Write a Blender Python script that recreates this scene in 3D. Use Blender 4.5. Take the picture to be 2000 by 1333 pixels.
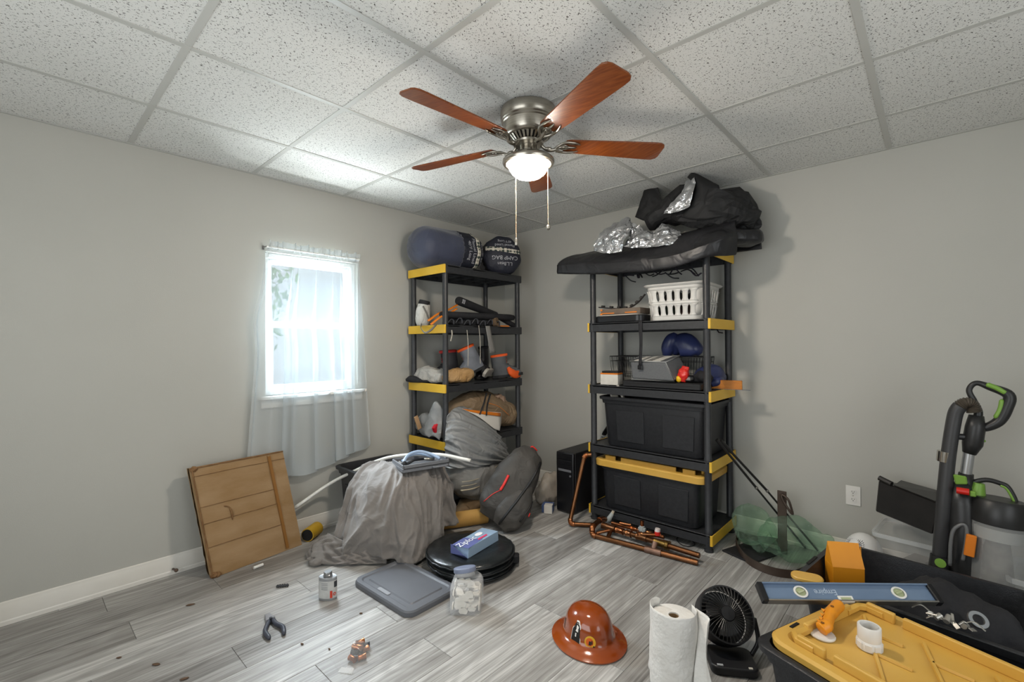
import bpy, math, random
from mathutils import Vector, Matrix, noise, Euler
from math import pi, sin, cos, radians, sqrt

SC = bpy.context.scene
COL = SC.collection
for _o in list(bpy.data.objects):
    bpy.data.objects.remove(_o)

# ------------------------------------------------------------------ camera
cam_data = bpy.data.cameras.new('camera')
cam_data.sensor_width = 36.0
cam_data.lens = 36.0 * 901.2 / 2000.0
cam_data.clip_start = 0.05
cam = bpy.data.objects.new('camera', cam_data)
COL.objects.link(cam)
_yaw, _pit, _rol = 0.7420, 0.0077, -0.0065
_f = Vector((-sin(_yaw) * cos(_pit), cos(_yaw) * cos(_pit), sin(_pit)))
_r = Vector((cos(_yaw), sin(_yaw), 0))
_u = _r.cross(_f)
_r2 = _r * cos(_rol) + _u * sin(_rol)
_u2 = -_r * sin(_rol) + _u * cos(_rol)
cam.matrix_world = Matrix(((_r2.x, _u2.x, -_f.x, 3.1986), (_r2.y, _u2.y, -_f.y, -3.3863),
                           (_r2.z, _u2.z, -_f.z, 1.2872), (0, 0, 0, 1)))
SC.camera = cam

# ------------------------------------------------------------------ view, world, lights
SC.view_settings.view_transform = 'Standard'
SC.view_settings.look = 'None'
SC.view_settings.gamma = 1.0
SC.view_settings.exposure = 0.36
SC.view_settings.use_curve_mapping = False

world = bpy.data.worlds.new('sky')
SC.world = world
world.use_nodes = True
_bg = world.node_tree.nodes['Background']
_bg.inputs[0].default_value = (0.80, 0.90, 1.0, 1)
_bg.inputs[1].default_value = 0.66


def area(name, loc, target, sx, sy, power, col, spread=180):
    l = bpy.data.lights.new(name, 'AREA')
    l.shape = 'RECTANGLE'
    l.size, l.size_y = sx, sy
    l.energy = power
    l.color = col
    l.spread = radians(spread)
    o = bpy.data.objects.new(name, l)
    COL.objects.link(o)
    o.location = loc
    o.rotation_euler = (Vector(target) - Vector(loc)).to_track_quat('-Z', 'Y').to_euler()
    return o


# daylight through the curtained window; the rear and side lamps are added fill
area('sky_daylight', (-1.5, -2.1, 3.1), (0.9, -2.3, 0.0), 2.2, 1.4, 1100, (0.80, 0.91, 1.0))
area('ground_bounce', (-1.1, -1.9, 0.1), (0.7, -1.9, 2.4), 1.6, 1.0, 340, (0.90, 0.96, 1.0))
area('rear_fill', (2.2, -4.58, 1.35), (2.4, -1.0, 2.5), 2.2, 1.9, 28, (0.98, 1.0, 0.99))
area('side_fill', (4.58, -2.2, 1.35), (1.6, -1.8, 3.0), 1.6, 1.7, 15, (0.98, 1.0, 0.99))
SC.cycles.max_bounces = 6
SC.cycles.diffuse_bounces = 3
SC.cycles.glossy_bounces = 2
SC.cycles.transmission_bounces = 4
SC.cycles.transparent_max_bounces = 12
SC.cycles.caustics_reflective = False
SC.cycles.caustics_refractive = False


# ------------------------------------------------------------------ materials
def lin(c):
    if isinstance(c, str):
        c = c.lstrip('#')
        c = [int(c[i:i + 2], 16) / 255 for i in (0, 2, 4)]
    return tuple((x / 12.92 if x <= 0.04045 else ((x + 0.055) / 1.055) ** 2.4) for x in c) + (1,)


MATS = {}


def mat(name, col='#808080', rough=0.5, metal=0.0, col2=None, nscale=8.0, stretch=(1, 1, 1), bump=0.0, bscale=60.0,
        spec=0.5, trans=0.0, alpha=1.0, coat=0.0, emit=None, estr=0.0, coords='Object', ior=1.45, sheen=0.0, detail=4.0, wrinkle=None):
    """procedural Principled material: two-colour noise and optional relief"""
    if name in MATS:
        return MATS[name]
    m = bpy.data.materials.new(name)
    m.use_nodes = True
    nt = m.node_tree
    b = nt.nodes['Principled BSDF']
    b.inputs['Base Color'].default_value = lin(col)
    b.inputs['Roughness'].default_value = rough
    b.inputs['Metallic'].default_value = metal
    b.inputs['Specular IOR Level'].default_value = spec
    b.inputs['IOR'].default_value = ior
    b.inputs['Transmission Weight'].default_value = trans
    b.inputs['Alpha'].default_value = alpha
    b.inputs['Coat Weight'].default_value = coat
    b.inputs['Sheen Weight'].default_value = sheen
    if emit:
        b.inputs['Emission Color'].default_value = lin(emit)
        b.inputs['Emission Strength'].default_value = estr
    if col2 or bump or wrinkle:
        tc = nt.nodes.new('ShaderNodeTexCoord')
        mp = nt.nodes.new('ShaderNodeMapping')
        mp.inputs['Scale'].default_value = stretch
        nt.links.new(tc.outputs[coords], mp.inputs['Vector'])
        if col2:
            n = nt.nodes.new('ShaderNodeTexNoise')
            n.inputs['Scale'].default_value = nscale
            n.inputs['Detail'].default_value = detail
            nt.links.new(mp.outputs[0], n.inputs['Vector'])
            r = nt.nodes.new('ShaderNodeValToRGB')
            r.color_ramp.elements[0].position = 0.35
            r.color_ramp.elements[0].color = lin(col)
            r.color_ramp.elements[1].position = 0.68
            r.color_ramp.elements[1].color = lin(col2)
            nt.links.new(n.outputs['Fac'], r.inputs[0])
            nt.links.new(r.outputs[0], b.inputs['Base Color'])
        if bump:
            n2 = nt.nodes.new('ShaderNodeTexNoise')
            n2.inputs['Scale'].default_value = bscale
            n2.inputs['Detail'].default_value = 3
            nt.links.new(mp.outputs[0], n2.inputs['Vector'])
            bp = nt.nodes.new('ShaderNodeBump')
            bp.inputs['Strength'].default_value = bump
            bp.inputs['Distance'].default_value = 0.01
            nt.links.new(n2.outputs['Fac'], bp.inputs['Height'])
            nt.links.new(bp.outputs[0], b.inputs['Normal'])
        if wrinkle:
            ws, wstr, wdist = wrinkle
            n3 = nt.nodes.new('ShaderNodeTexNoise')
            n3.inputs['Scale'].default_value = ws
            n3.inputs['Detail'].default_value = 2.5
            n3.inputs['Distortion'].default_value = 0.9
            nt.links.new(mp.outputs[0], n3.inputs['Vector'])
            sb = nt.nodes.new('ShaderNodeMath')
            sb.operation = 'SUBTRACT'
            sb.inputs[1].default_value = 0.5
            nt.links.new(n3.outputs['Fac'], sb.inputs[0])
            ab = nt.nodes.new('ShaderNodeMath')
            ab.operation = 'ABSOLUTE'
            nt.links.new(sb.outputs[0], ab.inputs[0])
            bw = nt.nodes.new('ShaderNodeBump')
            bw.invert = True
            bw.inputs['Strength'].default_value = wstr
            bw.inputs['Distance'].default_value = wdist
            nt.links.new(ab.outputs[0], bw.inputs['Height'])
            if b.inputs['Normal'].is_linked:
                nt.links.new(b.inputs['Normal'].links[0].from_socket, bw.inputs['Normal'])
            nt.links.new(bw.outputs[0], b.inputs['Normal'])
    MATS[name] = m
    return m


# ------------------------------------------------------------------ mesh building
def V(*a):
    return Vector(a[0] if len(a) == 1 else a)


def rot(ax=0, ay=0, az=0):
    return Euler((radians(ax), radians(ay), radians(az))).to_matrix().to_4x4()


def catmull(p0, p1, p2, p3, t):
    return 0.5 * ((2 * p1) + (p2 - p0) * t + (2 * p0 - 5 * p1 + 4 * p2 - p3) * t * t + (3 * p1 - p0 - 3 * p2 + p3) * t ** 3)


def curve(pts, n, closed=False):
    """n+1 points of a Catmull-Rom curve through pts"""
    P = [V(p) for p in pts]
    k = len(P)
    out = []
    segs = k if closed else k - 1
    for i in range(n + (0 if closed else 1)):
        s = i * segs / n
        a = min(int(s), segs - 1)
        t = s - a
        if closed:
            q = [P[(a - 1) % k], P[a % k], P[(a + 1) % k], P[(a + 2) % k]]
        else:
            q = [P[a - 1] if a > 0 else P[0] * 2 - P[1], P[a], P[a + 1], P[a + 2] if a + 2 < k else P[k - 1] * 2 - P[k - 2]]
        out.append(catmull(*q, t))
    return out


WM = {}      # world matrix of every object built


def link(o, parent=None, m=None):
    COL.objects.link(o)
    m = m or Matrix.Identity(4)
    WM[o.name] = m
    if parent is not None:
        o.parent = parent
        o.matrix_basis = WM[parent.name].inverted() @ m
    else:
        o.matrix_basis = m
    return o


def tag(o, label=None, cat=None, group=None, kind=None):
    if label:
        o['label'] = label
    if cat:
        o['category'] = cat
    if group:
        o['group'] = group
    if kind:
        o['kind'] = kind
    return o


def thing(name, label, cat, loc, group=None, R=None):
    o = bpy.data.objects.new(name, None)
    o.empty_display_size = 0.05
    m = Matrix.Translation(V(loc))
    if R is not None:
        m = m @ R
    link(o, None, m)
    return tag(o, label, cat, group)


def setting(name, loc=(0, 0, 0)):
    o = bpy.data.objects.new(name, None)
    o.empty_display_size = 0.05
    link(o, None, Matrix.Translation(V(loc)))
    o['kind'] = 'structure'
    return o


class B:
    """collects faces in world coordinates (or in the frame T) and links them as one mesh object"""

    def __init__(s, T=None):
        s.v, s.f, s.m, s.T = [], [], [], T

    def add(s, vs, fs, m=0):
        o = len(s.v)
        if s.T is not None:
            vs = [s.T @ V(p) for p in vs]
        s.v += [V(p) for p in vs]
        s.f += [[i + o for i in f] for f in fs]
        s.m += [m] * len(fs)
        return s

    def box(s, c, d, R=None, m=0):
        c, h = V(c), V(d) / 2
        vs = [V(x * h.x, y * h.y, z * h.z) for x in (-1, 1) for y in (-1, 1) for z in (-1, 1)]
        if R is not None:
            vs = [R.to_3x3() @ q for q in vs]
        return s.add([c + q for q in vs], [(0, 1, 3, 2), (4, 6, 7, 5), (0, 4, 5, 1), (2, 3, 7, 6), (0, 2, 6, 4), (1, 5, 7, 3)], m)

    def hexa(s, p8, m=0):
        """bottom four points then top four, both counter-clockwise from above"""
        return s.add(p8, [(3, 2, 1, 0), (4, 5, 6, 7), (0, 1, 5, 4), (1, 2, 6, 5), (2, 3, 7, 6), (3, 0, 4, 7)], m)

    def tube(s, pts, r, n=8, closed=False, caps=True, m=0, flat=1.0, up=None):
        P = [V(p) for p in pts]
        k = len(P)
        rr = r if isinstance(r, (list, tuple)) else [r] * k
        vs, fs = [], []
        pu = None
        for i in range(k):
            a = P[i - 1] if (i > 0 or closed) else P[i]
            b = P[(i + 1) % k] if (i < k - 1 or closed) else P[i]
            t = (b - a).normalized() if (b - a).length > 1e-9 else V(0, 0, 1)
            if up is not None:
                u = V(up)
            elif pu is None:
                u = V(0, 0, 1) if abs(t.z) < 0.9 else V(1, 0, 0)
            else:
                u = pu
            u = (u - t * u.dot(t))
            u = u.normalized() if u.length > 1e-6 else t.orthogonal().normalized()
            pu = u
            w = t.cross(u)
            for j in range(n):
                q = 2 * pi * j / n
                vs.append(P[i] + u * cos(q) * rr[i] * flat + w * sin(q) * rr[i])
        for i in range(k if closed else k - 1):
            for j in range(n):
                i2 = (i + 1) % k
                fs.append((i * n + j, i * n + (j + 1) % n, i2 * n + (j + 1) % n, i2 * n + j))
        if caps and not closed:
            fs.append(tuple(range(n))[::-1])
            fs.append(tuple((k - 1) * n + j for j in range(n)))
        return s.add(vs, fs, m)

    def lathe(s, prof, n=24, T=None, m=0, a0=0.0, a1=2 * pi):
        vs, fs = [], []
        full = abs(a1 - a0 - 2 * pi) < 1e-6
        cnt = n if full else n + 1
        for r, z in prof:
            for j in range(cnt):
                q = a0 + (a1 - a0) * j / n
                vs.append(V(r * cos(q), r * sin(q), z))
        for i in range(len(prof) - 1):
            for j in range(n):
                j2 = (j + 1) % cnt
                fs.append((i * cnt + j, i * cnt + j2, (i + 1) * cnt + j2, (i + 1) * cnt + j))
        if T is not None:
            vs = [T @ q for q in vs]
        return s.add(vs, fs, m)

    def prism(s, out, z0, z1, T=None, m=0):
        n = len(out)
        vs = [V(x, y, z0) for x, y in out] + [V(x, y, z1) for x, y in out]
        if T is not None:
            vs = [T @ q for q in vs]
        fs = [tuple(range(n))[::-1], tuple(range(n, 2 * n))] + [(i, (i + 1) % n, n + (i + 1) % n, n + i) for i in range(n)]
        return s.add(vs, fs, m)

    def loft(s, rings, cap=True, m=0):
        n = len(rings[0])
        vs = [p for r in rings for p in r]
        fs = []
        for i in range(len(rings) - 1):
            for j in range(n):
                fs.append((i * n + j, i * n + (j + 1) % n, (i + 1) * n + (j + 1) % n, (i + 1) * n + j))
        if cap:
            fs.append(tuple(range(n))[::-1])
            fs.append(tuple((len(rings) - 1) * n + j for j in range(n)))
        return s.add(vs, fs, m)

    def grid(s, rows, m=0):
        n = len(rows[0])
        vs = [p for r in rows for p in r]
        fs = [(i * n + j, i * n + j + 1, (i + 1) * n + j + 1, (i + 1) * n + j) for i in range(len(rows) - 1) for j in range(n - 1)]
        return s.add(vs, fs, m)

    def net(s, ctrl, nu, nv, fn=None, m=0):
        """smooth surface through a control net (rows of points), with a displacement fn(u, v, point) along the normal"""
        rows = [curve(r, nv) for r in ctrl]
        cols = [curve([rows[i][j] for i in range(len(rows))], nu) for j in range(nv + 1)]
        g = [[cols[j][i] for j in range(nv + 1)] for i in range(nu + 1)]
        if fn:
            h = []
            for i in range(nu + 1):
                r = []
                for j in range(nv + 1):
                    du = g[min(i + 1, nu)][j] - g[max(i - 1, 0)][j]
                    dv = g[i][min(j + 1, nv)] - g[i][max(j - 1, 0)]
                    nn = du.cross(dv)
                    nn = nn.normalized() if nn.length > 1e-12 else V(0, 0, 1)
                    r.append(g[i][j] + nn * fn(i / nu, j / nv, g[i][j]))
                h.append(r)
            g = h
        return s.grid(g, m)

    def ball(s, c, r, n=14, k=8, R=None, m=0, fn=None):
        c = V(c)
        r = V(r) if not isinstance(r, (int, float)) else V(r, r, r)
        rings = []
        for i in range(k + 1):
            t = -pi / 2 + pi * i / k
            t = max(-pi / 2 + 0.02, min(pi / 2 - 0.02, t))
            ring = []
            for j in range(n):
                q = 2 * pi * j / n
                p = V(cos(t) * cos(q), cos(t) * sin(q), sin(t))
                if fn:
                    p = p * (1 + fn(p))
                p = V(p.x * r.x, p.y * r.y, p.z * r.z)
                if R is not None:
                    p = R.to_3x3() @ p
                ring.append(c + p)
            rings.append(ring)
        return s.loft(rings, True, m)

    def build(s, name, mats, parent=None, smooth=False, bevel=0.0, solid=0.0, sub=0, seg=1, angle=40, kind=None,
              label=None, cat=None, group=None):
        if not isinstance(mats, (list, tuple)):
            mats = [mats]
        if parent is not None:
            M = WM[parent.name].copy() if parent.name in WM else Matrix.Identity(4)
            while False:
                pass
        else:
            xs = [p.x for p in s.v]
            ys = [p.y for p in s.v]
            M = Matrix.Translation(V((min(xs) + max(xs)) / 2, (min(ys) + max(ys)) / 2, min(p.z for p in s.v)))
        inv = M.inverted()
        me = bpy.data.meshes.new(name)
        me.from_pydata([tuple(inv @ p) for p in s.v], [], s.f)
        for q in mats:
            me.materials.append(q)
        if len(mats) > 1:
            me.polygons.foreach_set('material_index', s.m)
        if smooth:
            me.polygons.foreach_set('use_smooth', [True] * len(me.polygons))
            if smooth != 'all':
                me.set_sharp_from_angle(angle=radians(angle))
        me.update()
        o = bpy.data.objects.new(name, me)
        link(o, parent, M)
        if bevel:
            md = o.modifiers.new('bevel', 'BEVEL')
            md.width = bevel
            md.segments = seg
            md.limit_method = 'ANGLE'
            md.angle_limit = radians(35)
            if smooth is False and seg > 1:
                me.polygons.foreach_set('use_smooth', [True] * len(me.polygons))
                me.set_sharp_from_angle(angle=radians(angle))
        if solid:
            md = o.modifiers.new('thickness', 'SOLIDIFY')
            md.thickness = solid
            md.offset = 0
        if sub:
            md = o.modifiers.new('subdivision', 'SUBSURF')
            md.levels = md.render_levels = sub
        tag(o, label, cat, group, kind)
        return o


def place(o, parent, m):
    """a copy of mesh object o that shares its mesh, at world matrix m under parent"""
    c = o.copy()
    COL.objects.link(c)
    WM[c.name] = m
    c.parent = parent
    c.matrix_basis = (WM[parent.name].inverted() @ m) if parent is not None else m
    return c


def fbm(p, s, o=3):
    return noise.fractal(V(p) * s, 1.0, 2.0, o)


def ridge(p, s):
    return 1 - abs(noise.noise(V(p) * s)) * 2


_TX = {}


def text_geo(txt, size=1.0):
    """flat triangles of a line of lettering, centred, height about size"""
    k = (txt, size)
    if k not in _TX:
        cu = bpy.data.curves.new('lettering', 'FONT')
        cu.body = txt
        cu.size = size
        cu.align_x = 'CENTER'
        cu.align_y = 'CENTER'
        cu.resolution_u = 3
        ob = bpy.data.objects.new('lettering', cu)
        COL.objects.link(ob)
        dg = bpy.context.evaluated_depsgraph_get()
        me = bpy.data.meshes.new_from_object(ob.evaluated_get(dg))
        _TX[k] = ([V(q.co) for q in me.vertices], [tuple(q.vertices) for q in me.polygons])
        bpy.data.objects.remove(ob)
        bpy.data.meshes.remove(me)
        bpy.data.curves.remove(cu)
    return _TX[k]


def lettering(b, txt, size, fn, m=0):
    """adds lettering to b; fn maps a flat point (x, y) to the surface"""
    vs, fs = text_geo(txt, size)
    b.add([fn(p.x, p.y) for p in vs], fs, m)
    return b


def superring(c, ax, ay, e=2.6, n=28, ph=0.0):
    """closed superellipse section round c spanned by the vectors ax, ay"""
    out = []
    for j in range(n):
        q = 2 * pi * j / n + ph
        cx, sy = cos(q), sin(q)
        x = math.copysign(abs(cx) ** (2 / e), cx)
        y = math.copysign(abs(sy) ** (2 / e), sy)
        out.append(V(c) + V(ax) * x + V(ay) * y)
    return out


def rrect(w, d, r, n=4):
    """outline of a rounded rectangle centred on 0,0"""
    out = []
    for cx, cy, a in ((w / 2 - r, d / 2 - r, 0), (-w / 2 + r, d / 2 - r, 90), (-w / 2 + r, -d / 2 + r, 180), (w / 2 - r, -d / 2 + r, 270)):
        for i in range(n + 1):
            q = radians(a + 90 * i / n)
            out.append((cx + r * cos(q), cy + r * sin(q)))
    return out


# ================================================================== the room
H, RX, RY = 2.387, 4.62, -4.62


def wall_paint(name, c1, c2):
    m = mat(name, c1, 0.62, col2=c2, nscale=1.3, bump=0.06, bscale=220, spec=0.35)
    return m


M_WALL = wall_paint('wall_paint', '#b3b2ab', '#b7b6af')
M_TRIM = mat('white_trim_paint', '#e4e1da', 0.35, col2='#d9d5cc', nscale=3)
M_GRID = mat('ceiling_grid_metal', '#bcbcb7', 0.32)
M_GAP = mat('floor_gap', '#4a453f', 0.8)


def plank_material():
    m = bpy.data.materials.new('grey_wood_plank')
    m.use_nodes = True
    nt = m.node_tree
    N, L = nt.nodes, nt.links
    b = N['Principled BSDF']
    tc, oi = N.new('ShaderNodeTexCoord'), N.new('ShaderNodeObjectInfo')
    mul = N.new('ShaderNodeVectorMath')
    mul.operation = 'MULTIPLY_ADD'
    comb = N.new('ShaderNodeCombineXYZ')
    for i in range(3):
        L.new(oi.outputs['Random'], comb.inputs[i])
    mul.inputs[1].default_value = (37, 91, 13)
    L.new(comb.outputs[0], mul.inputs[0])
    L.new(tc.outputs['Object'], mul.inputs[2])
    # slow distortion that bends the grain into cathedral figures
    mp0 = N.new('ShaderNodeMapping')
    mp0.inputs['Scale'].default_value = (4.0, 1.1, 1)
    L.new(mul.outputs[0], mp0.inputs[0])
    n0 = N.new('ShaderNodeTexNoise')
    n0.inputs['Scale'].default_value = 1.6
    n0.inputs['Detail'].default_value = 1.5
    L.new(mp0.outputs[0], n0.inputs['Vector'])
    w = N.new('ShaderNodeMath')
    w.operation = 'MULTIPLY'
    w.inputs[1].default_value = 55
    L.new(n0.outputs['Fac'], w.inputs[0])
    s = N.new('ShaderNodeMath')
    s.operation = 'SINE'
    L.new(w.outputs[0], s.inputs[0])
    mp1 = N.new('ShaderNodeMapping')
    mp1.inputs['Scale'].default_value = (95, 1.5, 1)
    L.new(mul.outputs[0], mp1.inputs[0])
    n1 = N.new('ShaderNodeTexNoise')
    n1.inputs['Scale'].default_value = 1.0
    n1.inputs['Detail'].default_value = 9
    n1.inputs['Roughness'].default_value = 0.7
    L.new(mp1.outputs[0], n1.inputs['Vector'])
    mp2 = N.new('ShaderNodeMapping')
    mp2.inputs['Scale'].default_value = (16, 0.55, 1)
    L.new(mul.outputs[0], mp2.inputs[0])
    n2 = N.new('ShaderNodeTexNoise')
    n2.inputs['Scale'].default_value = 1.0
    n2.inputs['Detail'].default_value = 3
    L.new(mp2.outputs[0], n2.inputs['Vector'])

    def madd(a, k, c):
        q = N.new('ShaderNodeMath')
        q.operation = 'MULTIPLY_ADD'
        L.new(a, q.inputs[0])
        q.inputs[1].default_value = k
        if isinstance(c, float):
            q.inputs[2].default_value = c
        else:
            L.new(c, q.inputs[2])
        return q.outputs[0]
    v = madd(s.outputs[0], 0.035, 0.0)
    v = madd(n1.outputs['Fac'], 0.92, v)
    v = madd(n2.outputs['Fac'], 0.42, v)
    v = madd(oi.outputs['Random'], 0.22, v)
    r = N.new('ShaderNodeValToRGB')
    e = r.color_ramp.elements
    e[0].position, e[0].color = 0.47, lin('#5b5854')
    e[1].position, e[1].color = 1.06, lin('#c4c2be')
    q = e.new(0.70)
    q.color = lin('#8b8884')
    q = e.new(0.85)
    q.color = lin('#a19f9b')
    L.new(v, r.inputs[0])
    L.new(r.outputs[0], b.inputs['Base Color'])
    b.inputs['Roughness'].default_value = 0.42
    b.inputs['Specular IOR Level'].default_value = 0.4
    bp = N.new('ShaderNodeBump')
    bp.inputs['Strength'].default_value = 0.12
    bp.inputs['Distance'].default_value = 0.004
    L.new(n1.outputs['Fac'], bp.inputs['Height'])
    L.new(bp.outputs[0], b.inputs['Normal'])
    return m


def tile_material():
    m = bpy.data.materials.new('fissured_ceiling_tile')
    m.use_nodes = True
    nt = m.node_tree
    N, L = nt.nodes, nt.links
    b = N['Principled BSDF']
    tc, oi = N.new('ShaderNodeTexCoord'), N.new('ShaderNodeObjectInfo')
    add = N.new('ShaderNodeVectorMath')
    add.operation = 'MULTIPLY_ADD'
    comb = N.new('ShaderNodeCombineXYZ')
    for i in range(3):
        L.new(oi.outputs['Random'], comb.inputs[i])
    add.inputs[1].default_value = (50, 31, 0)
    L.new(comb.outputs[0], add.inputs[0])
    L.new(tc.outputs['Object'], add.inputs[2])
    masks = []
    for ang, sc, thr in ((25, (95, 34, 1), 0.640), (-50, (100, 36, 1), 0.645), (80, (120, 75, 1), 0.655)):
        mp = N.new('ShaderNodeMapping')
        mp.inputs['Rotation'].default_value = (0, 0, radians(ang))
        mp.inputs['Location'].default_value = (ang, ang * 0.3, 0)
        mp2 = N.new('ShaderNodeMapping')
        mp2.inputs['Scale'].default_value = sc
        L.new(add.outputs[0], mp.inputs[0])
        L.new(mp.outputs[0], mp2.inputs[0])
        n = N.new('ShaderNodeTexNoise')
        n.inputs['Scale'].default_value = 1.9
        n.inputs['Detail'].default_value = 2
        L.new(mp2.outputs[0], n.inputs['Vector'])
        r = N.new('ShaderNodeMapRange')
        r.inputs['From Min'].default_value = thr
        r.inputs['From Max'].default_value = thr + 0.035
        L.new(n.outputs['Fac'], r.inputs['Value'])
        masks.append(r.outputs[0])
    mx = N.new('ShaderNodeMath')
    mx.operation = 'MAXIMUM'
    L.new(masks[0], mx.inputs[0])
    L.new(masks[1], mx.inputs[1])
    mx2 = N.new('ShaderNodeMath')
    mx2.operation = 'MAXIMUM'
    L.new(mx.outputs[0], mx2.inputs[0])
    L.new(masks[2], mx2.inputs[1])
    mix = N.new('ShaderNodeMixRGB')
    mix.inputs[1].default_value = lin('#dededa')
    mix.inputs[2].default_value = lin('#4d4a45')
    L.new(mx2.outputs[0], mix.inputs[0])
    L.new(mix.outputs[0], b.inputs['Base Color'])
    b.inputs['Roughness'].default_value = 0.85
    b.inputs['Specular IOR Level'].default_value = 0.2
    bp = N.new('ShaderNodeBump')
    bp.inputs['Strength'].default_value = 0.4
    bp.inputs['Distance'].default_value = 0.004
    bp.invert = True
    L.new(mx2.outputs[0], bp.inputs['Height'])
    L.new(bp.outputs[0], b.inputs['Normal'])
    return m


M_PLANK, M_TILE = plank_material(), tile_material()

# ---- floor: one object for each plank, laid parallel to the window wall
floor = setting('floor', (RX / 2, RY / 2, 0))
B().box((RX / 2, RY / 2, -0.03), (RX + 0.2, -RY + 0.2, 0.05)).build('subfloor', M_GAP, floor)
PW, PL = 0.188, 1.22
joints = {-1: -2.0, 0: -3.06, 1: -2.62, 2: -3.004, 3: -2.316, 4: -1.95, 5: -2.741, 6: -2.162, 7: -2.55, 8: -2.153, 9: -1.62, 10: -1.05, 11: -1.75, 12: -1.25, 13: -2.0}
rng = random.Random(4)
full = None
for k in range(-1, 25):
    xa = 0.592 + (k - 3) * PW
    x0, x1 = max(xa, 0.0) + 0.0006, min(xa + PW, RX) - 0.0006
    if x1 - x0 < 0.01:
        continue
    j = joints.get(k, -rng.uniform(1.0, 2.2))
    y = j - PL * 6
    while y < 0:
        a, c = max(y, RY) + 0.0006, min(y + PL, 0) - 0.0006
        if c - a > 0.01 and a < 0:
            whole = abs((c - a) - (PL - 0.0012)) < 1e-4 and abs((x1 - x0) - (PW - 0.0012)) < 1e-4
            mm = Matrix.Translation(((x0 + x1) / 2, (a + c) / 2, 0))
            if whole and full is not None:
                place(full, floor, mm)
            else:
                WMs = bpy.data.meshes.new('plank')
                bb = B().box((0, 0, -0.0025), (x1 - x0, c - a, 0.005))
                WMs.from_pydata([tuple(q) for q in bb.v], [], bb.f)
                WMs.materials.append(M_PLANK)
                o = bpy.data.objects.new('plank', WMs)
                link(o, floor, mm)
                md = o.modifiers.new('bevel', 'BEVEL')
                md.width = 0.0012
                md.segments = 1
                if whole:
                    full = o
        y += PL

# ---- ceiling: lay-in tiles and grid bars
ceiling = setting('ceiling', (RX / 2, RY / 2, H))
B().box((RX / 2, RY / 2, H + 0.06), (RX + 0.2, -RY + 0.2, 0.04)).build('plenum_deck', M_GAP, ceiling)
TS = 0.6096
gx = [0.0] + [0.58 + TS * k for k in range(7)] + [RX]
gy = [0.0] + [-0.5085 - TS * k for k in range(7)] + [RY]
tile_full = None
for i in range(len(gx) - 1):
    for j in range(len(gy) - 1):
        w, d = gx[i + 1] - gx[i], gy[j] - gy[j + 1]
        if w < 0.03 or d < 0.03:
            continue
        mm = Matrix.Translation(((gx[i] + gx[i + 1]) / 2, (gy[j] + gy[j + 1]) / 2, H))
        whole = abs(w - TS) < 1e-4 and abs(d - TS) < 1e-4
        if whole and tile_full is not None:
            place(tile_full, ceiling, mm)
            continue
        me = bpy.data.meshes.new('ceiling_tile')
        bb = B().box((0, 0, 0.008), (w - 0.004, d - 0.004, 0.014))
        me.from_pydata([tuple(q) for q in bb.v], [], bb.f)
        me.materials.append(M_TILE)
        o = link(bpy.data.objects.new('ceiling_tile', me), ceiling, mm)
        if whole:
            tile_full = o
for x in gx[1:-1]:
    B().box((x, RY / 2, H - 0.0005), (0.024, -RY, 0.004)).box((x, RY / 2, H + 0.015), (0.004, -RY, 0.03)).build('grid_main_bar', M_GRID, ceiling)
for y in gy[1:-1]:
    for i in range(len(gx) - 1):
        a, c = gx[i] + (0.012 if i else 0.02), gx[i + 1] - 0.012
        if c - a > 0.05:
            B().box(((a + c) / 2, y, H - 0.0002), (c - a, 0.024, 0.003)).build('grid_cross_bar', M_GRID, ceiling)

# ---- walls
WY0, WY1, WZ0, WZ1 = -2.262, -1.612, 0.962, 1.905      # opening of the curtained window
T = 0.12
wl = setting('wall_left', (0, RY / 2, 0))
b = B()
b.box((-T / 2, (RY + WY0) / 2, H / 2), (T, WY0 - RY, H))
b.box((-T / 2, WY1 / 2, H / 2), (T, -WY1, H))
b.box((-T / 2, (WY0 + WY1) / 2, WZ0 / 2), (T, WY1 - WY0, WZ0))
b.box((-T / 2, (WY0 + WY1) / 2, (WZ1 + H) / 2), (T, WY1 - WY0, H - WZ1))
b.build('plaster', M_WALL, wl)
wr = setting('wall_right', (RX / 2, 0, 0))
B().box((RX / 2, T / 2, H / 2), (RX + 2 * T, T, H)).build('plaster', M_WALL, wr)
wf = setting('wall_far_right', (RX, RY / 2, 0))
b = B()
b.box((RX + T / 2, (RY - 3.0) / 2, H / 2), (T, -3.0 - RY, H))
b.box((RX + T / 2, -0.7, H / 2), (T, 1.4, H))
b.box((RX + T / 2, -2.2, 0.25), (T, 1.6, 0.5))
b.box((RX + T / 2, -2.2, (2.2 + H) / 2), (T, 1.6, H - 2.2))
b.build('plaster', M_WALL, wf)
wb = setting('wall_behind', (RX / 2, RY, 0))
b = B()
b.box((0.55, RY - T / 2, H / 2), (1.1, T, H))
b.box(((3.3 + RX) / 2, RY - T / 2, H / 2), (RX - 3.3, T, H))
b.box((2.2, RY - T / 2, 0.2), (2.2, T, 0.4))
b.box((2.2, RY - T / 2, (2.3 + H) / 2), (2.2, T, H - 2.3))
b.build('plaster', M_WALL, wb)

# ---- wall-angle trim of the suspended ceiling
tr = setting('trim_1', (0, RY / 2, H))
B().box((0.010, RY / 2, H - 0.0015), (0.020, -RY, 0.003)).box((0.001, RY / 2, H + 0.010), (0.002, -RY, 0.02)).build('wall_angle', M_GRID, tr)
tr = setting('trim_2', (RX / 2, 0, H))
B().box((RX / 2, -0.010, H - 0.0015), (RX, 0.020, 0.003)).box((RX / 2, -0.001, H + 0.010), (RX, 0.002, 0.02)).build('wall_angle', M_GRID, tr)


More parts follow.
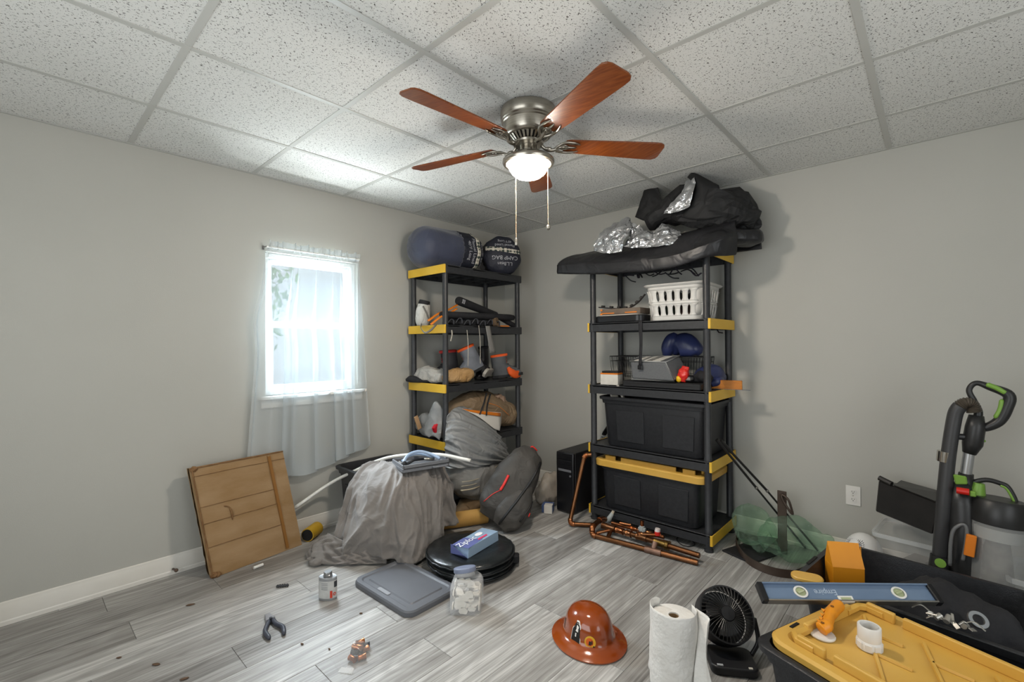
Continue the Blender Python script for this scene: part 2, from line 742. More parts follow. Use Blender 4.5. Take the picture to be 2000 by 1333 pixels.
# ---- baseboards: moulded profile run along each wall
def baseboard(name, p0, p1, nrm):
    p0, p1, nrm = V(p0), V(p1), V(nrm)
    prof = [(0.001, 0.0), (0.016, 0.0), (0.016, 0.018), (0.013, 0.024), (0.013, 0.078), (0.009, 0.090), (0.0075, 0.104), (0.004, 0.108), (0.001, 0.108)]
    s = setting(name, (p0 + p1) / 2)
    bb = B()
    ends = [[p + nrm * a + V(0, 0, z + 0.001) for a, z in prof] for p in (p0, p1)]
    bb.loft(ends)
    bb.build('moulding', M_TRIM, s, smooth=True, angle=25)


baseboard('baseboard_left', (0, RY, 0), (0, 0, 0), (1, 0, 0))
baseboard('baseboard_right', (RX, 0, 0), (0, 0, 0), (0, -1, 0))

# ---- the curtained window
M_VINYL = mat('white_window_vinyl', '#e9ecec', 0.35)
M_GLASS = mat('window_glass', '#dfe8ea', 0.03, alpha=0.07)
win = setting('window_1', (0, (WY0 + WY1) / 2, WZ0))
yc, zc = (WY0 + WY1) / 2, (WZ0 + WZ1) / 2
fx = -0.075
b = B()
for y in (WY0 + 0.016, WY1 - 0.016):
    b.box((fx, y, zc), (0.07, 0.032, WZ1 - WZ0))
for z in (WZ0 + 0.016, WZ1 - 0.016):
    b.box((fx, yc, z), (0.07, WY1 - WY0 - 0.064, 0.032))
b.build('window_frame', M_VINYL, win, bevel=0.003)
for nm, za, zb, x in (('lower_sash', WZ0 + 0.03, zc + 0.02, fx + 0.012), ('upper_sash', zc - 0.02, WZ1 - 0.03, fx - 0.014)):
    b = B()
    for y in (WY0 + 0.048, WY1 - 0.048):
        b.box((x, y, (za + zb) / 2), (0.024, 0.036, zb - za))
    for z in (za + 0.018, zb - 0.018):
        b.box((x, yc, z), (0.024, WY1 - WY0 - 0.132, 0.036))
    sash = b.build(nm, M_VINYL, win, bevel=0.002)
    B().box((x, yc, (za + zb) / 2), (0.004, WY1 - WY0 - 0.12, zb - za - 0.06)).build('pane', M_GLASS, sash)
B().box((0.012, yc, WZ0 - 0.010), (0.075, WY1 - WY0 + 0.09, 0.020)).build('window_sill', M_TRIM, win, bevel=0.003)
B().box((0.007, yc, WZ0 - 0.050), (0.013, WY1 - WY0 + 0.06, 0.058)).build('window_apron', M_TRIM, win, bevel=0.003)
# made-up openings in the two walls behind the camera, added for the fill lamps
for nm, c, d in (('fill_opening_1', (2.2, RY - 0.06, 1.35), (2.2, 0.05, 1.9)), ('fill_opening_2', (RX + 0.06, -2.2, 1.35), (0.05, 1.6, 1.7))):
    w2 = setting(nm, c)
    bb = B()
    ax = 0 if d[0] > d[1] else 1
    for sgn in (-1, 1):
        o = [0, 0, 0]
        o[ax] = sgn * (d[ax] / 2 - 0.03)
        dd = [0.05, 0.05, d[2]]
        dd[ax] = 0.06
        bb.box(V(c) + V(o), dd)
        dd = [0.05, 0.05, 0.06]
        dd[ax] = d[ax]
        bb.box(V(c) + V(0, 0, sgn * (d[2] / 2 - 0.03)), dd)
    dd = [0.05, 0.05, d[2]]
    dd[ax] = 0.05
    bb.box(c, dd)
    bb.build('window_frame', M_VINYL, w2)

# ---- outside: ground and trees, seen only softly through the sheer curtain
M_LEAF = mat('tree_leaves', '#4f7a3c', 0.7, col2='#86a765', nscale=1.5)
M_BARK = mat('tree_bark', '#5d5044', 0.9)
grd = setting('ground', (-8, -2, -0.35))
B().box((-8.2, -2, -0.4), (16, 24, 0.1)).build('lawn', mat('lawn_grass', '#9fae8c', 0.95, col2='#b9c1a6', nscale=3), grd)
for k, (tx, ty, th, lab) in enumerate(((-4.2, -3.4, 3.6, 'leafy green tree outside the window, nearest its left edge'),
                                       (-7.0, -0.2, 5.0, 'taller leafy green tree far outside the window, to the right'))):
    t = thing('garden_tree', lab, 'tree', (tx, ty, -0.35), 'trees outside the window')
    B().tube([(tx, ty, -0.35), (tx + 0.05, ty, 0.6), (tx, ty + 0.05, th * 0.6)], [0.13, 0.1, 0.05], 8).build('trunk', M_BARK, t, smooth='all')
    bb = B()
    r2 = random.Random(k)
    for q in range(900):
        d = V(r2.gauss(0, 1), r2.gauss(0, 1), r2.gauss(0, 1)).normalized() * (r2.random() ** 0.4)
        c = V(tx, ty, th * 0.62) + V(d.x * 1.0, d.y * 1.0, d.z * th * 0.45)
        e = rot(r2.uniform(0, 360), r2.uniform(0, 360), r2.uniform(0, 360)).to_3x3()
        bb.add([c + e @ V(*p) * 0.16 for p in ((-0.5, 0, 0), (0, -0.3, 0.06), (0.6, 0, 0), (0, 0.3, 0.06))], [(0, 1, 2, 3)])
    bb.build('foliage', M_LEAF, t, kind='stuff')


# ================================================================== shelving units
M_BLK = mat('black_shelf_plastic', '#2a2b2d', 0.42, col2='#313235', nscale=40, bump=0.08, bscale=300)
M_YEL = mat('yellow_end_trim', '#dcae2f', 0.45, col2='#e3b944', nscale=5)
SHZ = [1.895, 1.44, 0.988, 0.557, 0.108]       # top of each shelf
SHT = 0.062


def shelving(label, origin, R, W=0.885, D=0.455, trims='both'):
    """five-shelf resin unit: local x along the front, y into the depth, origin at the front left foot"""
    t = thing('shelving_unit', label, 'shelving unit', origin, 'resin shelving units', R)
    M = WM[t.name]
    pr = 0.0215
    px = (0.028, W - 0.028)
    py = (0.026, D - 0.026)
    for z in SHZ:
        b = B(M)
        r = 0.014
        out = [(x + W / 2, y + D / 2) for x, y in rrect(W, D, r, 3)]
        # a tray: rim skirts all round, deck recessed a little, ribs below
        b.prism([(x, y) for x, y in out], z - 0.014, z - 0.004)
        skin = 0.006
        for (x0, y0, x1, y1) in ((0, 0, W, skin), (0, D - skin, W, D), (0, 0, skin, D), (W - skin, 0, W, D)):
            b.box(((x0 + x1) / 2, (y0 + y1) / 2, z - SHT / 2), (x1 - x0, y1 - y0, SHT))
        for i in range(1, 6):
            b.box((W * i / 6, D / 2, z - 0.03), (0.004, D - 0.02, 0.034))
        for i in range(1, 3):
            b.box((W / 2, D * i / 3, z - 0.03), (W - 0.02, 0.004, 0.034))
        for x in px:
            for y in py:
                b.lathe([(pr + 0.006, z - SHT - 0.002), (pr + 0.006, z - 0.006)], 14, Matrix.Translation((x, y, 0)))
        sh = b.build('shelf', M_BLK, t, bevel=0.0015)
        for x, sg in ((-0.0015, -1), (W + 0.0015, 1)):
            if sg > 0 and trims != 'both':
                continue
            b = B(M)
            b.box((x, D / 2, z - SHT / 2), (0.006, D + 0.006, SHT + 0.003))
            wrap = 0.012 if sg < 0 else 0.012
            for y in (-0.0015, D + 0.0015):
                b.box((x - sg * wrap / 2, y, z - SHT / 2), (wrap, 0.006, SHT + 0.003))
            b.build('end_trim', M_YEL, sh, bevel=0.0015)
    for x in px:
        for y in py:
            b = B(M)
            for z1, z0 in zip(SHZ[:-1], SHZ[1:]):
                b.lathe([(0.001, z0), (pr + 0.002, z0), (pr + 0.002, z0 + 0.02), (pr, z0 + 0.024), (pr, z1 - SHT), (0.001, z1 - SHT)], 16, Matrix.Translation((x, y, 0)))
            b.lathe([(0.001, 0.0), (pr + 0.006, 0.0), (pr + 0.006, 0.012), (pr, 0.016), (pr, SHZ[-1] - SHT), (0.001, SHZ[-1] - SHT)], 16, Matrix.Translation((x, y, 0)))
            b.build('post', M_BLK, t, smooth=True)
    return t


# window-wall unit: its front looks into the room (+x); right-wall unit: its front looks to -y
shelf_a = shelving('black and yellow shelving unit on the window wall, two sleeping bags on top', (0.492, -1.180, 0), rot(0, 0, 90), W=0.875, trims='near')
shelf_b = shelving('black and yellow shelving unit on the right wall, black and silver cover on top', (1.306, -0.487, 0), rot(0, 0, 0), W=0.878)

# ================================================================== ceiling fan
M_NICK = mat('brushed_nickel', '#b9b3a8', 0.28, 1.0, col2='#a39d92', nscale=3, stretch=(1, 1, 60))
M_WOOD = mat('cherry_wood_blade', '#6a3010', 0.32, col2='#85481e', nscale=5, stretch=(3, 30, 3), coat=0.3, detail=6)
M_DARK = mat('dark_slot', '#15120f', 0.7)
M_BOWL = mat('frosted_bowl', '#fff3e0', 0.4, emit='#fff3e4', estr=170)
FC = V(1.803, -1.742, 0)
fan = thing('ceiling_fan', 'flush ceiling fan with five cherry wood blades and a lit bowl lamp', 'ceiling fan', (FC.x, FC.y, H))
TF = Matrix.Translation(FC)
B().lathe([(0.001, H - 0.003), (0.128, H - 0.003), (0.130, H - 0.010), (0.130, H - 0.045), (0.127, H - 0.049), (0.127, H - 0.056), (0.123, H - 0.060), (0.123, H - 0.067), (0.118, H - 0.071), (0.112, H - 0.112), (0.107, H - 0.124), (0.096, H - 0.130), (0.001, H - 0.130)], 48, TF).build('motor_housing', M_NICK, fan, smooth=True)
vr = B().lathe([(0.082, H - 0.130), (0.060, H - 0.152), (0.001, H - 0.152)], 40, TF).build('vent_core', M_DARK, fan, smooth=True)
b = B()
for k in range(28):
    a = 2 * pi * k / 28
    d = V(cos(a), sin(a), 0)
    e = V(-sin(a), cos(a), 0)
    p0, p1 = FC + d * 0.092 + V(0, 0, H - 0.131), FC + d * 0.067 + V(0, 0, H - 0.156)
    b.hexa([p0 - e * 0.0055 - d * 0.008, p0 + e * 0.0055 - d * 0.008, p1 + e * 0.004 - d * 0.008, p1 - e * 0.004 - d * 0.008, p0 - e * 0.0055, p0 + e * 0.0055, p1 + e * 0.004, p1 - e * 0.004])
b.build('vent_fin', M_NICK, vr, kind='stuff')
B().lathe([(0.070, H - 0.154), (0.072, H - 0.158), (0.070, H - 0.166), (0.050, H - 0.170), (0.040, H - 0.172), (0.040, H - 0.186), (0.043, H - 0.190), (0.043, H - 0.205), (0.056, H - 0.215), (0.085, H - 0.222), (0.112, H - 0.230), (0.121, H - 0.240), (0.122, H - 0.248), (0.118, H - 0.256), (0.106, H - 0.260), (0.098, H - 0.256), (0.098, H - 0.25), (0.001, H - 0.25)], 48, TF).build('light_fitter', M_NICK, fan, smooth=True)
B().lathe([(0.097, H - 0.254), (0.096, H - 0.262), (0.090, H - 0.278), (0.078, H - 0.297), (0.058, H - 0.313), (0.034, H - 0.322), (0.001, H - 0.325)], 40, TF).build('lamp_bowl', M_BOWL, fan, smooth='all')
BL, ZB = 0.66, H - 0.160
for k in range(5):
    ang = radians(-21 + 72 * k)
    Mb = TF @ Matrix.Translation((0, 0, ZB)) @ Matrix.Rotation(ang, 4, 'Z') @ Matrix.Rotation(radians(-12), 4, 'X')
    out = []
    for x, w in ((0.175, 0.040), (0.19, 0.046), (0.30, 0.052), (0.45, 0.059), (0.60, 0.065), (0.635, 0.064), (0.653, 0.053), (0.66, 0.036)):
        out.append((x, -w))
    out += [(x, -w) for x, w in reversed(out)]
    bl = B(Mb).prism(out, -0.003, 0.004).build('blade', M_WOOD, fan, bevel=0.0015)
    ir = B(Mb)
    # cast bracket: stem from the hub, splitting into scrolled arms screwed under the blade
    ir.tube(curve([(0.062, 0, -0.004), (0.085, 0.0, -0.024), (0.115, 0, -0.026), (0.150, 0, -0.010), (0.175, 0, -0.007)], 16), [0.010] * 17, 8, flat=0.7)
    for s in (-1, 1):
        ir.tube(curve([(0.125, 0, -0.020), (0.145, s * 0.022, -0.014), (0.172, s * 0.036, -0.008), (0.215, s * 0.034, -0.007), (0.245, s * 0.024, -0.007)], 16), [0.0075] * 13 + [0.006, 0.005, 0.004, 0.002], 8, flat=0.7)
        ir.tube(curve([(0.150, s * 0.004, -0.010), (0.170, s * 0.014, -0.008), (0.188, s * 0.008, -0.007), (0.180, s * 0.0, -0.007)], 10), 0.005, 6, flat=0.7)
    ir.tube(curve([(0.172, 0, -0.008), (0.200, 0.0, -0.007), (0.232, 0, -0.006)], 8), [0.007, 0.008, 0.009, 0.009, 0.008, 0.007, 0.006, 0.004, 0.002], 8, flat=0.6)
    ir.ball((0.095, 0, -0.022), (0.02, 0.014, 0.010), 10, 6)
    ir.build('blade_bracket', M_NICK, bl, smooth='all')
M_CHAIN = mat('pull_chain_metal', '#b39a80', 0.4, 0.5)
for (px, top, bot, fob) in ((((1.725, -1.745, 2.130)), 2.13, 1.797, 'barrel'), (((1.837, -1.639, 2.130)), 2.13, 1.86, 'disc')):
    b = B()
    z, x, y = top, px[0], px[1]
    while z > bot:
        b.ball((x, y, z), 0.0019, 6, 4)
        z -= 0.0048
    b.tube([(x, y, top), (x, y, bot)], 0.0007, 5)
    ch = b.build('pull_chain', M_CHAIN, fan, smooth='all')
    if fob == 'barrel':
        B().lathe([(0.001, bot - 0.034), (0.006, bot - 0.034), (0.0075, bot - 0.028), (0.007, bot - 0.006), (0.004, bot), (0.001, bot)], 12, Matrix.Translation((x, y, 0))).build('chain_fob', M_NICK, ch, smooth=True)
    else:
        B().ball((x, y, bot - 0.012), (0.011, 0.011, 0.013), 12, 8).build('chain_fob', M_NICK, ch, smooth='all')

# ================================================================== curtain on its rod
def sheer_material():
    m = bpy.data.materials.new('sheer_white_voile')
    m.use_nodes = True
    nt = m.node_tree
    N, L = nt.nodes, nt.links
    N.remove(N['Principled BSDF'])
    d, tl, tp = N.new('ShaderNodeBsdfDiffuse'), N.new('ShaderNodeBsdfTranslucent'), N.new('ShaderNodeBsdfTransparent')
    d.inputs[0].default_value = lin('#dfe6e8')
    tl.inputs[0].default_value = lin('#4d5a62')
    m1, m2 = N.new('ShaderNodeMixShader'), N.new('ShaderNodeMixShader')
    m1.inputs[0].default_value = 0.26
    m2.inputs[0].default_value = 0.44
    L.new(d.outputs[0], m1.inputs[1])
    L.new(tl.outputs[0], m1.inputs[2])
    L.new(tp.outputs[0], m2.inputs[1])
    L.new(m1.outputs[0], m2.inputs[2])
    L.new(m2.outputs[0], N['Material Output'].inputs[0])
    return m


M_SHEER = sheer_material()
rod = thing('curtain_rod', 'thin white curtain rod above the window', 'curtain rod', (0.05, -1.95, 1.922))
B().tube([(0.062, -2.275, 1.925), (0.062, -1.632, 1.925)], 0.006, 10).build('bar', mat('rod_white', '#dcdcd8', 0.4), rod, smooth=True)
for y in (-2.275, -1.632):
    B().tube([(0.062, y, 1.925), (0.03, y, 1.925), (0.001, y, 1.925)], 0.004, 8).box((0.003, y, 1.925), (0.005, 0.012, 0.026)).build('rod_bracket', mat('rod_bracket_grey', '#6d6a66', 0.5), rod)
cur = thing('window_curtain', 'sheer white ruffled curtain hanging over the window', 'curtain', (0.062, -1.95, 0.42))
NU, NVV = 64, 260


def curtain_pt(u, v):
    """u across 0..1, v from the rod 0 down to the hem 1"""
    ph = 7.0 * u + 0.9 * noise.noise(V(u * 6, 0.3, 0)) + 0.10 * v * sin(9 * u)
    grow = min(1.0, v * 2.4)
    yl = -2.272 - 0.126 * v ** 0.75 - 0.028 * math.exp(-((v - 0.32) / 0.10) ** 2)
    yr = -1.638 + 0.100 * v
    y = yl + (yr - yl) * u
    side = 0.35 + 0.65 * min(1, 9 * u, 9 * (1 - u))
    y += side * (0.006 + 0.030 * grow) * sin(2 * pi * ph)
    x = 0.064 + side * (0.006 + 0.013 * grow) * cos(2 * pi * ph + 0.5) - 0.016 * v + 0.006 * noise.noise(V(u * 7, v * 2, 4))
    x = max(0.022, x)
    hem = 0.425 + 0.115 * max(0, (u - 0.52)) / 0.48 + 0.05 * max(0, 0.35 - u) / 0.35 + 0.012 * noise.noise(V(u * 8, 1, 2))
    z = 1.922 + (hem - 1.922) * v
    return V(x, y, z)


rows = [[curtain_pt(j / NVV, i / NU) for j in range(NVV + 1)] for i in range(NU + 1)]
pn = B().grid(rows).build('sheer_panel', M_SHEER, cur, smooth='all')
hr = [[curtain_pt(j / NVV, v) + V(0.0012, 0, 0) for j in range(NVV + 1)] for v in (0.945, 0.972, 1.0)]
B().grid(hr).build('hem', M_SHEER, pn, smooth='all')
# gathered header that ruffles above the rod
rows = []
for i in range(9):
    v = i / 8
    row = []
    for j in range(321):
        u = j / 320
        ph = 13 * u + 0.9 * noise.noise(V(u * 9, 2, 0))
        amp = 0.004 + 0.017 * v
        row.append(V(0.066 + amp * sin(2 * pi * ph) + 0.012 * v * noise.noise(V(u * 22, 0, 5)),
                     -2.27 + 0.632 * u + amp * 0.9 * cos(2 * pi * ph + 0.6),
                     1.908 + 0.058 * v * (1 + 0.35 * noise.noise(V(u * 14, 3, 1)))))
    rows.append(row)
B().grid(rows).build('ruffled_header', M_SHEER, cur, smooth='all')



# ================================================================== soft-goods and container builders
def sack(b, spine, rads, up=(0, 0, 1), e=2.4, n=36, k=40, wr=0.006, ws=14.0, st=(1, 1, 1), seed=0, m=0, floor_z=None, fn=None):
    """closed lumpy body swept along spine; rads = (half width, half height) at each spine point"""
    sp = curve(spine, k)
    rr = curve([(a, c, 0) for a, c in rads], k)
    rings = []
    for i in range(k + 1):
        t = (sp[min(i + 1, k)] - sp[max(i - 1, 0)]).normalized()
        u = V(up) - t * V(up).dot(t)
        u = u.normalized()
        w = t.cross(u)
        ring = superring(sp[i], w * max(0.002, rr[i].x), u * max(0.002, rr[i].y), e, n)
        out = []
        for q, p in enumerate(ring):
            d = (p - sp[i])
            s = V(p.x * st[0], p.y * st[1], p.z * st[2])
            h = wr * (fbm(s + V(seed, 0, 0), ws) + 0.6 * ridge(s + V(0, seed, 0), ws * 0.6) - 0.3)
            if fn:
                h += fn(i / k, q / n)
            p = p + d.normalized() * h * min(1, d.length / 0.03)
            if floor_z is not None:
                p.z = max(p.z, floor_z)
            out.append(p)
        rings.append(out)
    return b.loft(rings, True, m)


def tote(name, label, c, L, W, Hh, R, mats, lidmat=None, group=None, panels=True, taper=0.86, wall=0.005):
    """open storage tote with rolled rim; c = centre of the base"""
    t = thing(name, label, 'storage tote', c, group, R)
    M = WM[t.name]
    b = B(M)

    def ring(s, z, g=0.0):
        return [V(x, y, z) for x, y in rrect(L * s + 2 * g, W * s + 2 * g, 0.05 * s, 5)]
    b.loft([ring(taper - 0.02, 0.0), ring(taper, 0.008), ring(0.965, Hh - 0.05), ring(0.968, Hh - 0.048, 0.008), ring(0.975, Hh - 0.022, 0.010),
            ring(0.975, Hh - 0.020, 0.022), ring(0.978, Hh - 0.003, 0.022), ring(0.978, Hh, 0.017), ring(0.975, Hh, 0.0),
            ring(0.955, Hh - 0.03, -wall), ring(taper, 0.012, -wall)], True)
    body = b.build('body', mats, t, smooth=True, angle=35)
    if panels:
        for sy in (-1, 1):
            for x0, x1 in ((-0.34, -0.06), (0.12, 0.40)):
                bb = B(M)
                pts = []
                for dz in (0.12, 0.74):
                    s = (taper + (0.965 - taper) * dz)
                    for off in (0.001, 0.0075):
                        pts.append((s, off, dz * Hh))
                lo, lo2, hi, hi2 = pts
                q = []
                for (s, off, z) in (lo2, hi2):
                    y = sy * (W / 2 * s + off)
                    q.append([V(x0 * L * s / 0.965, y, z), V(x1 * L * s / 0.965, y, z)])
                r = []
                for (s, off, z) in (lo, hi):
                    y = sy * (W / 2 * s - 0.002)
                    r.append([V(x0 * L * s / 0.965, y, z), V(x1 * L * s / 0.965, y, z)])
                bb.hexa([r[0][0], r[0][1], q[0][1], q[0][0], r[1][0], r[1][1], q[1][1], q[1][0]])
                bb.build('raised_panel', mats, body, bevel=0.002)
    return t


def cloth_folds(n, amp, su=1.2, seed=0.0, fine=0.25):
    def fn(u, v, p):
        w = v * n + 0.9 * noise.noise(V(u * su * 2, v * 3, seed))
        return amp * (0.4 + 0.6 * min(1, u * 3)) * (sin(2 * pi * w) * 0.6 + 0.7 * (1 - 2 * abs(noise.noise(V(v * n * 1.1, u * su * 1.6, seed + 5)))) + fine * noise.noise(V(v * n * 3, u * 9, seed)) - 0.3)
    return fn


# ================================================================== along the window wall
M_CARD = mat('brown_cardboard', '#a08360', 0.8, col2='#8f7049', nscale=4, stretch=(1, 1, 3), bump=0.15, bscale=60)
M_CARDE = mat('cardboard_edge', '#6d4c2d', 0.85, col2='#8a6844', nscale=20)
M_TAPE = mat('packing_tape', '#8d6233', 0.25)
bxA, bxB = V(0.236, -2.622, 0.002), V(0.170, -2.104, 0.002)
bxC, bxD = V((0.100, -2.195, 0.613)), V((0.135, -2.699, 0.609))
card = thing('cardboard_carton', 'flat worn cardboard carton leaning on the window wall', 'cardboard box', (bxA + bxB) / 2)
nrm = ((bxB - bxA).cross(bxD - bxA)).normalized()
bk = -nrm * 0.062
if bk.x > 0:
    bk = -bk
lift = V(0, 0, max(0, -(bxA + bk).z + 0.002))
b = B()


def cface(u, v, off=0.0):
    return bxA * (1 - u) * (1 - v) + bxB * u * (1 - v) + bxC * u * v + bxD * (1 - u) * v - bk.normalized() * off


def cgrid(off, nu=20, nv=20):
    return [[cface(i / nu, j / nv, off + 0.004 * noise.noise(V(i * 0.4, j * 0.3, 2))) for i in range(nu + 1)] for j in range(nv + 1)]


front = cgrid(0)
back = [[p + bk + V(0, 0, 0.018 * (1 - j / 20)) for p in row] for j, row in enumerate(front)]
b.grid(front)
b.grid([list(reversed(r)) for r in back])
b.grid([front[-1], back[-1]])
b.grid([back[0], front[0]])
b.grid([[r[-1] for r in front], [r[-1] for r in back]])
# the left end stays partly open: two torn edge strips with a dark gap between
b.grid([[r[0] for r in front], [r[0] * 0.72 + q[0] * 0.28 - (r[-1] - r[0]).normalized() * 0.006 for r, q in zip(front, back)]])
b.grid([[q[0] for q in back], [r[0] * 0.42 + q[0] * 0.58 - (r[-1] - r[0]).normalized() * (0.004 + 0.012 * abs(noise.noise(V(k * 0.35, 0, 0)))) for k, (r, q) in enumerate(zip(front, back))]])
cb = b.build('carton_body', M_CARD, card, smooth=True, angle=30)
for v in (0.27, 0.485, 0.635, 0.92):
    B().tube([cface(u / 10, v + 0.004 * noise.noise(V(u * 0.5, v * 9, 0)), 0.0035) for u in range(0, 9 if v < 0.9 else 11)], 0.0014, 5).build('crease', M_CARDE, cb)
for u in (0.80, 0.835):
    B().tube([cface(u, 0.02 + 0.96 * k / 12, 0.0035) for k in range(13)], 0.0018, 5).build('flap_seam', M_TAPE, cb)
B().grid([[cface(0.805 + 0.032 * j, 0.02 + 0.95 * i / 12, 0.005) for j in range(2)] for i in range(13)]).build('tape_strip', M_TAPE, cb, solid=0.0008)
for nm, pts in (('torn_edge', [(0.004, v / 24) for v in range(25)]), ('torn_edge', [(u / 20, 0.995) for u in range(21)])):
    P_ = [cface(u, v, 0.001 + 0.003 * noise.noise(V(k * 0.7, u * 9, 3))) for k, (u, v) in enumerate(pts)]
    B().tube(P_, [0.004 + 0.003 * abs(noise.noise(V(k * 0.9, 1, 7))) for k in range(len(P_))], 6).build(nm, M_CARDE, cb, smooth='all')
for u, v in ((0.02, 0.02), (0.02, 0.985), (0.05, 0.0)):
    B().ball(cface(u, max(v, 0.015), 0.002), (0.012, 0.02, 0.016), 10, 7, fn=lambda p: 0.35 * fbm(p, 2.5)).build('crushed_corner', M_CARDE, cb)
# a dark tear in the front
B().tube(curve([cface(0.235, 0.60, 0.004), cface(0.285, 0.575, 0.004), cface(0.30, 0.52, 0.004), cface(0.295, 0.45, 0.004)], 14), [0.001] + [0.0035] * 6 + [0.006] * 5 + [0.004, 0.003, 0.001], 6).build('tear', M_CARDE, cb)

# yellow cylinder with a black end, lying behind the carton
ax0, ax1 = V(0.155, -2.062, 0.046), V(0.085, -1.965, 0.046)
yc_ = thing('yellow_cylinder', 'yellow cylinder with a black end lying at the baseboard beside the carton', 'cylinder', (0.12, -2.01, 0))
B().tube([ax0, ax1], 0.043, 24).build('sleeve', mat('mustard_plastic', '#c39b2c', 0.5), yc_, smooth=True)
B().tube([ax0 + (ax0 - ax1).normalized() * 0.004, ax0 + (ax1 - ax0) * 0.2], 0.037, 24).build('end_plug', mat('black_foam', '#191716', 0.9, bump=0.5, bscale=200), yc_, smooth=True)

# coil-spring door stop screwed into the baseboard
ds = thing('door_stop', 'small dark door stop screwed to the left baseboard', 'door stop', (0.02, -2.82, 0.05))
dp = V((0.016, -2.758, 0.032))
B().tube([dp, dp + V(0.05, 0.004, 0.008)], [0.006, 0.0045], 10).build('stem', mat('dark_bronze', '#4a3c32', 0.35, 0.8), ds, smooth=True)
B().ball(dp + V(0.055, 0.004, 0.009), 0.010, 10, 7).build('tip', mat('brown_rubber', '#5b4a3d', 0.6), ds, smooth='all')

# ---- black tote by the wall, a grey sheet thrown over it
M_TOTE = mat('black_tote_plastic', '#26272a', 0.38, col2='#2d2e31', nscale=30)
tote('storage_tote', 'open black tote at the window wall, under the grey bedsheet', (0.385, -1.60, 0.001), 0.63, 0.44, 0.442, rot(0, 0, 0), M_TOTE, group='black storage totes')
M_SHEET = mat('grey_cotton_sheet', '#706b66', 0.75, col2='#7c7671', nscale=6, sheen=0.3, wrinkle=(9, 0.5, 0.03))
sheet = thing('bed_sheet', 'crumpled grey bedsheet thrown over the black tote, trailing on the floor', 'bed sheet', (0.65, -1.75, 0))
ctrl = [
    [(0.36, -1.70, 0.478), (0.42, -1.66, 0.492), (0.48, -1.61, 0.498), (0.52, -1.56, 0.494), (0.54, -1.50, 0.480), (0.54, -1.42, 0.470)],
    [(0.37, -1.80, 0.478), (0.50, -1.76, 0.505), (0.62, -1.69, 0.512), (0.68, -1.60, 0.505), (0.71, -1.50, 0.490), (0.70, -1.41, 0.476)],
    [(0.40, -1.91, 0.380), (0.60, -1.89, 0.420), (0.75, -1.78, 0.430), (0.81, -1.66, 0.425), (0.80, -1.53, 0.400), (0.77, -1.42, 0.375)],
    [(0.42, -1.97, 0.230), (0.62, -1.97, 0.270), (0.80, -1.86, 0.285), (0.88, -1.72, 0.275), (0.86, -1.56, 0.260), (0.80, -1.44, 0.245)],
    [(0.43, -2.03, 0.110), (0.62, -2.03, 0.140), (0.82, -1.90, 0.160), (0.93, -1.77, 0.140), (0.91, -1.61, 0.130), (0.81, -1.46, 0.120)],
    [(0.45, -2.09, 0.016), (0.60, -2.04, 0.035), (0.80, -1.90, 0.045), (0.95, -1.80, 0.020), (0.93, -1.64, 0.030), (0.80, -1.47, 0.020)]]


def sheet_folds(u, v, p):
    w = V(v * 6.5 + 0.5 * noise.noise(V(u * 3, v * 4, 2)) - 0.9 * u * (v - 0.35), u * 0.9 + 0.2 * noise.noise(V(v * 6, u * 2, 0)), 1.7)
    r1 = 1 - abs(noise.noise(w)) * 2.2
    r2 = 1 - abs(noise.noise(w * 2.3 + V(3, u * 2, 0))) * 2.2
    r3 = 1 - abs(noise.noise(V(v * 14 + 3 * u, u * 7, 9))) * 2
    a = 0.35 + 0.65 * min(1, u * 2.5)
    return a * (0.034 * (max(0, r1) ** 1.5 - 0.4) + 0.015 * (max(0, r2) ** 1.5 - 0.35) + 0.006 * r3)


B().net(ctrl, 90, 170, sheet_folds).build('draped_cloth', M_SHEET, sheet, smooth='all', solid=0.003)
ctrl = [[V(p) + V(0.01, 0.0, 0) for p in ((0.35, -2.02, 0.10), (0.46, -2.05, 0.13), (0.56, -2.03, 0.12), (0.68, -1.95, 0.11), (0.78, -1.86, 0.10))],
        [(0.34, -2.10, 0.055), (0.46, -2.12, 0.075), (0.58, -2.08, 0.06), (0.70, -1.98, 0.05), (0.80, -1.88, 0.05)],
        [(0.38, -2.16, 0.012), (0.50, -2.19, 0.022), (0.60, -2.11, 0.012), (0.71, -2.00, 0.010), (0.82, -1.89, 0.010)]]
B().net(ctrl, 26, 70, cloth_folds(6, 0.016, 2.0, 7.0)).build('trailing_hem', M_SHEET, sheet, smooth='all', solid=0.003)
bb = B()
sack(bb, [(0.30, -2.06, 0.045), (0.42, -2.10, 0.050), (0.52, -2.16, 0.032), (0.50, -2.20, 0.02)], [(0.012, 0.01), (0.045, 0.034), (0.035, 0.024), (0.01, 0.008)], wr=0.010, ws=22, floor_z=0.002, seed=3)
bb.build('bunched_corner', M_SHEET, sheet, smooth='all')
# the fold that hangs at the right, in front of the tote's end
ctrl = [[(0.66, -1.47, 0.46), (0.70, -1.41, 0.455), (0.70, -1.36, 0.45)], [(0.74, -1.48, 0.34), (0.77, -1.40, 0.33), (0.76, -1.34, 0.33)],
        [(0.78, -1.47, 0.20), (0.80, -1.39, 0.19), (0.79, -1.34, 0.19)], [(0.80, -1.47, 0.10), (0.82, -1.38, 0.08), (0.80, -1.33, 0.08)]]
B().net(ctrl, 30, 30, cloth_folds(2.2, 0.014, 1.5, 11)).build('side_fold', M_SHEET, sheet, smooth='all', solid=0.003)

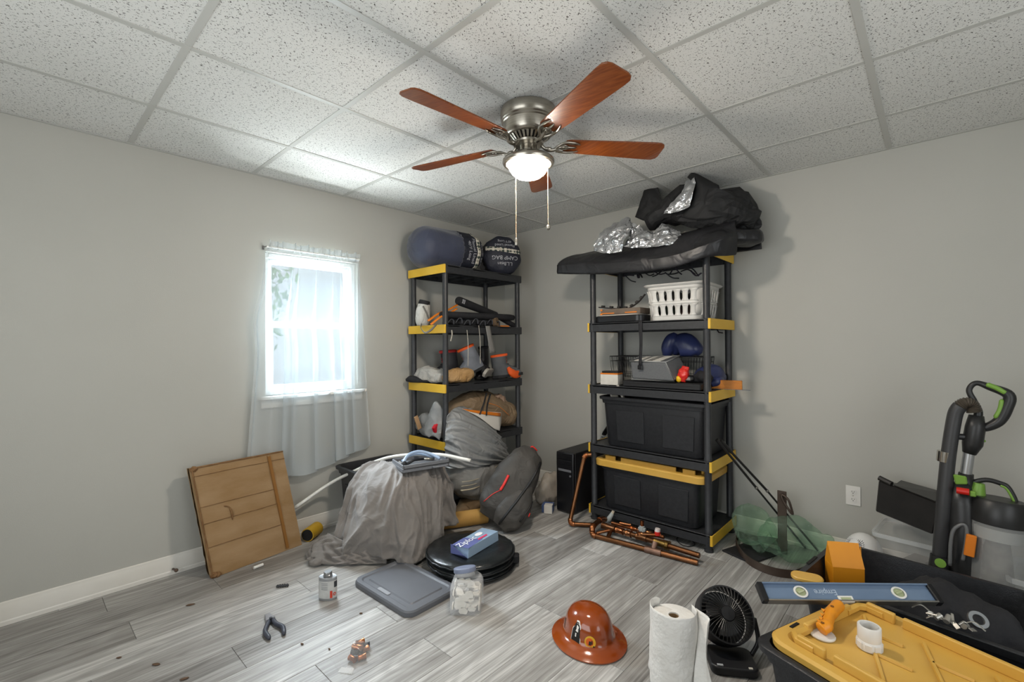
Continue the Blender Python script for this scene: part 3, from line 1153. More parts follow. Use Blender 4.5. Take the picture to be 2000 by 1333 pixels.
# ---- grey tool case lying open on the sheet, with tools in it
M_CASE = mat('slate_grey_plastic', '#6a6c70', 0.45, col2='#727478', nscale=30, bump=0.1, bscale=200)
c0, c1 = V((0.766, -1.738, 0.492)), V((0.846, -1.429, 0.492))
ex = (c1 - c0).normalized()
ey = V(0, 0, 1).cross(ex)
MC = Matrix(((ex.x, ey.x, 0, c0.x), (ex.y, ey.y, 0, c0.y), (ex.z, ey.z, 1, c0.z), (0, 0, 0, 1)))
case = thing('tool_case', 'slate grey plastic tool case lying open on the bedsheet', 'tool case', c0 + (c1 - c0) / 2)
Lc = (c1 - c0).length
b = B(MC)
b.prism([(x + Lc / 2, y + 0.11) for x, y in rrect(Lc, 0.22, 0.015, 4)], 0.002, 0.026)
for (cx, cy, dx, dy) in ((Lc / 2, 0.006, Lc - 0.02, 0.010), (Lc / 2, 0.214, Lc - 0.02, 0.010), (0.006, 0.11, 0.010, 0.20), (Lc - 0.006, 0.11, 0.010, 0.20)):
    b.box((cx, cy, 0.036), (dx, dy, 0.024))
cs = b.build('shell', M_CASE, case, bevel=0.003, seg=2)
B(MC).box((Lc / 2, -0.001, 0.026), (Lc - 0.01, 0.004, 0.003)).build('shell_seam', M_DARK, cs)
b = B(MC)
b.tube(curve([(Lc * 0.62, -0.002, 0.016), (Lc * 0.64, -0.018, 0.014), (Lc * 0.90, -0.018, 0.014), (Lc * 0.92, -0.002, 0.016)], 14), 0.006, 8)
b.build('carry_handle', M_CASE, case, smooth='all')
tube_blue = mat('pale_blue_tubing', '#9fb4cf', 0.35)
hz = thing('tubing_coil', 'pale blue flexible tubing looped over the grey tool case', 'tubing', c0 + V(0, 0, 0.05))
B().tube(curve([MC @ V(0.02, 0.06, 0.046), MC @ V(0.07, 0.10, 0.085), MC @ V(0.15, 0.12, 0.095), MC @ V(0.22, 0.10, 0.075), MC @ V(0.27, 0.05, 0.046)], 30), 0.010, 10).build('tube_outer', tube_blue, hz, smooth='all')
B().tube(curve([MC @ V(0.04, 0.13, 0.046), MC @ V(0.10, 0.15, 0.068), MC @ V(0.17, 0.15, 0.070), MC @ V(0.25, 0.10, 0.046)], 26), 0.007, 8).build('tube_inner', tube_blue, hz, smooth='all')
wr_ = thing('wrench', 'black and chrome wrench in the grey tool case', 'wrench', MC @ V(0.1, 0.08, 0.03))
B(MC).tube([(0.03, 0.05, 0.04), (0.10, 0.075, 0.055), (0.17, 0.085, 0.05)], [0.012, 0.009, 0.008], 8).ball((0.025, 0.05, 0.045), (0.02, 0.018, 0.02), 10, 6).build('handle', mat('black_rubber_grip', '#1b1c20', 0.5), wr_, smooth='all')
B(MC).tube([(0.17, 0.085, 0.05), (0.24, 0.075, 0.045)], [0.006, 0.009], 8).build('jaw', M_NICK, wr_, smooth='all')

# ---- white PEX pipe bowed over it all
pex = [(0.090, -2.118, 0.223), (0.115, -1.905, 0.330), (0.261, -1.795, 0.425), (0.438, -1.626, 0.520), (0.741, -1.469, 0.560), (0.966, -1.357, 0.535)]
B().tube(curve(pex, 50), 0.011, 12).build('plastic_pipe', mat('white_pex', '#e2e1db', 0.35), smooth='all', label='long white plastic pipe bowed from behind the carton over the grey sheet', cat='pipe')


# ================================================================== on the window-wall shelving unit
M_NAVY = mat('navy_nylon', '#34384a', 0.55, col2='#3d4256', nscale=5, sheen=0.3, wrinkle=(7, 0.35, 0.03))
M_NAVYD = mat('dark_navy_nylon', '#20222c', 0.6, col2='#262834', nscale=5, wrinkle=(14, 0.5, 0.02))
M_LETTER = mat('pale_lettering', '#b9b9bd', 0.6)


def plaid_material():
    m = bpy.data.materials.new('plaid_flannel')
    m.use_nodes = True
    nt = m.node_tree
    N, L = nt.nodes, nt.links
    b = N['Principled BSDF']
    tc = N.new('ShaderNodeTexCoord')
    sep = N.new('ShaderNodeSeparateXYZ')
    L.new(tc.outputs['Object'], sep.inputs[0])
    outs = []
    for i, f in ((0, 210), (1, 210), (2, 210)):
        q = N.new('ShaderNodeMath')
        q.operation = 'MULTIPLY'
        q.inputs[1].default_value = f
        L.new(sep.outputs[i], q.inputs[0])
        s = N.new('ShaderNodeMath')
        s.operation = 'SINE'
        L.new(q.outputs[0], s.inputs[0])
        outs.append(s.outputs[0])
    a = N.new('ShaderNodeMath')
    L.new(outs[0], a.inputs[0])
    L.new(outs[1], a.inputs[1])
    a2 = N.new('ShaderNodeMath')
    L.new(a.outputs[0], a2.inputs[0])
    L.new(outs[2], a2.inputs[1])
    r = N.new('ShaderNodeValToRGB')
    r.color_ramp.interpolation = 'CONSTANT'
    e = r.color_ramp.elements
    e[0].position, e[0].color = 0.0, lin('#33403a')
    e[1].position, e[1].color = 0.30, lin('#8f8a80')
    for p, c in ((0.42, '#d2ccbd'), (0.72, '#98917f'), (0.84, '#ded9cb')):
        x = e.new(p)
        x.color = lin(c)
    mr = N.new('ShaderNodeMapRange')
    mr.inputs['From Min'].default_value = -2
    mr.inputs['From Max'].default_value = 2
    L.new(a2.outputs[0], mr.inputs['Value'])
    L.new(mr.outputs[0], r.inputs[0])
    L.new(r.outputs[0], b.inputs['Base Color'])
    b.inputs['Roughness'].default_value = 0.85
    return m


M_PLAID = plaid_material()


def sleeping_bag(label, c0, c1, Rr, lines, roll, band=True):
    """stuffed roll from c0 (far end) to c1 (near end), gathered near end with plaid band and lettering"""
    c0, c1 = V(c0), V(c1)
    ax = (c1 - c0).normalized()
    Ln = (c1 - c0).length
    up = V(0, 0, 1)
    up = (up - ax * up.dot(ax)).normalized()
    sd = ax.cross(up)
    t = thing('sleeping_bag', label, 'sleeping bag', (c0 + c1) / 2 - V(0, 0, Rr), 'rolled sleeping bags')

    def prof(s):      # radius along the axis
        s = max(0.0, min(1.0, s))
        end = min(s, 1 - s)
        return Rr * min(1.0, (1 - (1 - min(1, end / 0.20)) ** 2.2)) ** 0.5 if end > 0 else 0.004

    def surf(s, a, off=0.0):
        r = prof(s) + off
        wv = 0.006 * sin(9 * a + 3 * s) * (0.3 + max(0, s - 0.5)) + 0.007 * noise.noise(V(s * 4, cos(a) * 2, sin(a) * 2))
        pucker = 0.006 * sin(26 * a) * math.exp(-((s - 0.60) / 0.06) ** 2)
        p = c0 + ax * Ln * s + (sd * cos(a) + up * sin(a)) * max(0.003, r + wv + pucker)
        return p
    n, k = 72, 60
    b = B()
    b.loft([[surf(i / k, 2 * pi * j / n) for j in range(n)] for i in range(0, 37)], True)
    b.build('roll', M_NAVY, t, smooth='all')
    B().loft([[surf(i / k, 2 * pi * j / n) for j in range(n)] for i in range(36, k + 1)], True).build('stuff_sack_end', M_NAVYD, t, smooth='all')
    if band:       # plaid band round the shoulder
        rows = []
        for i in range(5):
            s = 0.795 + 0.056 * i / 4
            rows.append([surf(s, roll + 2 * pi * j / 90, 0.003) for j in range(91)])
        B().grid(rows).build('plaid_band', M_PLAID, t, smooth='all', solid=0.002)
    for txt, size, s0, a0 in lines:
        def fn(x, y, s0=s0, a0=a0):
            return surf(s0 + y / Ln, a0 - x / Rr, 0.0022)
        lettering(B(), txt, size, fn).build('lettering', M_LETTER, t)
    return t, (c0, c1, ax, up, sd, surf)


ZT = SHZ[0]
sleeping_bag('navy rolled sleeping bag lying lengthwise on the left of the window-wall shelf top', (0.235, -1.300, ZT + 0.163), (0.285, -0.640, ZT + 0.166), 0.163,
             [('Flannel Lined', 0.040, 0.755, radians(-2)), ('40\u00b0F Long', 0.040, 0.690, radians(-2)), ('CAMP BAG', 0.046, 0.900, radians(-12))], 0.3)
# the second bag: its round end faces the room, band and lettering across the end
t2, (a0, a1, ax, up, sd, sf) = sleeping_bag('second navy sleeping bag, its round end facing the room', (0.17, -0.315, ZT + 0.172), (0.455, -0.490, ZT + 0.172), 0.172, [], 0.0, False)
Ln2, R2 = (a1 - a0).length, 0.172


def face2(x, y, off=0.003):
    """point on the domed end of the second bag, x to the right and y upward as seen from the room"""
    r = min(0.97, sqrt(x * x + y * y) / R2)
    end = 0.2 * (1 - (1 - r * r) ** (1 / 2.2))
    return a1 - ax * (Ln2 * end) + sd * (-x) + up * y + ax * (off + 0.008)


bb = B()
bb.grid([[face2(-0.158 + 0.316 * j / 40, 0.022 + 0.036 * i / 4 + 0.010 * cos(j / 40 * pi)) for j in range(41)] for i in range(5)])
bb.build('end_band', M_PLAID, t2, smooth='all', solid=0.002)
for txt, size, y0 in (('L.L.Bean', 0.040, -0.078), ('CAMP BAG', 0.048, -0.026), ('Flannel Lined', 0.034, 0.083), ('40\u00b0F Long', 0.030, 0.118)):
    lettering(B(), txt, size, lambda x, y, y0=y0: face2(-x + 0.01, y0 - y)).build('lettering', M_LETTER, t2)



def boot(label, c, heading, tilt, cols, hgt=0.24, ln=0.29, roll=0.0, group='hiking boots on the window-wall shelf'):
    """lace-up boot: local x from heel to toe"""
    R = rot(0, 0, heading) @ rot(0, tilt, 0) @ rot(roll, 0, 0)
    t = thing('boot', label, 'boot', c, group, R)
    M = WM[t.name]
    main, sole, lining = cols
    foot = [(-0.46, 0.0), (-0.44, 0.12), (-0.25, 0.15), (0.0, 0.13), (0.25, 0.17), (0.42, 0.13), (0.50, 0.0)]
    loop = [(x * ln, y * ln) for x, y in foot] + [(x * ln, -y * ln) for x, y in reversed(foot[1:-1])]
    B(M).prism(list(reversed(loop)), 0.0, 0.026).build('sole', sole, t, bevel=0.004)
    rings = []
    for f in range(15):
        z = 0.024 + (hgt - 0.024) * f / 14
        q = f / 14
        toe = 0.47 - 0.42 * min(1, (q / 0.52)) ** 1.6 + 0.05 * max(0, q - 0.6)
        heel = -0.44 + 0.03 * q
        wid = 0.155 - 0.02 * q
        cx = (toe + heel) / 2 * ln
        hx = (toe - heel) / 2 * ln
        rings.append(superring(M @ V(cx, 0, z), (M.to_3x3() @ V(hx, 0, 0)), (M.to_3x3() @ V(0, wid * ln, 0)), 2.3, 26))
    up = B().loft(rings, False).build('upper', main, t, smooth='all')
    cx, hx = (0.10 - 0.41) / 2 * ln, (0.10 + 0.41) / 2 * ln
    lr = []
    for dz, s in ((-0.012, 1.03), (0.006, 1.05), (0.010, 0.95), (-0.02, 0.86), (-0.10, 0.8)):
        lr.append(superring(M @ V(cx, 0, hgt + dz), M.to_3x3() @ V(hx * s, 0, 0), M.to_3x3() @ V(0, 0.135 * ln * s, 0), 2.3, 26))
    B().loft(lr, False).build('collar_lining', lining, up, smooth='all')
    bb = B(M)
    for k in range(5):
        q = 0.18 + 0.62 * k / 4
        z = 0.024 + (hgt - 0.024) * q
        toe = (0.47 - 0.42 * min(1, (q / 0.52)) ** 1.6) * ln
        bb.tube(curve([(toe - 0.035, -0.032, z), (toe + 0.004, 0, z + 0.004), (toe - 0.035, 0.032, z)], 8), 0.003, 6)
    bb.build('laces', mat('dark_laces', '#2b2b2d', 0.8), up, kind='stuff')
    return t


M_WHITE = mat('off_white_fabric', '#d4d2cc', 0.7, col2='#c5c2ba', nscale=8, wrinkle=(16, 0.7, 0.03))
M_BLACKF = mat('black_fabric', '#1d1d20', 0.8, col2='#262629', nscale=12, bump=0.25, bscale=60)
M_GREYF = mat('grey_fabric', '#86888a', 0.7, col2='#979796', nscale=7, bump=0.2, bscale=50)
M_TAN = mat('tan_canvas', '#a8814f', 0.75, col2='#bb986a', nscale=6, wrinkle=(16, 0.7, 0.03))
M_ORNG = mat('orange_trim', '#d9791d', 0.5)
M_STRAP = mat('grey_webbing', '#7d7b77', 0.8)
M_CORD = mat('pale_cord', '#b9b3a6', 0.8)
Z2, Z3, Z4 = SHZ[1], SHZ[2], SHZ[3]

# ---- second shelf from the top
t = thing('pouch', 'small white pouch with a dark lid beside the rear post of the window-wall shelf', 'pouch', (0.135, -1.115, Z2))
b = B()
sack(b, [(0.135, -1.118, Z2 + 0.002), (0.135, -1.116, Z2 + 0.06), (0.138, -1.112, Z2 + 0.13), (0.142, -1.108, Z2 + 0.178)], [(0.040, 0.040), (0.055, 0.055), (0.052, 0.052), (0.044, 0.044)], up=(1, 0, 0), wr=0.004, ws=20, k=24)
pb = b.build('bag', M_WHITE, t, smooth='all')
B().tube([(0.142, -1.108, Z2 + 0.176), (0.146, -1.102, Z2 + 0.208)], [0.047, 0.043], 18).build('lid', M_BLACKF, t, smooth=True)
B().tube(curve([(0.187, -1.15, Z2 + 0.16), (0.197, -1.12, Z2 + 0.10), (0.187, -1.085, Z2 + 0.03)], 12), 0.008, 6, flat=0.25, up=(1, 0, 0)).build('webbing', M_STRAP, pb)

B().tube(curve([(0.43, -1.165, Z2 + 0.080), (0.425, -0.9, Z2 + 0.083), (0.42, -0.6, Z2 + 0.086), (0.415, -0.335, Z2 + 0.088)], 20), [0.020, 0.026] + [0.027] * 17 + [0.027, 0.024], 14).build('pole_bag', M_BLACKF, smooth='all', label='long straight black pole bag along the front of the second shelf', cat='pole bag', group='black pole bags')
t = thing('pole_bag', 'thick black pole bag with a white logo, propped diagonally on the second shelf', 'pole bag', (0.30, -0.70, Z2 + 0.1), 'black pole bags')
pA, pB = V((0.330, -0.899, 1.648)), V((0.300, -0.439, 1.551))
B().tube([pA - (pB - pA) * 0.03, pA, pA + (pB - pA) * 0.1, pB], [0.030, 0.036, 0.036, 0.030], 16).build('sleeve', M_BLACKF, t, smooth=True)
da = (pB - pA).normalized()
fw = V(0.8, -0.6, 0)
fw = (fw - da * fw.dot(da)).normalized()
us = da.cross(fw)
if us.z < 0:
    us = -us
for k in range(3):
    B().box(pA + da * (0.012 + 0.012 * k) + fw * 0.034 + us * 0.004, (0.005, 0.004, 0.034), Matrix((da.to_4d()[:3] + (0,) if False else (da.x, fw.x, us.x, 0), (da.y, fw.y, us.y, 0), (da.z, fw.z, us.z, 0), (0, 0, 0, 1)))).build('logo_bar', M_LETTER, t)
B().tube([(0.360, -0.475, 1.538), (0.400, -0.263, 1.442)], 0.024, 12).build('pole_bag', M_BLACKF, smooth=True, label='short black pole bag at the right end of the second shelf', cat='pole bag', group='black pole bags')
for k, (a, c, lab) in enumerate(((((0.400, -1.263, 1.469)), ((0.360, -0.941, 1.610)), 'upper orange trekking strap on the second shelf'), (((0.460, -1.281, 1.440)), ((0.420, -0.998, 1.574)), 'lower orange trekking strap, crossing in front of the front post'))):
    a, c = V(a), V(c)
    B().tube(curve([a, a.lerp(c, 0.35) + V(0, 0, 0.012), a.lerp(c, 0.7), c], 16), 0.011, 8, flat=0.45, up=(0.4, -0.3, 0.8)).build('orange_strap', M_ORNG, smooth='all', label=lab, cat='strap', group='orange straps')
b = B()
sack(b, [(0.40, -1.10, Z2 + 0.030), (0.34, -0.96, Z2 + 0.034), (0.36, -0.80, Z2 + 0.034), (0.38, -0.62, Z2 + 0.030), (0.36, -0.52, Z2 + 0.02)], [(0.015, 0.012), (0.055, 0.034), (0.060, 0.036), (0.050, 0.032), (0.010, 0.010)], wr=0.012, ws=30, floor_z=Z2 + 0.001, seed=2)
b.build('harness', M_BLACKF, smooth='all', label='crumpled black webbing harness under the pole bags', cat='harness')
b = B()
for k in range(7):
    p = V(0.45, -1.09 + 0.085 * k, Z2 + 0.028 + 0.012 * (k % 2))
    b.tube(curve([p + V(0, -0.03, -0.02), p + V(0.012, -0.008, 0.014), p + V(0.012, 0.02, 0.010), p + V(0, 0.035, -0.02)], 12), 0.006, 6, flat=0.5)
b.build('buckle_straps', mat('dark_grey_webbing', '#4a4b50', 0.6), kind='stuff', label='small grey buckles and strap loops along the second shelf edge', cat='straps')
t = thing('webbing_roll', 'rolled brown webbing with a loose grey end hanging off the second shelf', 'webbing', (0.46, -0.62, Z2))
c = V((0.440, -0.582, 1.478))
B().lathe([(0.010, -0.017), (0.038, -0.017), (0.038, 0.017), (0.010, 0.017)], 20, Matrix.Translation(c) @ rot(0, 80, 20)).build('roll', mat('brown_webbing', '#6a5640', 0.85, bump=0.4, bscale=120), t, smooth=True)
B().net([[(0.500, -0.762, 1.440), (0.500, -0.709, 1.442)], [(0.505, -0.745, 1.345), (0.505, -0.691, 1.345)], [(0.500, -0.711, 1.219), (0.500, -0.645, 1.222)]], 12, 3).build('loose_end', M_STRAP, t, solid=0.002, smooth='all')
B().box(V((0.440, -0.481, 1.445)), (0.03, 0.11, 0.016)).build('orange_bar', M_ORNG, bevel=0.003, label='small flat orange bar at the right end of the second shelf', cat='bar')
b = B()
b.tube(curve([(0.160, -1.147, 1.458), (0.300, -1.255, 1.419), (0.500, -1.367, 1.377), (0.505, -1.316, 1.397), (0.450, -1.225, 1.442)], 24), 0.009, 6, flat=0.3, up=(1, 0, 0)).build('strap_loop', M_STRAP, smooth='all', label='grey strap loop drooping over the yellow end of the second shelf', cat='strap')
for k, (x0, y0, x1, y1, lab) in enumerate(((912, 652, 914, 716, 'thin pale cord hanging below the second shelf, leftmost'), (935, 640, 938, 711, 'longest pale cord hanging below the second shelf'), (882, 650, 880, 665, 'short white cord end hanging beside the front post'))):
    a, c = V(*[((0.497, -0.961, 1.403)), ((0.497, -0.834, 1.443)), ((0.497, -1.116, 1.400))][k]), V(*[((0.497, -0.952, 1.118)), ((0.497, -0.819, 1.134)), ((0.497, -1.127, 1.315))][k])
    B().tube(curve([a, a.lerp(c, 0.4) + V(0, 0.008, 0), c], 14), 0.0028 if k < 2 else 0.005, 6).build('hanging_cord', M_CORD, smooth='all', label=lab, cat='cord', group='cords hanging off the shelf')

# ---- third shelf: bundles of clothing and boots
b = B()
sack(b, [(0.05, -1.135, Z3 + 0.05), (0.12, -1.125, Z3 + 0.062), (0.24, -1.115, Z3 + 0.062), (0.36, -1.10, Z3 + 0.052), (0.425, -1.09, Z3 + 0.045)], [(0.012, 0.02), (0.055, 0.055), (0.060, 0.060), (0.056, 0.050), (0.015, 0.02)], wr=0.014, ws=18, floor_z=Z3 + 0.001, seed=5, e=2.8)
b.build('rolled_jacket', mat('pale_grey_cotton', '#a9a7a2', 0.7, col2='#b5b1a9', nscale=7, wrinkle=(16, 0.7, 0.03)), smooth='all', label='rolled pale grey jacket at the left end of the third shelf', cat='jacket')
b = B()
sack(b, [(0.42, -1.135, Z3 + 0.040), (0.42, -1.07, Z3 + 0.052), (0.42, -0.97, Z3 + 0.058), (0.425, -0.89, Z3 + 0.056), (0.43, -0.835, Z3 + 0.040)], [(0.015, 0.02), (0.045, 0.048), (0.052, 0.057), (0.050, 0.054), (0.012, 0.014)], wr=0.012, ws=16, floor_z=Z3 + 0.001, seed=8, e=2.6)
b.build('folded_trousers', M_TAN, smooth='all', label='bundled tan canvas trousers behind the front post, third shelf', cat='trousers')
b = B()
sack(b, [(0.06, -1.225, Z3 + 0.020), (0.10, -1.20, Z3 + 0.026), (0.20, -1.165, Z3 + 0.018), (0.28, -1.14, Z3 + 0.012)], [(0.012, 0.012), (0.032, 0.030), (0.026, 0.018), (0.01, 0.008)], wr=0.003, ws=20, floor_z=Z3 + 0.001)
b.build('black_sock', M_BLACKF, smooth='all', label='black sock sticking out over the yellow end of the third shelf', cat='sock')
LIN_O, LIN_R = mat('orange_lining', '#e2591b', 0.7), mat('red_lining', '#a5231f', 0.7)
SOLE_B, SOLE_W = mat('black_rubber_sole', '#202022', 0.7), mat('grey_rubber_sole', '#aaa59b', 0.7)
boot('slate grey boot with an orange lined collar, toe pointing left', (0.30, -0.735, Z3 + 0.050), 235, 24, (mat('slate_leather', '#6a6e76', 0.5, col2='#7d818a', nscale=10), SOLE_B, LIN_O), 0.225)
boot('black boot with a dark red collar behind the tan trousers', (0.155, -0.905, Z3 + 0.004), 250, 4, (mat('black_leather', '#232327', 0.5), SOLE_B, LIN_R), 0.24)
boot('tall all-black boot in the middle of the third shelf', (0.235, -0.545, Z3 + 0.004), 300, 2, (MATS['black_leather'], SOLE_B, M_BLACKF), 0.27)
boot('low black shoe with a pale grey sole, on the third shelf', (0.40, -0.62, Z3 + 0.056), 300, 0, (MATS['black_leather'], SOLE_W, M_BLACKF), 0.10, roll=62, ln=0.25)
boot('orange-lined grey boot lying with its collar open, right end of third shelf', (0.40, -0.40, Z3 + 0.012), 40, -8, (mat('grey_suede', '#4f5154', 0.7, col2='#5d5f61', nscale=12), SOLE_B, LIN_O), 0.20)
b = B()
sack(b, [(0.455, -0.445, Z3 + 0.10), (0.478, -0.43, Z3 + 0.06), (0.486, -0.38, Z3 + 0.035), (0.486, -0.33, Z3 + 0.045)], [(0.014, 0.012), (0.022, 0.030), (0.020, 0.035), (0.012, 0.03)], wr=0.004, ws=18, floor_z=Z3 + 0.001)
b.build('orange_bag', LIN_O, smooth='all', label='folded orange fabric pouch in front of the last boot', cat='pouch')

# ---- fourth shelf: tarps and the tent bag
M_SILVT = mat('silver_grey_tarp', '#7f8182', 0.40, col2='#8d8e8d', nscale=6, wrinkle=(7, 0.7, 0.04))
t = thing('tarp_bundle', 'grey tarp bundle with a pointed fold at the left end of the fourth shelf', 'tarp', (0.27, -1.08, Z4))
b = B()
sack(b, [(0.04, -1.13, Z4 + 0.06), (0.14, -1.11, Z4 + 0.085), (0.28, -1.09, Z4 + 0.085), (0.42, -1.08, Z4 + 0.065), (0.47, -1.07, Z4 + 0.04)], [(0.012, 0.02), (0.06, 0.08), (0.07, 0.085), (0.06, 0.062), (0.02, 0.02)], wr=0.018, ws=12, floor_z=Z4 + 0.001, seed=12, e=2.6)
b.build('bundle', M_SILVT, t, smooth='all')
B().net([[(0.300, -1.241, 0.630), (0.360, -1.178, 0.849), (0.420, -1.137, 0.795)], [(0.330, -1.244, 0.603), (0.380, -1.204, 0.752), (0.440, -1.174, 0.622)], [(0.360, -1.229, 0.585), (0.400, -1.221, 0.601), (0.440, -1.194, 0.571)]], 18, 18, lambda u, v, p: 0.006 * noise.noise(p * 30)).build('pointed_fold', M_SILVT, t, smooth='all', solid=0.004)
b = B()
pr0 = V((0.400, -1.191, 0.663))
b.box(pr0, (0.03, 0.08, 0.055), rot(30, 0, 20)).build('red_packet', mat('red_packaging', '#c01f2c', 0.4), bevel=0.006, label='small red packet tucked into the grey tarp on the fourth shelf', cat='packet')
b = B()
b.box(V((0.200, -1.216, 0.679)), (0.012, 0.035, 0.11), rot(20, 0, 0)).build('wood_offcut', mat('pale_wood', '#b7926c', 0.7), bevel=0.002, label='pale wooden offcut standing behind the grey tarp bundle', cat='wood piece')

t = thing('tent_bag', 'brown tent bag with straps and a white and orange paper label', 'tent bag', (0.34, -0.60, Z4))
M_TENT = mat('olive_brown_nylon', '#7d6850', 0.6, col2='#8b765c', nscale=6, wrinkle=(9, 0.7, 0.04))
b = B()
sack(b, [(0.30, -1.02, Z4 + 0.13), (0.31, -0.92, Z4 + 0.16), (0.33, -0.70, Z4 + 0.17), (0.35, -0.50, Z4 + 0.14), (0.36, -0.34, Z4 + 0.09), (0.365, -0.26, Z4 + 0.07)], [(0.02, 0.03), (0.10, 0.13), (0.125, 0.165), (0.125, 0.135), (0.105, 0.09), (0.03, 0.03)], wr=0.016, ws=10, floor_z=Z4 + 0.001, seed=21, e=2.5)
tb = b.build('bag', M_TENT, t, smooth='all')
b = B()
sack(b, [(0.40, -0.66, Z4 + 0.285), (0.38, -0.56, Z4 + 0.275), (0.38, -0.45, Z4 + 0.235), (0.39, -0.38, Z4 + 0.19)], [(0.01, 0.01), (0.045, 0.03), (0.045, 0.035), (0.01, 0.01)], wr=0.018, ws=24, seed=4)
b.build('gathered_mouth', mat('dusty_tan_nylon', '#8f7461', 0.7, col2='#a48a77', nscale=9), tb, smooth='all')
lab0 = [[(0.505, -1.025, 0.794), (0.515, -0.856, 0.761), (0.500, -0.582, 0.716)], [(0.535, -0.876, 0.716), (0.530, -0.786, 0.693), (0.505, -0.588, 0.640)], [(0.545, -0.714, 0.602), (0.535, -0.675, 0.587), (0.520, -0.623, 0.569)]]
B().net(lab0, 10, 10).build('paper_label', mat('white_label_paper', '#dcd8d0', 0.7), t, smooth='all', solid=0.0015)
B().net([[(0.511, -1.025, 0.795), (0.522, -0.852, 0.761), (0.507, -0.596, 0.714)], [(0.518, -0.968, 0.769), (0.528, -0.841, 0.736), (0.512, -0.601, 0.685)]], 3, 10).build('label_band', M_ORNG, t, smooth='all', solid=0.001)
for q in ((((0.460, -0.716, 0.888)), ((0.500, -0.779, 0.825)), ((0.535, -0.864, 0.735))), (((0.460, -0.669, 0.876)), ((0.500, -0.744, 0.801)), ((0.535, -0.791, 0.718)))):
    B().tube(curve(q, 12), 0.007, 6, flat=0.4).build('bag_strap', M_BLACKF, t, smooth='all')
B().tube(curve([(0.500, -0.727, 0.808), (0.500, -0.607, 0.766), (0.490, -0.470, 0.676)], 12), 0.0025, 6).build('orange_cord', M_ORNG, t, smooth='all')

# the big grey canopy cover sagging out of the fourth shelf down to the floor
cov = thing('canopy_cover', 'large grey canopy cover sagging out of the fourth shelf to the floor', 'fabric cover', (0.62, -0.95, 0.1))
ctrl = [[(0.500, -1.173, 0.760), (0.470, -1.078, 0.793), (0.460, -0.970, 0.796), (0.470, -0.842, 0.743), (0.480, -0.738, 0.656)],
        [(0.530, -1.208, 0.654), (0.560, -1.135, 0.708), (0.575, -0.994, 0.699), (0.560, -0.788, 0.614), (0.530, -0.658, 0.542)],
        [(0.545, -1.221, 0.560), (0.610, -1.168, 0.598), (0.640, -1.028, 0.595), (0.620, -0.808, 0.535), (0.560, -0.617, 0.446)],
        [(0.550, -1.231, 0.461), (0.630, -1.186, 0.485), (0.680, -1.051, 0.475), (0.660, -0.803, 0.428), (0.580, -0.583, 0.367)],
        [(0.550, -1.222, 0.385), (0.640, -1.196, 0.395), (0.690, -1.051, 0.386), (0.670, -0.786, 0.362), (0.580, -0.539, 0.300)]]
B().net(ctrl, 70, 90, lambda u, v, p: 0.030 * (max(0, 1 - 2.2 * abs(noise.noise(V(u * 7 - v * 3.5, v * 1.4, 3)))) ** 1.4 - 0.4) * min(1, u * 2 + 0.1) + 0.010 * (1 - 2 * abs(noise.noise(V(u * 16 - v * 8, v * 3, 8))))).build('outer_drape', M_SILVT, cov, smooth='all', solid=0.004)
b = B()
sack(b, [(0.550, -1.178, 0.414), (0.580, -1.105, 0.328), (0.600, -0.967, 0.264), (0.590, -0.780, 0.234), (0.560, -0.581, 0.270)], [(0.04, 0.05), (0.10, 0.135), (0.115, 0.165), (0.10, 0.135), (0.02, 0.04)], up=(0, 0, 1), wr=0.014, ws=9, seed=31, e=2.5, st=(1, 1, 2.5))
b.build('lower_sack', mat('grey_cover_fabric', '#7b7a77', 0.6, col2='#8a8986', nscale=5, wrinkle=(6, 0.6, 0.04)), cov, smooth='all')
M_STRIPE = mat('pale_piping', '#b3a78f', 0.6)
for k in range(3):
    q = [V(p) for p in (((0.705, -1.204, 0.310)), ((0.715, -1.075, 0.302)), ((0.700, -0.912, 0.325)), ((0.660, -0.770, 0.353)))]
    off = V(0, 0, -0.032 * k)
    B().tube(curve([p + off + V(-0.006 * k, 0, 0) for p in q], 20), 0.010 if k == 2 else 0.005, 6, flat=0.5).build('stripe', M_STRIPE, cov, smooth='all')
b = B()
sack(b, [(0.66, -1.20, 0.055), (0.62, -1.08, 0.07), (0.60, -0.92, 0.06), (0.60, -0.80, 0.04)], [(0.03, 0.03), (0.09, 0.065), (0.10, 0.06), (0.03, 0.02)], wr=0.018, ws=14, floor_z=0.002, seed=9)
b.build('canvas_duffel', mat('dark_olive_canvas', '#5d4b35', 0.8, col2='#705a3e', nscale=10, bump=0.3, bscale=40), smooth='all', label='dark olive canvas bag on the floor under the canopy cover', cat='bag')


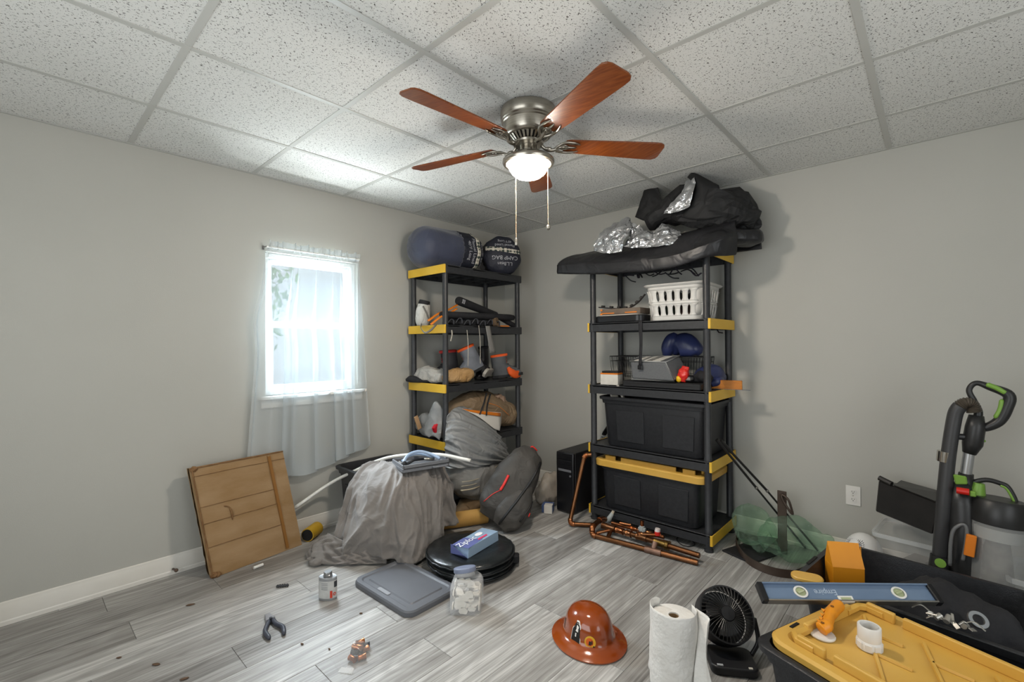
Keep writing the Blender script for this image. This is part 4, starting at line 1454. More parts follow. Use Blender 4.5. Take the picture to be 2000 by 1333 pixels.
# ================================================================== on the floor in the middle
M_GLOSS = mat('glossy_black_nylon', '#17191b', 0.28, col2='#1f2324', nscale=9, bump=0.5, bscale=12)
DC = V(1.185, -1.560, 0)
for k, (z, r, off, lab) in enumerate(((0.002, 0.240, (0.015, 0.015), 'bottom one of the stacked round black pop-up bags'), (0.038, 0.250, (0.008, -0.004), 'middle one of the stacked round black pop-up bags'),
                                      (0.074, 0.255, (0, 0), 'top one of the stacked round black pop-up bags, freezer bag box on it'))):
    t = thing('popup_bag', lab, 'pop-up bag', (DC.x + off[0], DC.y + off[1], z), 'stacked black pop-up bags')
    T_ = Matrix.Translation((DC.x + off[0], DC.y + off[1], z))
    b = B()
    rings = []
    for rr, zz in ((0.02, 0.0), (r * 0.6, 0.0), (r * 0.93, 0.003), (r, 0.016), (r * 0.955, 0.030), (r * 0.7, 0.034), (r * 0.4, 0.030), (0.01, 0.028)):
        rings.append([T_ @ V(rr * cos(2 * pi * j / 64), rr * sin(2 * pi * j / 64), max(0, zz + (0.0025 * fbm((rr * cos(2 * pi * j / 64), rr * sin(2 * pi * j / 64), k), 16) if zz > 0.02 else 0))) for j in range(64)])
    b.loft(rings, True)
    b.build('disc', M_GLOSS, t, smooth='all')
    B().tube([T_ @ V((r + 0.001) * cos(2 * pi * j / 48), (r + 0.001) * sin(2 * pi * j / 48), 0.017 + 0.003 * sin(3 * j)) for j in range(48)], 0.005, 6, closed=True).build('rim_piping', M_GLOSS, t, smooth='all')
# webbing tab sticking out at the right
B().box((DC.x + 0.20, DC.y + 0.165, 0.045), (0.05, 0.05, 0.05), rot(0, 0, 40)).build('carry_loop', M_BLACKF, bpy.data.objects['popup_bag'], bevel=0.008)

# freezer bag box lying on the top disc
zq = [V((1.116, -1.550, 0.118)), V((1.288, -1.673, 0.118)), V((1.245, -1.377, 0.118)), V((1.090, -1.306, 0.118))]
e1 = (zq[2] - zq[1]).normalized()
e2 = V(0, 0, 1).cross(e1)
zc0 = zq[1] + V(0.0, 0.0, 0.0)
Zl = (zq[2] - zq[1]).length * 0.96
MZ = Matrix(((e1.x, e2.x, 0, zc0.x), (e1.y, e2.y, 0, zc0.y), (0, 0, 1, 0.106), (0, 0, 0, 1)))
t = thing('freezer_bag_box', 'small blue and purple freezer bag box lying on the black pop-up bags', 'box', zc0 + e1 * Zl / 2 + e2 * 0.06, None)
M_ZB, M_ZP, M_ZW, M_ZR = mat('box_sky_blue', '#8fa6bd', 0.45), mat('box_purple_blue', '#5d6496', 0.45), mat('white_print', '#f0f0f2', 0.5), mat('pink_print', '#d23a62', 0.5)
zd, zh = 0.125, 0.055
b = B(MZ)
b.hexa([(0, 0, 0), (Zl, 0, 0), (Zl, zd, 0), (0, zd, 0), (0.01, 0.004, zh), (Zl, 0.004, zh), (Zl, zd, zh * 0.9), (0.01, zd, zh * 0.8)])
b.build('carton', M_ZB, t, bevel=0.0015)
B(MZ).hexa([(0.004, 0.0, zh + 0.0003), (Zl * 0.52, 0.012, zh + 0.0003), (Zl * 0.40, zd, zh * 0.86), (0.006, zd, zh * 0.81), (0.004, 0.0, zh + 0.001), (Zl * 0.52, 0.012, zh + 0.001), (Zl * 0.40, zd, zh * 0.86 + 0.001), (0.006, zd, zh * 0.81 + 0.001)]).build('purple_print', M_ZP, t)
B(MZ).hexa([(-0.002, 0.0, 0.001), (-0.001, 0.0, 0.001), (-0.001, zd, 0.001), (-0.002, zd, 0.001), (-0.03, 0.0, zh * 0.5), (-0.029, 0.0, zh * 0.5), (-0.002, zd, zh), (-0.003, zd, zh)]).build('end_flap', M_ZP, t)
lettering(B(MZ), 'Ziploc', 0.062, lambda x, y: (Zl * 0.24 + x * 0.96 + y * 0.15, 0.068 + y, zh * 0.985 + 0.0015 - 0.06 * max(0, y)))\
    .build('lettering', M_ZW, t)
B(MZ).hexa([(Zl * 0.42, 0.022, zh + 0.0008), (Zl * 0.72, 0.022, zh + 0.0008), (Zl * 0.74, 0.036, zh + 0.0008), (Zl * 0.46, 0.036, zh + 0.0008), (Zl * 0.42, 0.022, zh + 0.0018), (Zl * 0.72, 0.022, zh + 0.0018), (Zl * 0.74, 0.036, zh + 0.0018), (Zl * 0.46, 0.036, zh + 0.0018)]).build('pink_stripe', M_ZR, t)
B(MZ).lathe([(0.001, 0), (0.022, 0), (0.022, 0.0012), (0.001, 0.0012)], 18, Matrix.Translation((Zl * 0.66, 0.075, zh * 0.96 + 0.0015)) @ Matrix.Diagonal((1.4, 0.8, 1, 1))).build('oval_badge', M_ZW, t)

# grey plastic lid lying on the floor
M_LID = mat('charcoal_lid_plastic', '#5a5c61', 0.42, col2='#63656a', nscale=4, bump=0.06, bscale=250)
LC, LW, LD = (1.118, -1.968), 0.50, 0.325
RL = rot(0, 0, 1.5)
t = thing('tote_lid', 'charcoal grey plastic tote lid lying flat on the floor', 'lid', (LC[0], LC[1], 0), None, RL)
M = WM[t.name]
b = B(M)


def lr_(g, z, r=0.05):
    return [V(x, y, z) for x, y in rrect(LW - 2 * g, LD - 2 * g, max(0.008, r - g * 0.6), 6)]


b.loft([lr_(0.004, 0.0), lr_(0, 0.002), lr_(0, 0.022), lr_(0.005, 0.030), lr_(0.028, 0.030), lr_(0.036, 0.024), lr_(0.060, 0.024), lr_(0.066, 0.029), lr_(0.14, 0.029)], True)
lb = b.build('lid_plate', M_LID, t, smooth=True, angle=25)
B(M).prism([(x - 0.02, y - LD / 2 + 0.048) for x, y in rrect(0.10, 0.024, 0.010, 4)], 0.0235, 0.0275).build('handle_pad', mat('light_grey_pad', '#8d8f93', 0.4), lb, bevel=0.002)

# clear jar of drywall chips
jc = V(1.502, -1.872, 0)
RJ = rot(0, 0, 38)
t = thing('plastic_jar', 'clear square jar full of white plaster chips with a blue-grey lid', 'jar', jc, None, RJ)
M = WM[t.name]
M_CLEAR = mat('clear_plastic', '#ffffff', 0.06, alpha=0.16, spec=0.8)
b = B(M)
JW, JD = 0.150, 0.135
jr = []
for s, z, r in ((0.92, 0.0, 0.02), (0.97, 0.003, 0.022), (1.0, 0.014, 0.024), (1.0, 0.112, 0.026), (0.98, 0.130, 0.034), (0.90, 0.146, 0.045), (0.74, 0.156, 0.05)):
    jr.append([V(x, y + 0.012 * max(0, z - 0.11) / 0.045, z) for x, y in rrect(JW * s, JD * s, r * s, 5)])
b.loft(jr, False)
b.build('jar_wall', M_CLEAR, t, smooth='all', solid=0.0016)
Mj = M @ Matrix.Translation((-0.012, 0.018, 0.156)) @ rot(-16, -8, 0)
B(Mj).lathe([(0.047, -0.006), (0.049, 0.016)], 32).build('neck', M_CLEAR, t, smooth='all', solid=0.0016)
B(Mj @ Matrix.Translation((0, 0, 0.012))).lathe([(0.001, 0), (0.053, 0), (0.055, 0.003), (0.055, 0.019), (0.052, 0.022), (0.001, 0.022)], 32).build('jar_lid', mat('blue_grey_lid', '#8089a0', 0.4), t, smooth=True)
M_CHIP = mat('plaster_chip', '#cfc9bd', 0.9, col2='#e0dbd0', nscale=30)
r3 = random.Random(8)
for k in range(64):
    edge = k % 2
    x, y = r3.uniform(-0.048, 0.048), r3.uniform(-0.042, 0.042)
    z = 0.016 + 0.090 * (k / 64) + 0.004 * r3.random()
    ang = (r3.uniform(-30, 30), r3.uniform(-30, 30), r3.uniform(0, 360))
    if edge:                      # chips standing against the walls
        sd_ = k // 2 % 4
        if sd_ == 0:
            y = -0.056
        elif sd_ == 1:
            x = 0.063
        elif sd_ == 2:
            y = 0.054
        else:
            x = -0.062
        ang = (r3.uniform(80, 95), 0, 0) if sd_ in (0, 2) else (90, r3.uniform(-8, 8), 90)
    sx, sy = r3.uniform(0.040, 0.062), r3.uniform(0.030, 0.046)
    R_ = M @ Matrix.Translation((x, y, z)) @ rot(*ang)
    out = [(sx * 0.5 * cos(q) * r3.uniform(0.7, 1.1), sy * 0.5 * sin(q) * r3.uniform(0.7, 1.1)) for q in (0.2, 1.2, 2.3, 3.3, 4.2, 5.4)]
    B().prism(out, -0.003, 0.003, R_).build('plaster_chip', M_CHIP, t)

# oval metal can of pipe cement
cc = V(0.905, -2.285, 0)
RC = rot(0, 0, 40)
t = thing('cement_can', 'small grey metal can with a screw cap standing on the floor', 'can', cc, None, RC)
M = WM[t.name]


def oval(s, z):
    return [M @ V(0.046 * s * cos(2 * pi * j / 40), 0.029 * s * sin(2 * pi * j / 40), z) for j in range(40)]


M_TIN = mat('grey_tin', '#9ea0a2', 0.35, 0.4)
B().loft([oval(0.97, 0), oval(1.0, 0.002), oval(1.0, 0.108), oval(1.01, 0.110), oval(0.96, 0.113), oval(0.8, 0.112)], True).build('can_body', M_TIN, t, smooth=True)
B(M).lathe([(0.001, 0.112), (0.022, 0.112), (0.022, 0.122), (0.020, 0.124), (0.020, 0.134), (0.018, 0.137), (0.001, 0.137)], 24).build('screw_cap', mat('steel_cap', '#8f9091', 0.3, 0.8), t, smooth=True)


def canface(a, z, off=0.0006):
    return M @ V((0.046 + off) * cos(a), (0.029 + off) * sin(a), z)


B().grid([[canface(radians(a), z) for a in range(-150, 31, 6)] for z in (0.012, 0.098)]).build('label', mat('pale_label', '#c2c2bf', 0.5, col2='#b3b3b1', nscale=20), t, smooth='all')
B().grid([[canface(radians(a), z, 0.001) for a in range(-34, 6, 4)] for z in (0.064, 0.094)]).build('label_panel_dark', mat('label_dark', '#36383c', 0.5), t, smooth='all')
B().grid([[canface(radians(a), z, 0.001) for a in range(-62, -45, 4)] for z in (0.014, 0.050)]).build('label_red_bar', mat('label_red', '#c8402c', 0.5), t, smooth='all')
for z in (0.056, 0.062, 0.069, 0.078, 0.086):
    B().grid([[canface(radians(a), q, 0.0011) for a in range(-118, -70, 6)] for q in (z, z + 0.0022)]).build('label_print_line', mat('label_ink', '#707174', 0.6), t, smooth='all')
B().lathe([(0.004, 0), (0.008, 0), (0.008, 0.001), (0.004, 0.001)], 14, Matrix.Translation(canface(radians(-30), 0.032, 0.0005)) @ V(cos(radians(-30) + radians(40)), sin(radians(-30) + radians(40)), 0).to_track_quat('Z', 'Y').to_matrix().to_4x4()).build('label_ring', MATS['label_red'], t)

# pliers
t = thing('pliers', 'side-cutting pliers with dark grey grips lying on the floor', 'pliers', (0.95, -2.58, 0))
hd, g1, g2 = V(0.845, -2.556, 0.012), V(1.045, -2.612, 0.010), V(1.062, -2.560, 0.010)
pv = V(0.905, -2.560, 0.012)
dirh = (pv - hd).normalized()
sdh = V(0, 0, 1).cross(dirh)
B().hexa([hd - sdh * 0.011 + V(0, 0, -0.009), pv + sdh * -0.021 + V(0, 0, -0.009), pv + sdh * 0.021 + V(0, 0, -0.009), hd + sdh * 0.014 + V(0, 0, -0.009), hd - sdh * 0.010 + V(0, 0, 0.004), pv - sdh * 0.020 + V(0, 0, 0.008), pv + sdh * 0.020 + V(0, 0, 0.008), hd + sdh * 0.013 + V(0, 0, 0.004)]).build('jaws', mat('tool_steel', '#9a9b9e', 0.35, 0.35, col2='#848589', nscale=30), t, bevel=0.003, seg=2)
B().lathe([(0.001, 0), (0.007, 0), (0.007, 0.0022), (0.001, 0.0022)], 14, Matrix.Translation(pv + V(0, 0, 0.008))).build('pivot', mat('dark_steel', '#3a3b3e', 0.4, 0.8), t)
M_GRIP = mat('dark_grey_grip', '#3c3f49', 0.45)
for q in ([pv + sdh * -0.006, V(0.945, -2.592, 0.012), V(0.985, -2.612, 0.012), V(1.045, -2.615, 0.010)], [pv + sdh * 0.008, V(0.955, -2.555, 0.012), V(1.005, -2.545, 0.012), V(1.060, -2.560, 0.010)]):
    B().tube(curve(q, 20), [0.006, 0.007] + [0.010] * 17 + [0.009, 0.006], 10).build('grip', M_GRIP, t, smooth='all')

# odds and ends on the planks
b = B()
b.tube([(0.606, -2.424, 0.009), (0.640, -2.374, 0.009)], 0.006, 8)
for k in range(5):
    p = V(0.610, -2.418, 0.009).lerp(V(0.636, -2.380, 0.009), k / 4)
    b.tube([p - V(0.34, -0.5, 0) * 0.0025, p + V(-0.34, 0.5, 0) * 0.0035], 0.009, 8)
b.build('pipe_nipple', mat('black_plastic_fitting', '#232325', 0.5), smooth=True, label='small ribbed black fitting lying on the floor near the can', cat='fitting')
B().tube([(0.296, -2.432, 0.010), (0.288, -2.380, 0.010)], 0.0085, 12).build('plastic_tube', mat('white_plastic_bit', '#dcdad4', 0.5), smooth=True, label='short white plastic tube on the floor under the carton', cat='plastic tube', group='white plastic bits')
B().tube([(0.300, -2.060, 0.010), (0.288, -2.032, 0.012)], [0.009, 0.006], 10).build('plastic_plug', MATS['white_plastic_bit'], smooth=True, label='tiny white plastic plug on the floor beside the grey bedsheet', cat='plastic plug', group='white plastic bits')
M_BARKC = mat('bark_crumb', '#5e4a3a', 0.9)
for k, (x, y, L_, lab) in enumerate(((0.865, -2.982, 0.034, 'brown bark chip on the floor, lower left'), (0.700, -3.077, 0.020, 'small dark crumb left of the bark chips'), (1.047, -2.926, 0.032, 'flat brown chip at the bottom edge of the floor'),
                                     (0.456, -2.774, 0.040, 'thin tan splinter on the floor left of the carton'), (1.158, -2.244, 0.016, 'brown crumb on the floor left of the grey lid'), (1.177, -2.531, 0.016, 'brown crumb on the floor between pliers and fittings'), (1.297, -2.468, 0.013, 'brown crumb beside the bag of copper fittings'))):
    b = B()
    a = 0.7 * k
    b.ball((x, y, 0.0035), (L_ / 2, L_ / 4.5, 0.0035), 8, 5, R=rot(0, 0, 40 + 30 * sin(a)), fn=lambda p: 0.25 * noise.noise(p * 3))
    b.build('bark_chip', M_BARKC, smooth='all', label=lab, cat='debris', group='crumbs on the floor')

# clear bag of copper fittings
M_COP = mat('bright_copper', '#a4734f', 0.28, 1.0, col2='#9c5129', nscale=12)
M_COPD = mat('tarnished_copper', '#83593c', 0.38, 1.0, col2='#69472e', nscale=9)
fc = V(1.405, -2.405, 0)
t = thing('fitting_bag', 'clear bag of small copper couplings lying on the floor', 'bag of fittings', fc)
for k, (dx, dy, z, a) in enumerate(((0.035, -0.035, 0.014, 10), (0.055, -0.005, 0.014, 70), (0.010, -0.010, 0.016, 40), (0.025, 0.025, 0.016, 100), (-0.02, 0.012, 0.014, 20), (0.0, 0.045, 0.014, 60), (0.02, 0.0, 0.036, 30), (-0.005, 0.022, 0.036, 80))):
    p = fc + V(dx, dy, z)
    d = V(cos(radians(a)), sin(radians(a)), 0) * 0.016
    B().tube([p - d, p - d * 0.6, p + d * 0.6, p + d], [0.0125, 0.0105, 0.0105, 0.0125], 14).build('coupling', M_COP if k != 2 and k != 5 else mat('black_rubber', '#1c1c1d', 0.6), t, smooth=True)
M_FILM = mat('thin_clear_film', '#ffffff', 0.08, trans=0.0, alpha=0.14)
film = []
for i in range(7):
    row = []
    for j in range(7):
        u, v = i / 6, j / 6
        hgt = 0.060 * max(0, 1 - ((u - 0.5) / 0.5) ** 2) * max(0, 1 - ((v - 0.5) / 0.5) ** 2)
        row.append(fc + V(-0.075 + 0.165 * u + 0.02 * v, -0.085 + 0.16 * v - 0.02 * u, 0.002 + hgt))
    film.append(row)
B().net(film, 24, 24, lambda u, v, p: 0.006 * noise.noise(p * 45) * (4 * v * (1 - v) * 4 * u * (1 - u))).build('film', M_FILM, t, smooth='all')
B().net([[fc + V(0.050, -0.105, 0.003), fc + V(0.10, -0.075, 0.003)], [fc + V(0.045, -0.088, 0.012), fc + V(0.092, -0.058, 0.012)]], 4, 12, lambda u, v, p: 0.003 * sin(40 * v)).build('bag_seal', mat('whitish_film', '#e6e6e4', 0.25, alpha=0.5), t, smooth='all')

# backpack leaning towards the computer
M_PACK = mat('charcoal_pack_nylon', '#3c3a37', 0.6, col2='#474440', nscale=7, wrinkle=(8, 0.5, 0.03))
M_ZIP, M_RED = mat('black_zip', '#151516', 0.5), mat('scarlet_trim', '#d52a22', 0.5)
t = thing('backpack', 'charcoal backpack with red zip trim slumped on the floor by the shelving', 'backpack', (0.93, -1.0, 0))
b = B()
sp = [(0.895, -1.080, 0.055), (0.915, -1.035, 0.13), (0.945, -0.955, 0.26), (0.975, -0.865, 0.39), (0.995, -0.79, 0.485), (1.005, -0.765, 0.515)]
rd = [(0.11, 0.055), (0.160, 0.110), (0.165, 0.125), (0.140, 0.105), (0.090, 0.06), (0.02, 0.015)]
wdir = V(0.70, 0.71, 0)
sack(b, sp, rd, up=(0.72, -0.70, 0.35), wr=0.012, ws=9, seed=17, e=2.7, floor_z=0.003, n=44, k=46)
pk = b.build('pack_body', M_PACK, t, smooth='all')
b = B()
sack(b, [(0.995, -1.120, 0.045), (1.03, -1.065, 0.11), (1.065, -0.975, 0.21), (1.085, -0.90, 0.29)], [(0.06, 0.03), (0.105, 0.06), (0.095, 0.055), (0.02, 0.015)], up=(0.72, -0.70, 0.35), wr=0.008, ws=12, seed=5, floor_z=0.003)
b.build('front_pocket', M_PACK, pk, smooth='all')


def packline(pts, r, m, nm):
    """trim laid on the pack: each measured point is carried to the pack surface along the view from the room"""
    from mathutils.bvhtree import BVHTree
    if 'pack' not in TREES:
        fs, vs = [], []
        for o_ in (pk, bpy.data.objects['front_pocket']):
            off = len(vs)
            vs += [WM[o_.name] @ q.co for q in o_.data.vertices]
            fs += [[i_ + off for i_ in f.vertices] for f in o_.data.polygons]
        TREES['pack'] = BVHTree.FromPolygons(vs, fs)
    eye = V(3.2, -3.39, 1.29)
    out = []
    for p in curve(pts, 24):
        h_ = TREES['pack'].ray_cast(eye, (p - eye).normalized())[0]
        if h_ is not None:
            out.append(h_ + (eye - h_).normalized() * r * 0.3)
    if len(out) > 2:
        B().tube(out, r, 6, flat=0.6).build(nm, m, pk, smooth='all')


TREES = {}
packline([(1.124, -0.818, 0.470), (1.137, -0.937, 0.360), (1.145, -1.095, 0.260), (1.091, -1.174, 0.150), (1.049, -1.203, 0.080)], 0.009, M_ZIP, 'zip_line')
packline([(1.236, -0.946, 0.450), (1.154, -0.891, 0.300), (1.168, -1.002, 0.190), (1.156, -1.094, 0.110)], 0.007, M_ZIP, 'zip_line')
packline([(1.045, -1.082, 0.395), (1.037, -1.115, 0.345), (1.016, -1.133, 0.300)], 0.012, M_RED, 'red_panel')
packline([(1.016, -1.133, 0.300), (0.954, -1.145, 0.262), (0.913, -1.189, 0.215)], 0.004, M_RED, 'red_piping')
B().tube(curve([(0.985, -0.80, 0.505), (1.005, -0.78, 0.535), (1.03, -0.755, 0.505)], 12), 0.010, 6, flat=0.5).build('top_loop', M_RED, pk, smooth='all')
packline([(1.131, -0.988, 0.080), (1.113, -0.950, 0.100), (1.105, -0.929, 0.110)], 0.006, M_RED, 'red_tag')

# rolled kraft paper between sheet and backpack
b = B()
ra, rb_ = V(0.655, -1.345, 0.055), V(0.800, -1.055, 0.055)
b.tube([ra, rb_], 0.053, 28, caps=False)
b.tube([rb_, ra], 0.047, 28, caps=False)
b.build('kraft_paper_roll', mat('kraft_paper', '#a9803f', 0.75, col2='#b78d4b', nscale=5), smooth=True, label='roll of tan kraft paper on the floor between bedsheet and backpack', cat='paper roll')

# desktop computer tower, tripod and the litter between
M_PCB = mat('black_gloss_plastic', '#151517', 0.3, col2='#1b1b1e', nscale=6)
t = thing('computer_tower', 'black desktop computer tower standing left of the right-wall shelving', 'computer tower', (1.11, -0.29, 0))
pcx0, pcx1, pcy0, pcy1, pcz = 1.030, 1.192, -0.515, -0.075, 0.462
B().box(((pcx0 + pcx1) / 2, (pcy0 + pcy1) / 2 + 0.008, pcz / 2 + 0.006), (pcx1 - pcx0, pcy1 - pcy0 - 0.016, pcz - 0.012)).build('chassis', mat('black_steel_case', '#1a1a1c', 0.5, bump=0.1, bscale=300), t, bevel=0.004)
fb = B().box(((pcx0 + pcx1) / 2, pcy0 + 0.002, pcz / 2 + 0.004), (pcx1 - pcx0 - 0.002, 0.024, pcz - 0.008)).build('front_bezel', M_PCB, t, bevel=0.008, seg=2)
for z, h_ in ((0.425, 0.032), (0.385, 0.032)):
    B().box(((pcx0 + pcx1) / 2, pcy0 - 0.0105, z), (0.128, 0.004, h_)).build('drive_bay', M_PCB, fb, bevel=0.002)
B().box(((pcx0 + pcx1) / 2, pcy0 - 0.0108, 0.326), (0.120, 0.004, 0.018)).build('silver_bar', mat('grey_badge', '#6e6f73', 0.35), fb, bevel=0.002)
B().lathe([(0.001, 0), (0.008, 0), (0.008, 0.003), (0.001, 0.003)], 16, Matrix.Translation((pcx1 - 0.03, pcy0 - 0.010, 0.29)) @ rot(90, 0, 0)).build('power_button', mat('grey_badge', '#6e6f73', 0.35), fb)
t = thing('folded_tripod', 'folded camera tripod with silver legs behind the computer tower', 'tripod', (1.10, -0.06, 0))
th = V(1.205, -0.085, 0.585)
for k, (dx, dy) in enumerate(((-0.245, -0.02), (-0.185, 0.03), (-0.115, 0.025))):
    ft = V(th.x + dx * 1.25, th.y + dy * 0.8, 0.002)
    lg = B().tube([ft, ft.lerp(th, 0.90)], 0.0085, 10).build('leg', mat('silver_aluminium', '#b6b8ba', 0.3, 0.9), t, smooth=True)
    B().tube([ft.lerp(th, 0.925), ft.lerp(th, 0.985)], 0.013, 10).build('leg_lock', M_PCB, lg, smooth=True)
B().tube([th + V(-0.01, 0, -0.03), th + V(0.05, 0.0, 0.06)], [0.020, 0.016], 12).ball(th + V(0.055, 0, 0.065), (0.030, 0.024, 0.018), 12, 8).build('head', M_PCB, t, smooth='all')
B().tube([th + V(0.03, 0, 0.05), th + V(0.09, -0.02, 0.035)], 0.006, 8).build('pan_handle', M_PCB, t, smooth=True)
b = B()
sack(b, [(0.90, -0.60, 0.06), (0.92, -0.52, 0.12), (0.945, -0.42, 0.14), (0.96, -0.35, 0.08)], [(0.02, 0.03), (0.055, 0.10), (0.055, 0.12), (0.02, 0.03)], wr=0.02, ws=16, seed=3, floor_z=0.003)
b.build('crumpled_plastic', mat('cloudy_plastic_bag', '#b3aa9f', 0.25, col2='#a79c8e', nscale=9, alpha=0.75, bump=0.4, bscale=30), smooth='all', label='crumpled cloudy plastic bag between backpack and computer tower', cat='plastic bag')
t = thing('small_carton', 'small blue and white carton on the floor beside the computer tower', 'carton', (0.99, -0.58, 0))
B().box((0.990, -0.580, 0.032), (0.085, 0.075, 0.060), rot(0, 0, 28)).build('carton_body', mat('blue_print_card', '#4a5f8c', 0.5), t, bevel=0.002)
B().box((1.012, -0.600, 0.033), (0.062, 0.058, 0.062), rot(0, 0, 28)).build('white_panel', mat('white_card', '#d8d4cc', 0.6), t, bevel=0.002)

# ---- salvaged copper plumbing
def copper(label, pts, r, m=None, fittings=(), n=48, grp='salvaged copper pipes', sharp=False):
    t = thing('copper_pipe', label, 'copper pipe', V(pts[0]) - V(0, 0, r), grp)
    P = [V(p) for p in pts]
    path = []
    if sharp and len(P) > 2:       # straight runs joined by tight elbows
        path.append(P[0])
        for i in range(1, len(P) - 1):
            a, c = (P[i - 1] - P[i]).normalized(), (P[i + 1] - P[i]).normalized()
            k = min(0.03, (P[i - 1] - P[i]).length * 0.4, (P[i + 1] - P[i]).length * 0.4)
            for q in range(7):
                s = q / 6
                path.append((P[i] + a * k) * (1 - s) ** 2 + P[i] * 2 * s * (1 - s) + (P[i] + c * k) * s * s)
        path.append(P[-1])
    else:
        path = P
    pb = B().tube(path, r, 14).build('pipe', m or M_COPD, t, smooth=True, angle=50)
    if sharp and len(P) > 2:
        for i in range(1, len(P) - 1):
            a, c = (P[i - 1] - P[i]).normalized(), (P[i + 1] - P[i]).normalized()
            k = min(0.036, (P[i - 1] - P[i]).length * 0.45, (P[i + 1] - P[i]).length * 0.45)
            el = [(P[i] + a * k) * (1 - s) ** 2 + P[i] * 2 * s * (1 - s) + (P[i] + c * k) * s * s for s in [q / 8 for q in range(9)]]
            B().tube(el, [r * 1.28] + [r * 1.16] * 7 + [r * 1.28], 14).build('elbow', M_COP, pb, smooth='all')
    for (s, ln, rr, mm) in fittings:
        a, c = P[0], P[-1]
        d = (c - a).normalized()
        p = a.lerp(c, s)
        B().tube([p - d * ln / 2, p - d * ln * 0.42, p + d * ln * 0.42, p + d * ln / 2], [rr * 1.08, rr, rr, rr * 1.08], 14).build('coupling', mm, pb, smooth=True)
    return t, pb


M_BRASS = mat('old_brass', '#9b7d45', 0.38, 1.0, col2='#7d6337', nscale=15)
M_SOLD = mat('solder_grey_fitting', '#6e5547', 0.45, 0.8, col2='#84685a', nscale=20)
M_GREYP = mat('grey_primer_fitting', '#9da19f', 0.5)
copper('tall copper pipe standing up against the shelving, elbows at both ends', [(1.347, -0.520, 0.480), (1.306, -0.545, 0.478), (1.287, -0.715, 0.020), (1.421, -0.621, 0.020)], 0.0155, sharp=True)
t, pb = copper('long front copper pipe with a bent-up left end and a grey joint', [(2.176, -0.693, 0.018), (1.510, -0.767, 0.018), (1.505, -0.764, 0.070), (1.481, -0.611, 0.075), (1.488, -0.541, 0.050)], 0.0165, sharp=True)
fA, fB = V((2.176, -0.693, 0.018)), V((1.510, -0.767, 0.018))
p = fA.lerp(fB, 0.39)
B().tube([p - (fB - fA).normalized() * 0.05, p + (fB - fA).normalized() * 0.05], 0.022, 14).tube([p, p + V(0, 0.03, 0.045)], 0.018, 12).build('grey_joint', M_SOLD, pb, smooth=True)
t, pb = copper('second copper pipe resting on the pile, with a brass union near its right end', [(2.171, -0.655, 0.045), (1.513, -0.637, 0.045)], 0.0160, fittings=((0.36, 0.085, 0.021, M_BRASS), (0.30, 0.020, 0.026, M_BRASS), (0.56, 0.07, 0.020, M_COPD), (0.70, 0.035, 0.021, M_COP), (0.80, 0.05, 0.021, M_COP), (0.93, 0.10, 0.022, M_COPD)))
p = V((2.171, -0.655, 0.045)).lerp(V((1.513, -0.637, 0.045)), 0.90)
B().tube([p, p + V(0.02, -0.075, -0.030)], 0.014, 12).build('tee_branch', M_COPD, pb, smooth=True)
copper('copper pipe at the back of the pile with an orange-capped grey valve', [(1.911, -0.557, 0.050), (1.541, -0.569, 0.050)], 0.0125, M_COP, fittings=((0.25, 0.04, 0.016, M_COP), (0.55, 0.04, 0.016, M_COP)))
copper('short bright copper stub along the shelving foot', [(1.961, -0.572, 0.030), (1.734, -0.607, 0.030)], 0.0115, M_COP)
copper('open copper tee end pointing at the camera', [(1.771, -0.650, 0.060), (1.886, -0.554, 0.055)], 0.0135, M_COP, fittings=((0.1, 0.03, 0.017, M_COP),))
copper('loose thin copper piece between the two long pipes', [(1.542, -0.767, 0.040), (1.598, -0.700, 0.055)], 0.010, M_COP)
copper('loose copper piece lying across the back of the pile', [(1.613, -0.592, 0.075), (1.681, -0.562, 0.070)], 0.009, M_COP)
t = thing('valve', 'grey valve with a copper stub standing up in the pipe pile', 'valve', V((1.761, -0.560, 0.070)), 'valves in the pipe pile')
p = V((1.767, -0.571, 0.068))
B().tube([p + V(0, 0, -0.015), p + V(0, 0, 0.022)], [0.020, 0.016], 12).box(p + V(0, 0, 0.0), (0.05, 0.022, 0.022)).build('valve_body', M_GREYP, t, bevel=0.003)
B().tube([p + V(0, 0, 0.020), p + V(0, 0, 0.055)], 0.0125, 12).build('stub', M_COP, t, smooth=True)
t = thing('valve', 'grey ball valve tilted at the left of the pipe pile', 'valve', V((1.527, -0.567, 0.060)), 'valves in the pipe pile')
p = V((1.505, -0.543, 0.062))
B().tube([p + V(-0.012, -0.01, -0.022), p + V(0.006, 0.004, 0.014), p + V(0.018, 0.012, 0.040)], [0.020, 0.016, 0.012], 12).build('valve_body', M_GREYP, t, smooth='all')
B().tube([p + V(0.018, 0.012, 0.038), p + V(0.024, 0.016, 0.056)], 0.010, 12).build('stub', mat('pale_stub', '#bdb09c', 0.5), t, smooth=True)
t = thing('capped_fitting', 'white plastic cap with a red ring on the end of a copper stub', 'pipe cap', V((1.866, -0.556, 0.070)))
p = V((1.873, -0.571, 0.070))
B().tube([p + V(0, 0, -0.012), p + V(0, 0, 0.012)], 0.018, 14).build('red_ring', M_RED, t, smooth=True)
B().tube([p + V(0, 0, 0.010), p + V(0.002, 0.002, 0.030)], [0.018, 0.016], 14).build('white_cap', mat('pinkish_cap', '#d9cdc8', 0.5), t, smooth=True)
B().tube(curve([(2.025, -0.404, 0.100), (1.958, -0.364, 0.030), (1.936, -0.419, 0.004), (1.991, -0.485, 0.004), (2.041, -0.480, 0.004), (2.056, -0.427, 0.004), (2.010, -0.375, 0.004), (1.963, -0.369, 0.006)], 50), 0.0026, 6).build('thin_cable', mat('black_cable', '#1f1f20', 0.5), smooth='all', label='thin black cable looped on the floor before the right-wall shelving', cat='cable')


